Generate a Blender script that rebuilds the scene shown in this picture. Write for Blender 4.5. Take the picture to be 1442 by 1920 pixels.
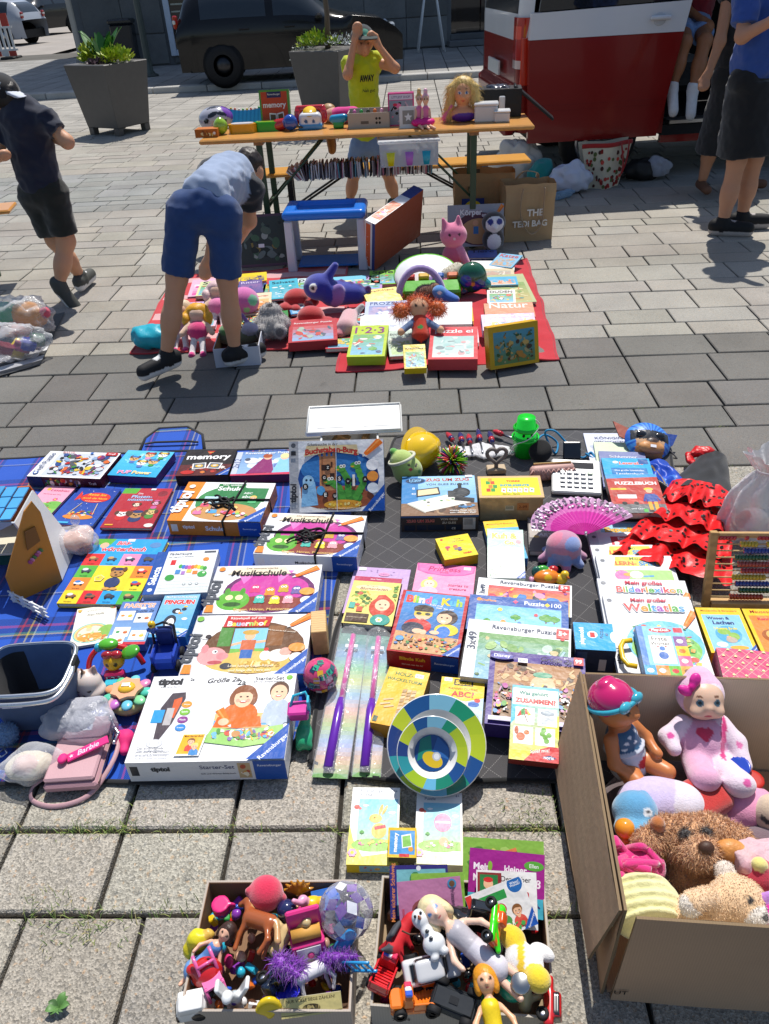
import bpy,bmesh,math,random
import numpy as np
from mathutils import Vector,Matrix,Euler,noise
from math import sin,cos,radians,degrees,atan2,sqrt,pi,copysign
V3=Vector
lin=np.linspace
def iv(n,k,v):
 n.inputs[k].default_value=v
S=bpy.context.scene
COL=S.collection
for o in list(bpy.data.objects):
 bpy.data.objects.remove(o,do_unlink=True)
CAM_H=1.6
FPX=1443.0
PITCH,ROLL=radians(34.93),radians(-3.3)
_fw=np.array([0,cos(PITCH),-sin(PITCH)])
_up0=np.array([0,sin(PITCH),cos(PITCH)])
_rt0=np.array([1.0,0,0])
_rt=cos(ROLL)*_rt0+sin(ROLL)*_up0
_up=-sin(ROLL)*_rt0+cos(ROLL)*_up0
cam=bpy.data.cameras.new('camera')
cam_ob=bpy.data.objects.new('camera',cam)
COL.objects.link(cam_ob)
cam.sensor_fit='VERTICAL'
cam.sensor_height=36.0
cam.lens=FPX/1920.0*36.0
cam.clip_start,cam.clip_end=.05,400.0
M=Matrix.Identity(4)
for i in range(3):
 M[i][0],M[i][1],M[i][2]=_rt[i],_up[i],-_fw[i]
M[2][3]=CAM_H
cam_ob.matrix_world=M
S.camera=cam_ob
SUN_EL=radians(62.0)
SHADOW=V3((-.24,-.97,0)).normalized()
w=bpy.data.worlds.new('World')
S.world=w
w.use_nodes=True
nt=w.node_tree
bg=nt.nodes['Background']
sky=nt.nodes.new('ShaderNodeTexSky')
sky.sky_type='NISHITA'
sky.sun_disc=False
sky.sun_elevation=SUN_EL
sky.sun_rotation=atan2(-SHADOW.x,-SHADOW.y)
nt.links.new(sky.outputs[0],bg.inputs[0])
iv(bg,1,.11)
sun=bpy.data.lights.new('sun','SUN')
sun.energy=4.9
sun.angle=radians(.53)
sun.color=(1.0,.955,.89)
sun_ob=bpy.data.objects.new('sun',sun)
COL.objects.link(sun_ob)
sd=V3((SHADOW.x*cos(SUN_EL),SHADOW.y*cos(SUN_EL),-sin(SUN_EL)))
sun_ob.rotation_euler=sd.to_track_quat('-Z','Y').to_euler()
sun_ob.location=(3,12,20)
S.view_settings.view_transform='Standard'
S.view_settings.look='None'
S.view_settings.exposure=.14
S.view_settings.gamma=1.0
S.view_settings.use_curve_mapping=False
S.render.engine='CYCLES'
S.cycles.max_bounces=7
S.cycles.transparent_max_bounces=16
def ray(x,y):
 return _fw+_rt*(x-721.0)/FPX-_up*(y-960.0)/FPX
def G(x,y,z=.0):
 d=ray(x,y)
 t=(z-CAM_H)/d[2]
 return V3((d[0]*t,d[1]*t,z))
def PY(x,y,Y):
 d=ray(x,y)
 t=Y/d[1]
 return V3((d[0]*t,Y,CAM_H+d[2]*t))
PRINT=.82
_cc={}
def C(h,f=1.0):
 if not isinstance(h,str):
  return tuple(h)[:3]
 k=(h,f)
 if k not in _cc:
  v=[]
  for q in(h if len(h)==3 else(h[:2],h[2:4],h[4:])):
   s=int(q,16)/(15.0 if len(h)==3 else 255.0)
   s=s/12.92 if s<=.04045 else((s+.055)/1.055)**2.4
   v.append(min(s*PRINT*f+.004,.84))
  _cc[k]=tuple(v)
 return _cc[k]
MATS={}
def new_mat(name):
 m=bpy.data.materials.new(name)
 m.use_nodes=True
 n=m.node_tree.nodes
 return m,n,m.node_tree.links,n['Principled BSDF']
def vc_mat(name,rough=.5,spec=.5,bump=.0,bscale=200.0,var=.0,vscale=20.0,coat=.0,sheen=.0,metal=.0,sss=.0,aniso=None,wave=None,rvar=.0):
 m,n,L,p=new_mat(name)
 at=n.new('ShaderNodeAttribute')
 at.attribute_name='Col'
 tc=n.new('ShaderNodeTexCoord')
 src=at.outputs['Color']
 if var or rvar:
  nz=n.new('ShaderNodeTexNoise')
  iv(nz,'Scale',vscale)
  iv(nz,'Detail',5)
  L.new(tc.outputs['Object'],nz.inputs['Vector'])
 if var:
  mr=n.new('ShaderNodeMapRange')
  iv(mr,3,1-var)
  iv(mr,4,1+var)
  L.new(nz.outputs['Fac'],mr.inputs[0])
  mx=n.new('ShaderNodeVectorMath')
  mx.operation='SCALE'
  L.new(src,mx.inputs[0])
  L.new(mr.outputs[0],mx.inputs['Scale'])
  src=mx.outputs[0]
 if wave:
  wv=n.new('ShaderNodeTexWave')
  wv.bands_direction=wave[0]
  iv(wv,'Scale',wave[1])
  iv(wv,'Distortion',wave[2])
  iv(wv,'Detail',3)
  L.new(tc.outputs['Object'],wv.inputs['Vector'])
  mr=n.new('ShaderNodeMapRange')
  iv(mr,3,1-wave[3])
  iv(mr,4,1.05)
  L.new(wv.outputs['Fac'],mr.inputs[0])
  mx=n.new('ShaderNodeVectorMath')
  mx.operation='SCALE'
  L.new(src,mx.inputs[0])
  L.new(mr.outputs[0],mx.inputs['Scale'])
  src=mx.outputs[0]
 L.new(src,p.inputs['Base Color'])
 iv(p,'Roughness',rough)
 if rvar:
  mr=n.new('ShaderNodeMapRange')
  iv(mr,3,max(.02,rough-rvar))
  iv(mr,4,rough+rvar)
  L.new(nz.outputs['Fac'],mr.inputs[0])
  L.new(mr.outputs[0],p.inputs['Roughness'])
 iv(p,'Specular IOR Level',spec)
 iv(p,'Metallic',metal)
 iv(p,'Coat Weight',coat)
 iv(p,'Coat Roughness',.06)
 iv(p,'Sheen Weight',sheen)
 iv(p,'Sheen Roughness',.6)
 if sss:
  iv(p,'Subsurface Weight',sss)
  iv(p,'Subsurface Radius',(.012,.005,.003))
  iv(p,'Subsurface Scale',.3)
 if bump:
  nb=n.new('ShaderNodeTexNoise')
  iv(nb,'Scale',bscale)
  iv(nb,'Detail',3)
  L.new(tc.outputs['Object'],nb.inputs['Vector'])
  b=n.new('ShaderNodeBump')
  iv(b,'Strength',bump)
  iv(b,'Distance',.4/bscale)
  L.new(nb.outputs['Fac'],b.inputs['Height'])
  L.new(b.outputs[0],p.inputs['Normal'])
 MATS[name]=m
 return m
vc_mat('card',rough=.42,spec=.28,bump=.25,bscale=22,var=.05,vscale=14,rvar=.08)
vc_mat('paper',rough=.62,spec=.35,var=.06,vscale=25,bump=.1,bscale=80)
vc_mat('pages',rough=.85,spec=.2,wave=('Z',140,1.0,.25))
vc_mat('plastic',rough=.24,spec=.5,var=.04,vscale=20,rvar=.07,bump=.03,bscale=60)
vc_mat('matte',rough=.6,spec=.35,var=.07,vscale=18,bump=.06,bscale=120)
vc_mat('gloss',rough=.12,spec=.5,coat=.7)
vc_mat('carpaint',rough=.22,spec=.25,coat=.22,bump=.015,bscale=2.5,var=.05,vscale=3)
vc_mat('cloth',rough=.92,spec=.15,bump=.5,bscale=420,sheen=.25,var=.12,vscale=30)
vc_mat('satin',rough=.4,spec=.35,bump=.3,bscale=60,var=.08,vscale=40)
vc_mat('denim',rough=.9,spec=.15,bump=.6,bscale=500,sheen=.2,var=.3,vscale=16)
vc_mat('plush',rough=1.0,spec=.08,bump=.9,bscale=330,sheen=.55,var=.16,vscale=120)
vc_mat('skin',rough=.5,spec=.35,sss=.15,var=.07,vscale=25,bump=.08,bscale=300)
vc_mat('vinyl',rough=.38,spec=.45,sss=.1,var=.03,vscale=30)
vc_mat('hair',rough=.45,spec=.4,bump=.6,bscale=160,var=.35,vscale=90)
vc_mat('wood',rough=.5,spec=.35,wave=('Y',34,5.0,.22),var=.1,vscale=9,bump=.08,bscale=80)
vc_mat('beerwood',rough=.3,spec=.5,wave=('Y',22,4.0,.16),var=.14,vscale=4,coat=.25,bump=.05,bscale=50)
vc_mat('metal',rough=.32,metal=1.0,var=.06)
vc_mat('paintmetal',rough=.42,spec=.5,var=.14,vscale=14,bump=.08,bscale=70)
vc_mat('rubber',rough=.7,spec=.3,var=.15,vscale=30,bump=.15,bscale=150)
vc_mat('cardboard',rough=.82,spec=.2,wave=('X',62,.5,.03),var=.09,vscale=6,bump=.12,bscale=70)
vc_mat('leather',rough=.55,spec=.4,bump=.55,bscale=420,var=.06,vscale=12)
vc_mat('leaf',rough=.5,spec=.4,var=.2,vscale=30)
vc_mat('straw',rough=.75,spec=.25,var=.15,vscale=50)
vc_mat('stonewall',rough=.85,spec=.25,var=.28,vscale=2.2,bump=.35,bscale=14)
def clear_mat(name,tint,dens,rough=.12,spec=.5):
 m,n,L,p=new_mat(name)
 at=n.new('ShaderNodeAttribute')
 at.attribute_name='Col'
 L.new(at.outputs['Color'],p.inputs['Base Color'])
 iv(p,'Roughness',rough)
 tr=n.new('ShaderNodeBsdfTransparent')
 iv(tr,0,(*tint,1))
 lw=n.new('ShaderNodeLayerWeight')
 iv(lw,0,.35)
 mr=n.new('ShaderNodeMapRange')
 iv(mr,3,dens)
 iv(mr,4,min(1,dens+.5))
 L.new(lw.outputs['Facing'],mr.inputs[0])
 mix=n.new('ShaderNodeMixShader')
 L.new(mr.outputs[0],mix.inputs[0])
 L.new(tr.outputs[0],mix.inputs[1])
 L.new(p.outputs[0],mix.inputs[2])
 L.new(mix.outputs[0],n['Material Output'].inputs[0])
 tcn=n.new('ShaderNodeTexCoord')
 nb=n.new('ShaderNodeTexNoise')
 iv(nb,'Scale',45)
 iv(nb,'Distortion',1.5)
 L.new(tcn.outputs['Object'],nb.inputs['Vector'])
 b=n.new('ShaderNodeBump')
 iv(b,'Strength',.5)
 iv(b,'Distance',.01)
 L.new(nb.outputs['Fac'],b.inputs['Height'])
 L.new(b.outputs[0],p.inputs['Normal'])
 MATS[name]=m
clear_mat('clear',(.97,.98,1.0),.10)
clear_mat('film',(.98,.98,1.0),.22)
clear_mat('organza',(.98,.98,.98),.6,rough=.5)
clear_mat('milky',(.93,.95,.97),.40,rough=.3)
def glass_mat():
 m,n,L,p=new_mat('darkglass')
 iv(p,'Base Color',(.012,.014,.017,1))
 iv(p,'Roughness',.03)
 iv(p,'Specular IOR Level',.6)
 MATS['darkglass']=m
glass_mat()
class MB:
 def __init__(s):
  s.v,s.f,s.c,s.s=[],[],[],[]
 def add(s,vs,fs,col,smooth=False,M=None):
  b=len(s.v)
  if M is not None:
   vs=[M@V3(q)for q in vs]
  s.v.extend(tuple(q)for q in vs)
  per=isinstance(col,list)
  for i,f in enumerate(fs):
   s.f.append(tuple(b+j for j in f))
   s.c.append(col[i]if per else C(col))
   s.s.append(smooth)
  return s
 def box(s,c,h,col,M=None,bev=.0,top=None,taper=(1,1)):
  cx,cy,cz=c
  hx,hy,hz=h
  if bev<=0:
   vs=[]
   for z in(-1,1):
    tx,ty=(taper if z>0 else(1,1))
    for x,y in((-1,-1),(1,-1),(1,1),(-1,1)):
     vs.append((cx+x*hx*tx,cy+y*hy*ty,cz+z*hz))
   fs=[(0,3,2,1),(4,5,6,7),(0,1,5,4),(1,2,6,5),(2,3,7,6),(3,0,4,7)]
   cols=[C(col)]*6
   if top is not None:
    cols[1]=C(top)
   return s.add(vs,fs,cols,M=M)
  b=min(bev,hx*.9,hy*.9,hz*.9)
  vs,fs=[],[]
  rings=[(-1,b,.0),(-1,.0,b),(1,.0,-b),(1,b,.0)]
  for(sz,ins,dz)in rings:
   X,Y=hx-ins,hy-ins
   q=b if ins==0 else b*.3
   t=taper if sz>0 else(1,1)
   z=cz+sz*hz+dz
   for(x,y)in((-X+q,-Y),(X-q,-Y),(X,-Y+q),(X,Y-q),(X-q,Y),(-X+q,Y),(-X,Y-q),(-X,-Y+q)):
    vs.append((cx+x*t[0],cy+y*t[1],z))
  fs.append(tuple(reversed(range(8))))
  fs.append(tuple(range(24,32)))
  for r in range(3):
   for i in range(8):
    j=(i+1)%8
    fs.append((r*8+i,r*8+j,r*8+8+j,r*8+8+i))
  cols=[C(col)]*len(fs)
  if top is not None:
   cols[1]=C(top)
  return s.add(vs,fs,cols,M=M)
 def ell(s,c,r,col,rot=None,n=12,m=None,M=None,half=False):
  m=m or n
  vs,fs=[],[]
  R=Euler([radians(a)for a in rot]).to_matrix()if rot else None
  rr=r if hasattr(r,'__len__')else(r,r,r)
  top=pi/2 if half else pi
  for i in range(m+1):
   th=top*i/m
   for j in range(n):
    ph=2*pi*j/n
    q=V3((sin(th)*cos(ph)*rr[0],sin(th)*sin(ph)*rr[1],cos(th)*rr[2]))
    if R:
     q=R@q
    vs.append((q[0]+c[0],q[1]+c[1],q[2]+c[2]))
  for i in range(m):
   for j in range(n):
    a,b=i*n+j,i*n+(j+1)%n
    if i==0:
     fs.append((a,a+n,b+n))
    elif i==m-1 and not half:
     fs.append((a,a+n,b))
    else:
     fs.append((a,a+n,b+n,b))
  return s.add(vs,fs,col,True,M)
 def lathe(s,prof,col,n=20,M=None,smooth=True,cols=None,cap=True):
  vs,fs,cc=[],[],[]
  k=len(prof)
  for(r,z)in prof:
   for j in range(n):
    a=2*pi*j/n
    vs.append((r*cos(a),r*sin(a),z))
  for i in range(k-1):
   for j in range(n):
    q=(j+1)%n
    fs.append((i*n+j,i*n+q,i*n+n+q,i*n+n+j))
    cc.append(C(cols[i]if cols else col))
  if cap:
   fs.append(tuple(reversed(range(n))))
   cc.append(C(cols[0]if cols else col))
   fs.append(tuple(range((k-1)*n,k*n)))
   cc.append(C(cols[-1]if cols else col))
  return s.add(vs,fs,cc,smooth,M)
 def tube(s,path,r,col,n=8,M=None,caps=True,cols=None,flat=None):
  P=[V3(q)for q in path]
  k=len(P)
  rs=r if hasattr(r,'__len__')else[r]*k
  vs,fs,cc=[],[],[]
  up=V3((0,0,1))
  prev=None
  for i in range(k):
   t=(P[min(i+1,k-1)]-P[max(i-1,0)])
   if t.length<1e-9:
    t=V3((0,0,1))
   t.normalize()
   if prev is None:
    a=up if abs(t.dot(up))<.95 else V3((1,0,0))
    x=t.cross(a).normalized()
   else:
    x=(prev-t*prev.dot(t))
    x=x.normalized()if x.length>1e-6 else prev
   y=t.cross(x).normalized()
   prev=x
   for j in range(n):
    an=2*pi*j/n
    ca,sa=cos(an),sin(an)
    if flat:
     ca,sa=ca*flat[0],sa*flat[1]
    vs.append(P[i]+x*(rs[i]*ca)+y*(rs[i]*sa))
  for i in range(k-1):
   for j in range(n):
    q=(j+1)%n
    fs.append((i*n+j,i*n+q,i*n+n+q,i*n+n+j))
    cc.append(C(cols[i]if cols else col))
  if caps:
   fs.append(tuple(reversed(range(n))))
   cc.append(C(cols[0]if cols else col))
   fs.append(tuple(range((k-1)*n,k*n)))
   cc.append(C(cols[-1]if cols else col))
  return s.add(vs,fs,cc,True,M)
 def prism(s,poly,z0,z1,col,M=None,top=None,bot=True):
  n=len(poly)
  vs=[(x,y,z0)for x,y in poly]+[(x,y,z1)for x,y in poly]
  fs=[tuple(range(n,2*n))]
  cc=[C(top if top is not None else col)]
  if bot:
   fs.append(tuple(reversed(range(n))))
   cc.append(C(col))
  for i in range(n):
   j=(i+1)%n
   fs.append((i,j,n+j,n+i))
   cc.append(C(col))
  return s.add(vs,fs,cc,M=M)
 def grid(s,fn,nu,nv,col,smooth=True,M=None,colfn=None,wrapu=False):
  vs,fs,cc=[],[],[]
  for j in range(nv+1):
   for i in range(nu+(0 if wrapu else 1)):
    vs.append(fn(i/nu,j/nv))
  W=nu if wrapu else nu+1
  for j in range(nv):
   for i in range(nu):
    q=(i+1)%W if wrapu else i+1
    fs.append((j*W+i,j*W+q,(j+1)*W+q,(j+1)*W+i))
    cc.append(C(colfn((i+.5)/nu,(j+.5)/nv))if colfn else C(col))
  return s.add(vs,fs,cc,smooth,M)
 def to(s,name,mat,parent=None,M=None):
  if isinstance(mat,bpy.types.Object):
   mat,parent,M='plastic',mat,parent
  me=bpy.data.meshes.new(name)
  me.from_pydata(s.v,[],s.f)
  if s.f:
   me.polygons.foreach_set('use_smooth',s.s)
   at=me.color_attributes.new('Col','FLOAT_COLOR','CORNER')
   lt=np.fromiter((len(f)for f in s.f),int,len(s.f))
   a=np.ones((int(lt.sum()),4),np.float32)
   a[:,:3]=np.repeat(np.array(s.c,np.float32),lt,axis=0)
   at.data.foreach_set('color',a.ravel())
  me.materials.append(MATS[mat]if isinstance(mat,str)else mat)
  return link(name,me,parent,M)
def link(name,me,parent=None,M=None):
 o=bpy.data.objects.new(name,me)
 COL.objects.link(o)
 if parent is not None:
  o.parent=parent
 if M is not None:
  o.matrix_basis=M
 return o
def tag(o,label,cat,group=None):
 o['label']=label
 o['category']=cat
 if group:
  o['group']=group
 return o
def kind(o,k):
 o['kind']=k
 return o
def thing(name,label,cat,loc=(0,0,0),M=None,group=None):
 o=bpy.data.objects.new(name,None)
 o.empty_display_size=.05
 COL.objects.link(o)
 o.matrix_basis=M if M is not None else Matrix.Translation(V3(loc))
 return tag(o,label,cat,group)
def copy_tree(o,parent=None):
 c=o.copy()
 COL.objects.link(c)
 c.parent=parent
 for ch in[q for q in o.children]:
  copy_tree(ch,c)
 return c
def RZ(a):
 return Matrix.Rotation(radians(a),4,'Z')
def RX(a):
 return Matrix.Rotation(radians(a),4,'X')
def RY(a):
 return Matrix.Rotation(radians(a),4,'Y')
def T(x,y=None,z=None):
 return Matrix.Translation(V3((x,y,z))if y is not None else V3(x))
def TG(*a):
 return T(*G(*a))
RN=random.Random
def box(*a,**k):
 return MB().box(*a,**k)
def ZV(z):
 return V3((0,0,z))
def ER(r):
 return Euler([radians(a)for a in r]).to_matrix().to_4x4()
def SC(x,y,z):
 return Matrix.Diagonal((x,y,z,1))
def align(d,up=(0,0,1)):
 return V3(d).to_track_quat('Z','Y').to_matrix().to_4x4()
def cap(a,b,ra,rb,col,flat=False):
 return dict(t='c',a=np.array(a,float),b=np.array(b,float),ra=ra,rb=rb,col=col,flat=flat)
def el(c,r,col,rot=None,sub=False):
 r=r if hasattr(r,'__len__')else(r,r,r)
 R=np.array(Euler([radians(q)for q in rot]).to_matrix())if rot is not None else np.eye(3)
 return dict(t='e',c=np.array(c,float),r=np.array(r,float),R=R,col=col,sub=sub)
def bx(c,h,rr,col,rot=None,sub=False):
 R=np.array(Euler([radians(q)for q in rot]).to_matrix())if rot is not None else np.eye(3)
 return dict(t='b',c=np.array(c,float),h=np.array(h,float),rr=rr,R=R,col=col,sub=sub)
def paint(p):
 p['paint']=True
 return p
def pe(*a):
 return paint(el(*a))
def cut(pt,nrm):
 n=np.array(nrm,float)
 return dict(t='p',c=np.array(pt,float),n=n/np.linalg.norm(n),col=None)
def _dist(p,X):
 if p['t']=='c':
  ba=p['b']-p['a']
  L2=max(ba@ba,1e-12)
  pa=X-p['a']
  h0=(pa@ba)/L2
  h=np.clip(h0,0,1)
  d=np.linalg.norm(pa-h[...,None]*ba,axis=-1)-(p['ra']+(p['rb']-p['ra'])*h)
  if p['flat']:
   ln=sqrt(L2)
   rad=np.linalg.norm(pa-h0[...,None]*ba,axis=-1)-(p['ra']+(p['rb']-p['ra'])*h)
   d=np.maximum(rad,np.maximum(-h0*ln,(h0-1)*ln))
  return d
 if p['t']=='e':
  q=(X-p['c'])@p['R']
  k0=np.linalg.norm(q/p['r'],axis=-1)
  k1=np.linalg.norm(q/(p['r']**2),axis=-1)
  return k0*(k0-1)/np.maximum(k1,1e-9)
 if p['t']=='b':
  q=np.abs((X-p['c'])@p['R'])-(p['h']-p['rr'])
  return np.linalg.norm(np.maximum(q,0),axis=-1)+np.minimum(q.max(-1),0)-p['rr']
 return(X-p['c'])@p['n']
def _bb(p):
 if p['t']=='c':
  r=max(p['ra'],p['rb'])
  return np.minimum(p['a'],p['b'])-r,np.maximum(p['a'],p['b'])+r
 if p['t']=='e':
  e=np.sqrt(((p['R']*p['r'])**2).sum(1))
  return p['c']-e,p['c']+e
 e=(np.abs(p['R'])*p['h']).sum(1)
 return p['c']-e,p['c']+e
def sdf(prims,res=.006,k=.012,wob=.0,wsc=8.0,seed=0):
 add=[p for p in prims if not p.get('paint')and not p.get('sub')and p['t']!='p']
 sub=[p for p in prims if p.get('sub')]
 cuts=[p for p in prims if p['t']=='p']
 pnt=[p for p in prims if p.get('paint')]
 bbs=[_bb(p)for p in add]
 lo=np.min([b[0]for b in bbs],0)-3*res-k
 hi=np.max([b[1]for b in bbs],0)+3*res+k
 n=np.ceil((hi-lo)/res).astype(int)+1
 D=np.full(n,1.0)
 ax=[lo[i]+res*np.arange(n[i])for i in range(3)]
 def block(b,m):
  i0=np.maximum(((b[0]-m-lo)/res).astype(int),0)
  i1=np.minimum(((b[1]+m-lo)/res).astype(int)+2,n)
  sl=tuple(slice(i0[i],i1[i])for i in range(3))
  X=np.stack(np.meshgrid(*[ax[i][sl[i]]for i in range(3)],indexing='ij'),-1)
  return sl,X
 for p,b in zip(add,bbs):
  sl,X=block(b,k+3*res)
  d=_dist(p,X)
  a=D[sl]
  h=np.maximum(k-np.abs(a-d),0)/max(k,1e-9)
  D[sl]=np.minimum(a,d)-h*h*k*.25
 for p in sub:
  sl,X=block(_bb(p),k+2*res)
  D[sl]=np.maximum(D[sl],-_dist(p,X))
 if cuts:
  X=np.stack(np.meshgrid(*ax,indexing='ij'),-1)
  for p in cuts:
   D=np.maximum(D,_dist(p,X))
 ins=D<0
 c8=[ins[i:n[0]-1+i,j:n[1]-1+j,l:n[2]-1+l]for i in(0,1)for j in(0,1)for l in(0,1)]
 cnt=sum(c.astype(np.int8)for c in c8)
 act=(cnt>0)&(cnt<8)
 idx=np.argwhere(act)
 vid=np.full(act.shape,-1,int)
 vid[tuple(idx.T)]=np.arange(len(idx))
 acc=np.zeros((len(idx),3))
 num=np.zeros(len(idx))
 cor=[np.array((i,j,l))for i in(0,1)for j in(0,1)for l in(0,1)]
 for a in range(8):
  for b in range(a+1,8):
   df=cor[b]-cor[a]
   if np.abs(df).sum()!=1:
    continue
   da=D[tuple((idx+cor[a]).T)]
   db=D[tuple((idx+cor[b]).T)]
   mk=(da<0)!=(db<0)
   t=np.where(mk,da/np.where(mk,da-db,1),0)
   pt=idx+cor[a]+t[:,None]*df
   acc+=pt*mk[:,None]
   num+=mk
 V=lo+res*acc/num[:,None]
 F=[]
 for d in range(3):
  e1,e2=(d+1)%3,(d+2)%3
  s0=[slice(None)]*3
  s1=[slice(None)]*3
  s0[d],s1[d]=slice(0,n[d]-1),slice(1,n[d])
  A,B=ins[tuple(s0)],ins[tuple(s1)]
  for flip in(0,1):
   E=np.argwhere((A&~B)if not flip else(~A&B))
   if not len(E):
    continue
   E=E[(E[:,e1]>0)&(E[:,e2]>0)&(E[:,e1]<n[e1]-1)&(E[:,e2]<n[e2]-1)]
   u1,u2=np.zeros(3,int),np.zeros(3,int)
   u1[e1],u2[e2]=1,1
   q=[vid[tuple((E-u1-u2).T)],vid[tuple((E-u2).T)],vid[tuple(E.T)],vid[tuple((E-u1).T)]]
   Q=np.stack(q if not flip else q[::-1],1)
   F.append(Q)
 F=np.concatenate(F)
 if wob:
  nv=np.array([noise.noise_vector(V3(v)*wsc+V3((seed,seed*2,0)))for v in V])
  V=V+nv*wob+np.array([noise.noise_vector(V3(v)*wsc*2.8)for v in V])*wob*.5
 best=np.full(len(V),9.0)
 cc=np.zeros((len(V),3))
 for p in add:
  d=_dist(p,V)
  mk=d<best
  best[mk]=d[mk]
  cc[mk]=C(p['col'])
 for p in pnt:
  mk=_dist(p,V)<0
  cc[mk]=C(p['col'])
 return V,F,cc
def soft(name,prims,mat,parent=None,res=.006,k=.012,M=None,wob=.0,wsc=8.0,seed=0,out=None):
 V,F,cc=sdf(prims,res,k,wob,wsc,seed)
 me=bpy.data.meshes.new(name)
 me.from_pydata(V.tolist(),[],F.tolist())
 me.polygons.foreach_set('use_smooth',[True]*len(F))
 at=me.color_attributes.new('Col','FLOAT_COLOR','POINT')
 a=np.ones((len(V),4),np.float32)
 a[:,:3]=cc
 at.data.foreach_set('color',a.ravel())
 me.materials.append(MATS[mat])
 o=link(name,me,parent,M)
 if out is not None:
  out.append((V,F,cc))
 return o
def fur(name,V,F,cc,parent,n,length,rng,M=None,droop=.3,width=.0016,thr=None):
 V=np.asarray(V)
 a,b,c=V[F[:,0]],V[F[:,1]],V[F[:,2]]
 ar=np.linalg.norm(np.cross(b-a,c-a),axis=1)
 pick=rng.choice(len(F),n,p=ar/ar.sum())
 N=np.cross(b-a,c-a)
 N/=np.maximum(np.linalg.norm(N,axis=1),1e-9)[:,None]
 u=rng.random((n,1));v=rng.random((n,1))*(1-u)
 P=a[pick]+u*(b-a)[pick]+v*(c-a)[pick]
 nn=N[pick]+rng.normal(0,.4,(n,3))+np.array([0,0,-droop])
 nn/=np.linalg.norm(nn,axis=1)[:,None]
 tt=np.cross(nn,rng.normal(0,1,(n,3)))
 tt/=np.maximum(np.linalg.norm(tt,axis=1),1e-9)[:,None]
 ln=length*(.5+rng.random((n,1)))
 bend=rng.normal(0,.35,(n,3))+np.array([0,0,-droop])
 p0=P-tt*width;p1=P+tt*width
 mid=P+nn*ln*.55
 p2=mid-tt*width*.7;p3=mid+tt*width*.7
 p4=P+(nn*.8+bend*.5)*ln
 vv=np.stack([p0,p1,p3,p2,p4],1).reshape(-1,3)
 base=np.arange(n)*5
 q=np.stack([base,base+1,base+2,base+3],1).tolist()
 t3=np.stack([base+3,base+2,base+4],1).tolist()
 me=bpy.data.meshes.new(name)
 me.from_pydata(vv.tolist(),[],q+t3)
 me.polygons.foreach_set('use_smooth',[True]*len(me.polygons))
 at=me.color_attributes.new('Col','FLOAT_COLOR','POINT')
 col=np.ones((n*5,4),np.float32)
 k=cc[F[pick,0]]*(.75+.5*rng.random((n,1)))
 col[:,:3]=np.repeat(k,5,axis=0)
 at.data.foreach_set('color',col.ravel())
 me.materials.append(MATS['plush'])
 return kind(link(name,me,parent,M),'stuff')
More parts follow.
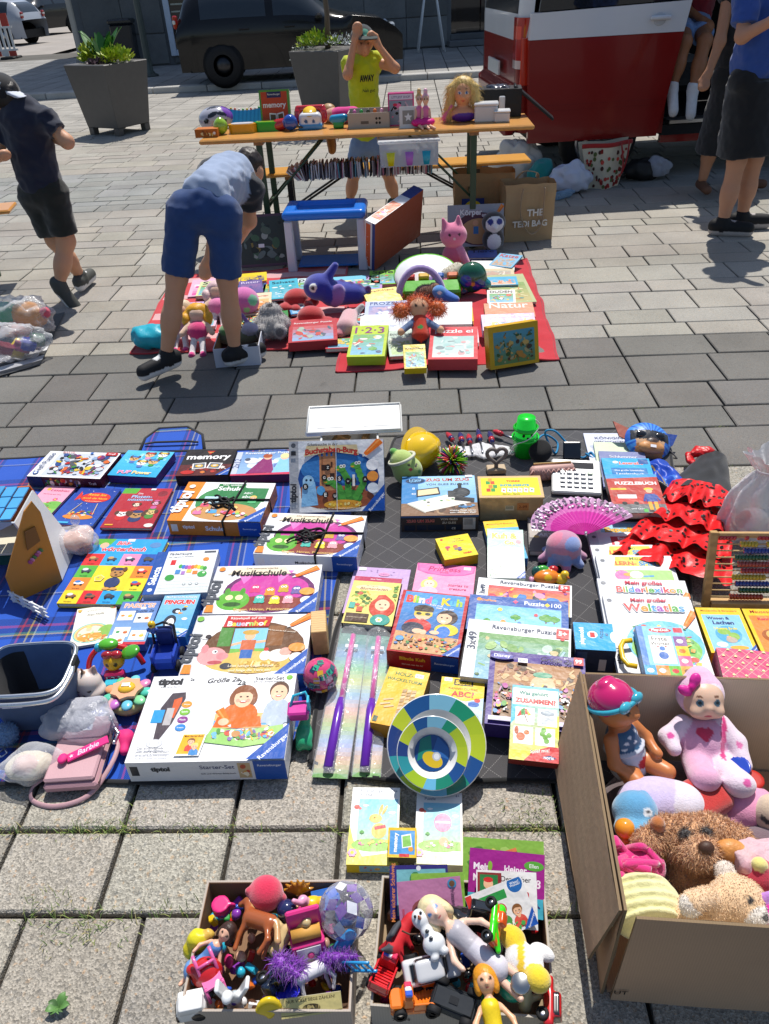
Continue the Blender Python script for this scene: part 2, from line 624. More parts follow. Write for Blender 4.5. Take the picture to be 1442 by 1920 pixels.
#SETTING
rng=np.random.default_rng(7)
random.seed(7)
TILE=radians(3.33)
TU=V3((cos(TILE),-sin(TILE),0))
TV=V3((sin(TILE),cos(TILE),0))
def uv(u,v,z=.0):
 return TU*u+TV*v+ZV(z)
def proj(p):
 v=np.array(p)-np.array([0,0,CAM_H])
 k=v@_fw
 if k<.05:
  return-9999,-9999,k
 return 721+FPX*(v@_rt)/k,960-FPX*(v@_up)/k,k
def paver_mat(name,coarse):
 m,n,L,p=new_mat(name)
 at=n.new('ShaderNodeAttribute');at.attribute_name='Col'
 geo=n.new('ShaderNodeNewGeometry')
 vo=n.new('ShaderNodeTexVoronoi')
 iv(vo,'Scale',260 if coarse else 420)
 L.new(geo.outputs['Position'],vo.inputs['Vector'])
 vo2=n.new('ShaderNodeTexVoronoi')
 iv(vo2,'Scale',170 if coarse else 240)
 L.new(geo.outputs['Position'],vo2 .inputs['Vector'])
 big=n.new('ShaderNodeTexNoise')
 iv(big,'Scale',2.3);iv(big,'Detail',6)
 L.new(geo.outputs['Position'],big.inputs['Vector'])
 sep=n.new('ShaderNodeSeparateColor');L.new(vo.outputs['Color'],sep.inputs[0])
 mr=n.new('ShaderNodeMapRange');iv(mr,3,.6 if coarse else .82);iv(mr,4,1.42 if coarse else 1.18)
 L.new(sep.outputs[0],mr.inputs[0])
 mb=n.new('ShaderNodeMapRange');iv(mb,1,.3);iv(mb,2,.7)
 iv(mb,3,.84);iv(mb,4,1.12)
 L.new(big.outputs['Fac'],mb.inputs[0])
 mul=n.new('ShaderNodeMath');mul.operation='MULTIPLY'
 L.new(mr.outputs[0],mul.inputs[0]);L.new(mb.outputs[0],mul.inputs[1])
 sc=n.new('ShaderNodeVectorMath');sc.operation='SCALE'
 L.new(at.outputs['Color'],sc.inputs[0]);L.new(mul.outputs[0],sc.inputs['Scale'])
 sep2=n.new('ShaderNodeSeparateColor');L.new(vo2 .outputs['Color'],sep2 .inputs[0])
 cr=n.new('ShaderNodeValToRGB')
 e=cr.color_ramp.elements
 e[0].position,e[0].color=.0,(1.2,.95,.76,1)
 e[1].position,e[1].color=1.0,(1.18,1.18,1.2,1)
 for pos,c in((.02,(1.15,.98,.84,1)),(.05,(1,1,1,1)),(.86,(1,1,1,1)),(.93,(.72,.74,.78,1))):
  q=e.new(pos);q.color=c
 L.new(sep2 .outputs[1],cr.inputs[0])
 mm=n.new('ShaderNodeVectorMath');mm.operation='MULTIPLY'
 L.new(sc.outputs[0],mm.inputs[0]);L.new(cr.outputs[0],mm.inputs[1])
 sp=n.new('ShaderNodeTexNoise');iv(sp,'Scale',9);iv(sp,'Detail',4)
 L.new(geo.outputs['Position'],sp.inputs['Vector'])
 ms=n.new('ShaderNodeMapRange');iv(ms,1,.66);iv(ms,2,.8)
 iv(ms,3,1.0);iv(ms,4,.72)
 L.new(sp.outputs['Fac'],ms.inputs[0])
 s3=n.new('ShaderNodeVectorMath');s3 .operation='SCALE'
 L.new(mm.outputs[0],s3 .inputs[0]);L.new(ms.outputs[0],s3 .inputs['Scale'])
 L.new(s3 .outputs[0],p.inputs['Base Color'])
 iv(p,'Roughness',.8)
 iv(p,'Specular IOR Level',.3)
 b=n.new('ShaderNodeBump');iv(b,'Strength',.75 if coarse else .35)
 iv(b,'Distance',.0025)
 L.new(vo.outputs['Distance'],b.inputs['Height'])
 L.new(b.outputs[0],p.inputs['Normal'])
 MATS[name]=m
paver_mat('paver_coarse',True)
paver_mat('paver_fine',False)
vc_mat('soil',rough=.95,spec=.1,var=.5,vscale=60,bump=.8,bscale=120)
vc_mat('asphalt',rough=.9,spec=.2,var=.25,vscale=1.2,bump=.3,bscale=60)
ground=kind(MB().add([(-250,-60,-.05),(250,-60,-.05),(250,300,-.05),(-250,300,-.05)],[(0,1,2,3)],(.17,.165,.155)).to('ground','asphalt'),'structure')
paving=kind(MB().add([tuple(uv(-14,-1.5,-.022)),tuple(uv(14,-1.5,-.022)),tuple(uv(14,15.78,-.022)),tuple(uv(-14,15.78,-.022))],[(0,1,2,3)],(.035,.031,.026)).to('paving','soil'),'structure')
ROWS=[-.72,-.42,-.17,.09,.335,.58,.828,1.024,1.27,1.455,1.75,1.94,2.24,2.545,2.846,3.031,3.275,3.581,3.819,3.994,4.191,4.481,4.67,4.96,5.145,5.394,5.68,5.88,6.06,6.31,6.5,6.754,7.023,7.242,7.412,7.579,7.901,8.055,8.3,8.487,8.699,8.986,9.284]
while ROWS[-1]<11.6:
 ROWS.append(ROWS[-1]+random.choice((.185,.245,.3)))
pav=[]
def paver_verts(u0,u1,v0,v1,z,gap,ch):
 a,b,c,d=u0+gap,u1-gap,v0+gap,v1-gap
 vs=[]
 tl=(random.uniform(-1,1)*.0012,random.uniform(-1,1)*.0012)
 for ins,zz in((0,z-.03),(0,z-ch),(ch,z)):
  for(x,y,i,j)in((a,c,1,1),(b,c,-1,1),(b,d,-1,-1),(a,d,1,-1)):
   vs.append(tuple(uv(x+i*ins,y+j*ins,zz+tl[0]*i+tl[1]*j)))
 fs=[(8,9,10,11)]
 for r in(0,4):
  for i in range(4):
   j=(i+1)%4
   fs.append((r+i,r+j,r+4+j,r+4+i))
 return vs,fs
for r in range(len(ROWS)-1):
 v0,v1=ROWS[r],ROWS[r+1]
 u=-13.0+random.uniform(0,.4)
 if abs(v0-.828)<.01:
  u=-13.29
 while u<13:
  wd=random.choice((.26,.30,.34,.38,.44))if v1-v0<.23 else random.choice((.28,.32,.4,.46))
  if v1<1.3:
   wd=random.choice((.256,.256,.262,.25))
  mu,mv=u+wd/2,(v0+v1)/2
  x,y,k=proj(uv(mu,mv))
  if-160<x<1600 and-100<y<2250 and k>.05:
   x0,y0,_=proj(uv(u,v0));x1,y1,_=proj(uv(u+wd,v1))
   vis=0<x<1442 and 0<y<1920
   area=abs((x1-x0)*(y1-y0))*(1 if vis else .02)
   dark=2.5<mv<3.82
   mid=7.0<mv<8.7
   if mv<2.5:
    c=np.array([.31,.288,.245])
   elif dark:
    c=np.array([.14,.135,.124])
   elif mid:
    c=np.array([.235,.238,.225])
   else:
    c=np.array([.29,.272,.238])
   c=c*random.uniform(.9,1.1)*np.array([random.uniform(.98,1.03),1,random.uniform(.96,1.02)])
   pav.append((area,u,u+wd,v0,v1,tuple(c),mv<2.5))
  u+=wd
pav.sort(key=lambda q:-q[0])
rest={True:MB(),False:MB()}
for i,(area,u0,u1,v0,v1,c,coarse)in enumerate(pav):
 z=random.uniform(-.0015,.0015)
 near=v0<2.5
 vs,fs=paver_verts(u0,u1,v0,v1,z,.0055 if near else .0042,.005 if near else .004)
 if i<300:
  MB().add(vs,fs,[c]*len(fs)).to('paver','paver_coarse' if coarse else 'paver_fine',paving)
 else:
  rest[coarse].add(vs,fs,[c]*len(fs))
for cz in(True,False):
 if rest[cz].f:
  kind(rest[cz].to('pavers_beyond','paver_coarse' if cz else 'paver_fine',paving),'stuff')
mb=MB()
v=ROWS[-1]
while v<15.6:
 u=-12.6
 while u<12.6:
  x,y,k=proj(uv(u,v))
  if-160<x<1600:
   c=np.array([.3,.285,.255])*random.uniform(.88,1.12)
   vs,fs=paver_verts(u,u+.42,v,min(v+.3,15.77),random.uniform(-.001,.001),.006,.005)
   mb.add(vs,fs,[tuple(c)]*len(fs))
  u+=.42
 v+=.3
kind(mb.to('stack_bond_pavers','paver_fine',paving),'stuff')
kerb=kind(box((0,0,0),(13.5,.08,.05),(.12,.12,.12),M=T(*uv(0,15.9,-.045))@RZ(-3.33)).to('kerb','asphalt'),'structure')
for i in range(27):
 box((0,0,0),(.494,.13,.055),tuple(np.array([.42,.41,.385])*random.uniform(.9,1.08)),bev=.012).to('kerb_stone','paver_fine',kerb,T(*uv(-13.2+i,15.91,.045))@RZ(-3.33))
foot=kind(MB().add([tuple(uv(-40,16.05,.07)),tuple(uv(16,16.05,.07)),tuple(uv(16,27,.07)),tuple(uv(-40,27,.07))],[(0,1,2,3)],(.1,.095,.085)).to('footway','asphalt'),'structure')
mb=MB()
v=16.06
while v<24:
 u=-14.0
 while u<9:
  x,y,k=proj(uv(u,v))
  if-120<x<1560:
   c=np.array([.27,.265,.25])*random.uniform(.88,1.1)
   vs,fs=paver_verts(u,u+.42,v,v+.6,.088+random.uniform(-.001,.001),.007,.005)
   mb.add(vs,fs,[tuple(c)]*len(fs))
  u+=.42
 v+=.6
kind(mb.to('footway_pavers','paver_fine',foot),'stuff')
kind(MB().add([(-60,24.6,.045),(-9.5,23.6,.045),(-9.5,110,.045),(-60,110,.045)],[(0,1,2,3)],(.30,.275,.25)).to('road','asphalt'),'structure')
def tuft(mb,p,n,h,spread,cols):
 for _ in range(n):
  a=random.uniform(0,6.283)
  r=random.uniform(0,spread)
  b=V3((p[0]+r*cos(a)*1.6,p[1]+r*sin(a)*.35,p[2]-.012))
  L=h*random.uniform(.5,1.2)
  d=V3((random.uniform(-1,1),random.uniform(-1,1),random.uniform(.5,1.5))).normalized()
  s=d.cross(ZV(1)).normalized()*.0011
  m=b+d*L*.6+ZV(L*.15)
  t=b+d*L+V3((d.x,d.y,-.2))*L*.25
  mb.add([b-s,b+s,m+s*.7,m-s*.7,t],[(0,1,2,3),(3,2,4)],random.choice(cols),True)
mb=MB()
GR=['6f8a3c','5f7a35','86984c','9aa260','50692f','a89f68']
spots=[]
for(px,py,n)in[(45,1560,30),(150,1556,60),(185,1553,60),(240,1550,60),(375,1555,30),(85,1690,40),(100,1716,40),(165,1722,60),(160,1745,45),(150,1775,25),(250,1500,20),(420,1556,25),(520,1556,16),(620,1556,30),(700,1530,12),(880,1553,30),(1003,1500,60),(1005,1525,70),(1008,1550,80),(960,1553,20),(1040,1553,12),(345,1712,25),(330,1715,12),(1040,1717,10),(35,1558,12),(300,1557,12),(480,1715,8),(690,1718,8),(1035,1720,16),(1300,873,50),(1330,870,30),(1355,875,30),(1285,760,35),(1200,765,20),(1345,800,35),(1080,770,12),(1090,757,10),(1420,760,20),(1390,888,20),(20,1160,8)]:
 spots.append((G(px,py,0),n))
for p,n in spots:
 near=max(.3,2.0/max(p.y,.8))
 tuft(mb,p,n,.012+.008*near,.022+.02*near,GR)
for _ in range(170):
 r=random.randint(5,26)
 u=random.uniform(-2.6,2.6)
 tuft(mb,uv(u,ROWS[r]),random.randint(1,4),.011,.02,GR[:1]+GR[3:])
kind(mb.to('joint_grass','leaf'),'stuff')
wd=thing('weed','broad leafed green weed growing in the paving joint at lower left','weed',G(112,1892,0))
for i in range(9):
 a=i*.7+random.uniform(-.2,.2)
 L=random.uniform(.014,.028)
 mbl=MB()
 def lf(u,v,a=a,L=L):
  wdt=sin(min(1,v*1.02)*pi)**.8*L*.32
  r=v*L
  x=r*cos(a)-(u-.5)*2*wdt*sin(a)
  y=r*sin(a)+(u-.5)*2*wdt*cos(a)
  return(x,y,.004+sin(v*2.2)*L*.5+abs(u-.5)*.003)
 mbl.grid(lf,4,6,random.choice(['4f7a3a','5d8a44','476c36']))
 mbl.to('leaf','leaf',wd)
FA=V3((-6.3,20.72,0));FD=V3((1,.09,0)).normalized();FN=V3((-FD.y,FD.x,0))
MF=Matrix.Identity(4)
for i in range(3):
 MF[i][0],MF[i][1],MF[i][2]=FD[i],FN[i],(0,0,1)[i]
 MF[i][3]=FA[i]
def fpx(px,py):
 d=V3(ray(px,py))
 o=ZV(CAM_H)
 t=(FA-o).dot(FN)/d.dot(FN)
 q=o+d*t
 return(q-FA).dot(FD),q.z
bld=thing('shop_building','dark grey stone clad shop building with white framed display window behind the plaza','building',M=MF)
def slab(mb,x0,x1,z0,z1,y0,y1,col,bev=.0):
 mb.box(((x0+x1)/2,(y0+y1)/2,(z0+z1)/2),((x1-x0)/2,(y1-y0)/2,(z1-z0)/2),col,bev=bev)
wx0,wz0=fpx(328,99)
wx0-=.02
wx1=wx0+3.4
dx0,_=fpx(846,60)
dx1=dx0+1.5
HB=9.6
GREY=(.115,.12,.125)
mb=MB()
slab(mb,0,15,3.2,HB,0,9,GREY)
slab(mb,0,wx0,.1,3.2,0,9,GREY)
slab(mb,wx0,wx1,.1,wz0,0,.4,GREY)
slab(mb,wx1,dx0,.1,3.2,0,9,GREY)
slab(mb,dx1,15,.1,3.2,0,9,GREY)
slab(mb,dx0,dx1,2.6,3.2,0,9,GREY)
mb.to('wall','stonewall',bld)
def panel(x0,x1,z0,z1):
 if x1-x0<.1:
  return
 m2=MB()
 slab(m2,x0+.006,x1-.006,z0+.006,z1-.006,-.035,-.002,tuple(np.array([.13,.135,.135])*random.uniform(.8,1.2)),bev=.006)
 m2 .to('stone_panel','stonewall',bld)
for(a,b)in((.15,wx0-.12),(wx1+.1,dx0-.1),(dx1+.1,9.6)):
 nn=max(1,round((b-a)/1.1))
 for i in range(nn):
  panel(a+(b-a)*i/nn,a+(b-a)*(i+1)/nn,.12,.72)
  panel(a+(b-a)*i/nn,a+(b-a)*(i+1)/nn,.73,2.1)
  panel(a+(b-a)*i/nn,a+(b-a)*(i+1)/nn,2.11,3.2)
panel(wx0,wx0+1.6,.12,wz0-.08);panel(wx0+1.6,wx1,.12,wz0-.08)
win=MB()
for(a,b,c,d)in((wx0-.06,wx0+.07,wz0-.06,3.2),(wx0+.07,wx1,wz0-.06,wz0+.06),(wx1-.07,wx1+.05,wz0+.06,3.2),(wx0+.07,wx1-.07,3.1,3.2)):
 slab(win,a,b,c,d,-.06,.12,'c8d4e4',bev=.01)
wo=win.to('window_frame','paintmetal',bld)
g=MB();slab(g,wx0+.07,wx1-.07,wz0+.06,3.1,.02,.035,'101214')
g.to('pane','darkglass',wo)
it=MB()
for zz in(wz0+.25,wz0+.78,wz0+.92):
 slab(it,wx0+.1,wx0+.72,zz,zz+.03,.004,.016,'b8b8a8')
slab(it,wx0+.4,wx0+.42,wz0+.08,2.9,.004,.015,'5a5a48')
it.to('rail','paintmetal',wo)
po=MB();slab(po,wx0+.74,wx0+1.75,wz0+.62,2.6,.002,.014,'5a1330')
pst=po.to('poster','paper',wo)
dr=MB()
slab(dr,dx0,dx1,.1,2.6,.35,.4,'0c0d0e')
slab(dr,dx0+.02,dx0+.14,.1,2.6,.1,.34,'3a3f44')
slab(dr,dx0+.78,dx0+.86,.1,2.6,.28,.34,'2a2d30')
dr.to('door','darkglass',bld)
st=MB();slab(st,dx0-.1,dx1+.2,.1,.22,-.32,.3,'6f7072',bev=.01);slab(st,dx0-.02,dx1+.1,.221,.34,-.02,.3,'606264',bev=.01)
st.to('step','stonewall',bld)
p0=PY(175,92,22.8)
pl=thing('stone_pillar','tall light grey stone pillar behind the left planter','pillar',(p0 .x,22.8,.07))
box((0,0,2.6),(.36,.30,2.6),'a9a59c',bev=.03,M=RZ(28)).to('shaft','stonewall',pl)
box((0,0,.06),(.42,.36,.06),'8d8a84',bev=.02,M=RZ(28)).to('plinth','stonewall',pl)
lp=G(283,143,.09)
lo=thing('lamp_post','dark green tapered lamp post on the shaded footway','lamp post',lp)
MB().lathe([(.11,0),(.12,.03),(.075,.1),(.07,.3),(.062,1.2),(.05,4.2),(.0,4.25)],'46504a',n=14).to('shaft','paintmetal',lo)
MB().lathe([(.17,0),(.17,.02),(.12,.05)],'3a423e',n=14).to('base_flange','paintmetal',lo)
m2=MB();m2 .tube([(0,0,4.1),(.2,-.2,4.35),(.6,-.5,4.4)],.03,'46504a');m2 .box((.75,-.6,4.38),(.2,.1,.05),'50585a',bev=.02)
m2 .to('lamp_head','paintmetal',lo)
cb=thing('utility_cabinet','pale grey utility cabinet between the pillar and the building','cabinet',PY(207,80,24.5).to_tuple()[:2]+(.07,))
box((0,0,.75),(.32,.2,.72),'98a6ae',bev=.02).to('cabinet_body','paintmetal',cb)
box((0,0,1.5),(.35,.23,.03),'8794a0',bev=.015).to('roof','paintmetal',cb)
box((0,-.21,.75),(.28,.012,.62),'9fb0b8',bev=.006).to('door','paintmetal',cb)
bn=thing('waste_bin','black waste bin standing against the shaded wall','bin',PY(240,105,20.4).to_tuple()[:2]+(.09,))
box((0,0,.45),(.22,.2,.42),'22252a',bev=.03,taper=(1.08,1.08)).to('bin_body',bn)
box((0,0,.92),(.26,.24,.05),'1c1e22',bev=.03).to('lid',bn)
af=thing('folding_sign','white folding A-frame trestle standing before the shop door','sign',G(808,97,.09))
for s in(-1,1):
 for q in(-1,1):
  MB().tube([(s*.3,q*.22,0),(s*.05,q*.03,1.55)],.02,'e2e4e6',n=6).to('leg','paintmetal',af)
box((0,-.05,1.05),(.13,.012,.02),'d8dade').to('crossbar','paintmetal',af)
box((0,0,1.52),(.09,.06,.03),'d8dade',bev=.01).to('hinge','paintmetal',af)
fb=thing('brick_building','pale red brick building far away beyond the parked cars','building',(-19,60,0))
m2=MB();m2 .box((0,4,4),(18,4,4),(.36,.2,.15));m2 .to('wall','stonewall',fb)
m2=MB();m2 .box((0,-.05,.5),(18.1,.1,.5),(.32,.3,.28));m2 .to('plinth','stonewall',fb)
for i in range(9):
 f2=box((-14+i*3.2,-.06,2.6),(.75,.06,1.0),'b4aea4').to('window','paintmetal',fb)
 box((-14+i*3.2,-.13,2.6),(.66,.01,.9),'14181c').to('pane','darkglass',f2)
br=thing('barrier','red and white striped plastic construction barrier at the left edge','barrier',G(10,112,.05),group=None)
for s in range(10):
 box((-1.7+s*.22,0,.98),(.1,.025,.16),'c22a22' if s%2 else 'eeeeee').to('stripe_board',br)
for s in range(17):
 box((-1.72+s*.13,0,.52),(.03,.02,.26),'eceef0').to('slat',br)
box((-.7,0,.8),(1.15,.03,.025),'eceef0').to('rail',br)
box((-.7,0,.24),(1.15,.03,.025),'eceef0').to('rail',br)
for s in range(10):
 box((-1.7+s*.22,0,.15),(.1,.025,.065),'c22a22' if s%2 else 'eeeeee').to('stripe_board',br)
box((.2,0,.04),(.2,.35,.04),'30302f',bev=.02).to('foot','rubber',br)
lmp=MB();lmp.lathe([(.07,1.16),(.09,1.2),(.09,1.36),(.05,1.42)],'d8361e',n=12,M=T(-.05,0,0));lmp.to('warning_lamp',br)
#PRINTED COVERS
_txt={}
def text_geo(s,off=.0,shear=.0):
 k=(s,off,shear)
 if k not in _txt:
  cu=bpy.data.curves.new('t','FONT')
  cu.body=s
  cu.offset=off
  cu.shear=shear
  cu.resolution_u=3
  ob=bpy.data.objects.new('t',cu)
  me=ob.to_mesh()
  vs=[tuple(q.co)for q in me.vertices]
  fs=[tuple(p.vertices)for p in me.polygons]
  ob.to_mesh_clear()
  bpy.data.objects.remove(ob)
  bpy.data.curves.remove(cu)
  _txt[k]=(vs,fs)
 return _txt[k]
LAY=.000035
class Art:
 def __init__(s,w,h):
  s.w,s.h,s.mb,s.z=w,h,MB(),.0004
 def poly(s,pts,col,smooth=False):
  for ax,lim,sg in((0,.0,1),(0,s.w,-1),(1,.0,1),(1,s.h,-1)):
   out=[]
   for i in range(len(pts)):
    p,q=pts[i-1],pts[i]
    a,b=(p[ax]-lim)*sg,(q[ax]-lim)*sg
    if(a<0)!=(b<0):
     t=a/(a-b)
     out.append((p[0]+(q[0]-p[0])*t,p[1]+(q[1]-p[1])*t))
    if b>=0:
     out.append(q)
   pts=out
   if len(pts)<3:
    return
  s.z+=LAY
  s.mb.add([(x,y,s.z)for x,y in pts],[tuple(range(len(pts)))],col)
 def multi(s,txt,u,v,wd,cols,o=None,off=.03,hs=1.0):
  def wid(t):
   vs,_=text_geo(t,off)
   return max(q[0]for q in vs)
  full=wid(txt)
  for i,ch in enumerate(txt):
   if ch==' ':
    continue
   x1=wid(txt[:i+1]);vs,_=text_geo(ch,off)
   cw=max(q[0]for q in vs)-min(q[0]for q in vs)
   my=(max(q[1]for q in vs)+min(q[1]for q in vs))/2-.35
   k=wd/full
   s.t(ch,u-wd/2+(x1-cw/2)*k,v+my*k*hs*s.w/s.h,cw*k,cols[i%len(cols)],off=off,hs=hs,o=o)
 def P(s,pts,col):
  s.poly([(u*s.w,v*s.h)for u,v in pts],col)
 def r(s,u0,v0,u1,v1,col):
  s.P([(u0,v0),(u1,v0),(u1,v1),(u0,v1)],col)
 def grad(s,u0,v0,u1,v1,c0,c1,n=8):
  a,b=C(c0),C(c1)
  for i in range(n):
   t=(i+.5)/n
   s.r(u0,v0+(v1-v0)*i/n,u1,v0+(v1-v0)*(i+1)/n,tuple(a[k]+(b[k]-a[k])*t for k in range(3)))
   s.z-=LAY
  s.z+=LAY
 def e(s,u,v,ru,col,rv=None,rot=0,n=20):
  rx=ru*s.w
  ry=(rv if rv is not None else ru)*s.w
  c,d=cos(radians(rot)),sin(radians(rot))
  pts=[]
  for i in range(n):
   a=2*pi*i/n
   x,y=rx*cos(a),ry*sin(a)
   pts.append((u*s.w+x*c-y*d,v*s.h+x*d+y*c))
  s.poly(pts,col)
 def star(s,u,v,r,col,n=5,inner=.45,rot=90):
  pts=[]
  for i in range(2*n):
   a=radians(rot+180*i/n)
   q=r*s.w*(1 if i%2==0 else inner)
   pts.append((u*s.w+q*cos(a),v*s.h+q*sin(a)))
  s.poly(pts,col)
 def t(s,txt,u,v,wd,col,hs=1.0,off=.012,rot=0,o=None,shear=.0,os=.035,arc=.0):
  for c,f in(((o,off+os)if o else(None,0),(col,off))if o else((col,off),)):
   if c is None:
    continue
   vs,fs=text_geo(txt,f,shear)
   if not vs:
    return
   bv,_=text_geo(txt,off,shear)
   xs=[q[0]for q in bv];ys=[q[1]for q in bv]
   mx,my=(min(xs)+max(xs))/2,(min(ys)+max(ys))/2
   k=wd*s.w/max(max(xs)-min(xs),1e-6)
   ca,sa=cos(radians(rot)),sin(radians(rot))
   s.z+=LAY*2
   out=[]
   for q in vs:
    x,y=(q[0]-mx)*k,(q[1]-my)*k*hs
    if arc:
     y-=arc*x*x/s.w
    out.append((u*s.w+x*ca-y*sa,v*s.h+x*sa+y*ca,s.z))
   s.mb.add(out,fs,c)
 def blobs(s,u0,v0,u1,v1,n,pal,size=.05,seed=1,lines=0):
  R=RN(seed)
  for i in range(n):
   q=size*R.uniform(.4,1.2)
   mu=min(q,(u1-u0)*.45)
   mv=min(q*s.w/s.h,(v1-v0)*.45)
   u,v=R.uniform(u0+mu,u1-mu),R.uniform(v0+mv,v1-mv)
   c=R.choice(pal)
   t=R.random()
   if t<.45:
    s.e(u,v,q,c,q*R.uniform(.4,.9),R.uniform(0,180)if mv>q*.9 else 0,11)
   elif t<.75:
    m=R.randint(4,7)
    a0=R.uniform(0,6)
    pts=[(u*s.w+q*s.w*R.uniform(.5,1)*cos(a0+6.283*k/m),v*s.h+q*s.w*R.uniform(.5,1)*sin(a0+6.283*k/m))for k in range(m)]
    s.poly(pts,c)
   else:
    a=R.uniform(0,3.14)
    l,b=q*s.w,q*s.w*.22
    ca,sa=cos(a),sin(a)
    s.poly([(u*s.w+x*ca-y*sa,v*s.h+x*sa+y*ca)for x,y in((-l,-b),(l,-b),(l,b),(-l,b))],c)
 def kid(s,u,v,q,hair,shirt,skin='f0c09a',girl=False,arms=True):
  k=s.w/s.h
  s.e(u,v-2.0*q*k,q*1.35,shirt,q*1.15)
  s.P([(u-q*1.35,v-3.0*q*k),(u+q*1.35,v-3.0*q*k),(u+q*1.3,v-2*q*k),(u-q*1.3,v-2*q*k)],shirt)
  if girl:
   s.e(u,v-.15*q*k,q*1.22,hair,q*1.32)
  s.e(u,v-.9*q*k,q*.38,skin,q*.5)
  s.e(u,v+.18*q*k,q*1.06,hair,q*1.02)
  s.e(u,v-.12*q*k,q*.86,skin,q*.95)
  s.P([(u-q*.9,v+.3*q*k),(u-q*.3,v+.55*q*k),(u+q*.9,v+.3*q*k),(u+q*.8,v+.8*q*k),(u,v+1.05*q*k),(u-q*.85,v+.75*q*k)],hair)
  for d in(-.36,.36):
   s.e(u+d*q,v-.05*q*k,q*.13,'30231c',q*.1)
   s.e(u+d*q*1.5,v-.38*q*k,q*.16,'eaa184',q*.12)
  s.e(u,v-.52*q*k,q*.3,'b8473c',q*.13)
  s.e(u,v-.49*q*k,q*.22,'f8f4ee',q*.07)
 def pen(s,u0,v0,u1,v1,wd=.035):
  a=V3((u0*s.w,v0*s.h));b=V3((u1*s.w,v1*s.h))
  d=(b-a);n=V3((-d.y,d.x)).normalized()*wd*s.w
  s.poly([tuple(a+n*.15),tuple(a+d*.2+n*.6),tuple(b+n),tuple(b-n),tuple(a+d*.2-n*.6),tuple(a-n*.15)],'f07818')
  s.poly([tuple(a+d*.25+n*.3),tuple(b+n*.55),tuple(b+n*.1),tuple(a+d*.25+n*.05)],'f8a050')
  s.poly([tuple(a+n*.15),tuple(a+d*.12+n*.4),tuple(a+d*.12-n*.4),tuple(a-n*.15)],'d8d8d8')
 def corner(s,txt='Ravensburger'):
  a=.24
  k=s.w/s.h
  s.P([(1-a,0),(1,0),(1,a*k*1.15)],'1c55b0')
  s.t(txt,1-a*.33,a*k*.38,a*1.0,'f4f6fa',rot=degrees(atan2(1.15,1)))
 def sticker(s,u,v,wd=.09,txt=None,rot=0):
  s.r(u-wd/2,v-wd*.3*s.w/s.h,u+wd/2,v+wd*.3*s.w/s.h,'eceaf2')
  if txt:
   s.t(txt,u,v,wd*.7,'3848a0')
 def tree(s,u,v,q,leaf='4f9a3c',trunk='7a5634'):
  k=s.w/s.h
  s.r(u-q*.12,v-q*1.4*k,u+q*.12,v,trunk)
  for d,e in((0,.2),(-.5,-.15),(.5,-.1),(.15,-.4)):
   s.e(u+d*q,v+e*q*k,q*.7,leaf,q*.62)
 def cloud(s,u,v,q,col='f6fafc'):
  for d,r in((-.7,.5),(0,.8),(.7,.55)):
   s.e(u+d*q,v,q*r,col,q*r*.7)
 def flower(s,u,v,q,col,mid='f8d838'):
  for i in range(6):
   a=i*pi/3
   s.e(u+q*.6*cos(a),v+q*.6*sin(a)*s.w/s.h,q*.42,col)
  s.e(u,v,q*.4,mid)
 def to(s,name,parent,M=None,mat='card'):
  return s.mb.to(name,mat,parent,M)
def frame_px(c4,zb,zt=None):
 zt=zb if zt is None else zt
 a,b=G(*c4[0],zb),G(*c4[1],zb)
 d,c=G(*c4[3],zt),G(*c4[2],zt)
 U=((b-a).normalized()+(c-d).normalized()).normalized()
 V=((d-a).normalized()+(c-b).normalized()).normalized()
 N=U.cross(V).normalized()
 m=(U+V).normalized();n=N.cross(m).normalized()
 U2=(m-n).normalized();V2=(m+n).normalized()
 N=U2 .cross(V2).normalized()
 w=((b-a).length+(c-d).length)/2
 h=((d-a).length+(c-b).length)/2
 ctr=(a+b+c+d)/4
 return ctr,U2,V2,N,w,h
def mat_from(o,U,V,N):
 M=Matrix.Identity(4)
 for i in range(3):
  M[i][0],M[i][1],M[i][2],M[i][3]=U[i],V[i],N[i],o[i]
 return M
def card_box(M,w,h,t,name,label,cat,art,side='f0f0f0',front=None,lid=1,base=None,group=None,right=None):
 root=thing(name,label,cat,M=M,group=group)
 lz=t*(1-lid)
 mb=MB();mb.box((0,0,(t+lz)/2),(w/2,h/2,(t-lz)/2),side,bev=.0016)
 lo=mb.to('lid','card',root)
 if lid<1:
  mb=MB();mb.box((0,0,(lz+.004)/2),(w/2-.0016,h/2-.0016,(lz+.004)/2),base or side,bev=.001)
  mb.to('tray','card',root)
 A=Art(w,h)
 art(A)
 A.to('cover_print',lo,T(-w/2,-h/2,t))
 if front:
  A=Art(w,t-lz)
  front(A)
  A.to('front_print',lo,T(-w/2,-h/2,lz)@RX(90))
 if right:
  A=Art(h,t-lz)
  right(A)
  A.to('side_print',lo,T(w/2,-h/2,lz)@RZ(90)@RX(90))
 return root
def book(M,w,h,t,name,label,cat,art,cover='f0f0f0',group=None,board=.0016,spine=None):
 root=thing(name,label,cat,M=M,group=group)
 mb=MB()
 mb.box((0,0,board/2),(w/2,h/2,board/2),cover)
 mb.box((0,0,t-board/2),(w/2,h/2,board/2),cover)
 mb.box((-w/2+board/2,0,t/2),(board/2,h/2,t/2-board-.0002),spine or cover)
 co=mb.to('cover','card',root)
 mb=MB();mb.box((.0,0,t/2),(w/2-.003,h/2-.003,t/2-board-.0003),'ece6d6')
 mb.to('pages','pages',root)
 A=Art(w,h)
 art(A)
 A.to('cover_print',co,T(-w/2,-h/2,t))
 return root
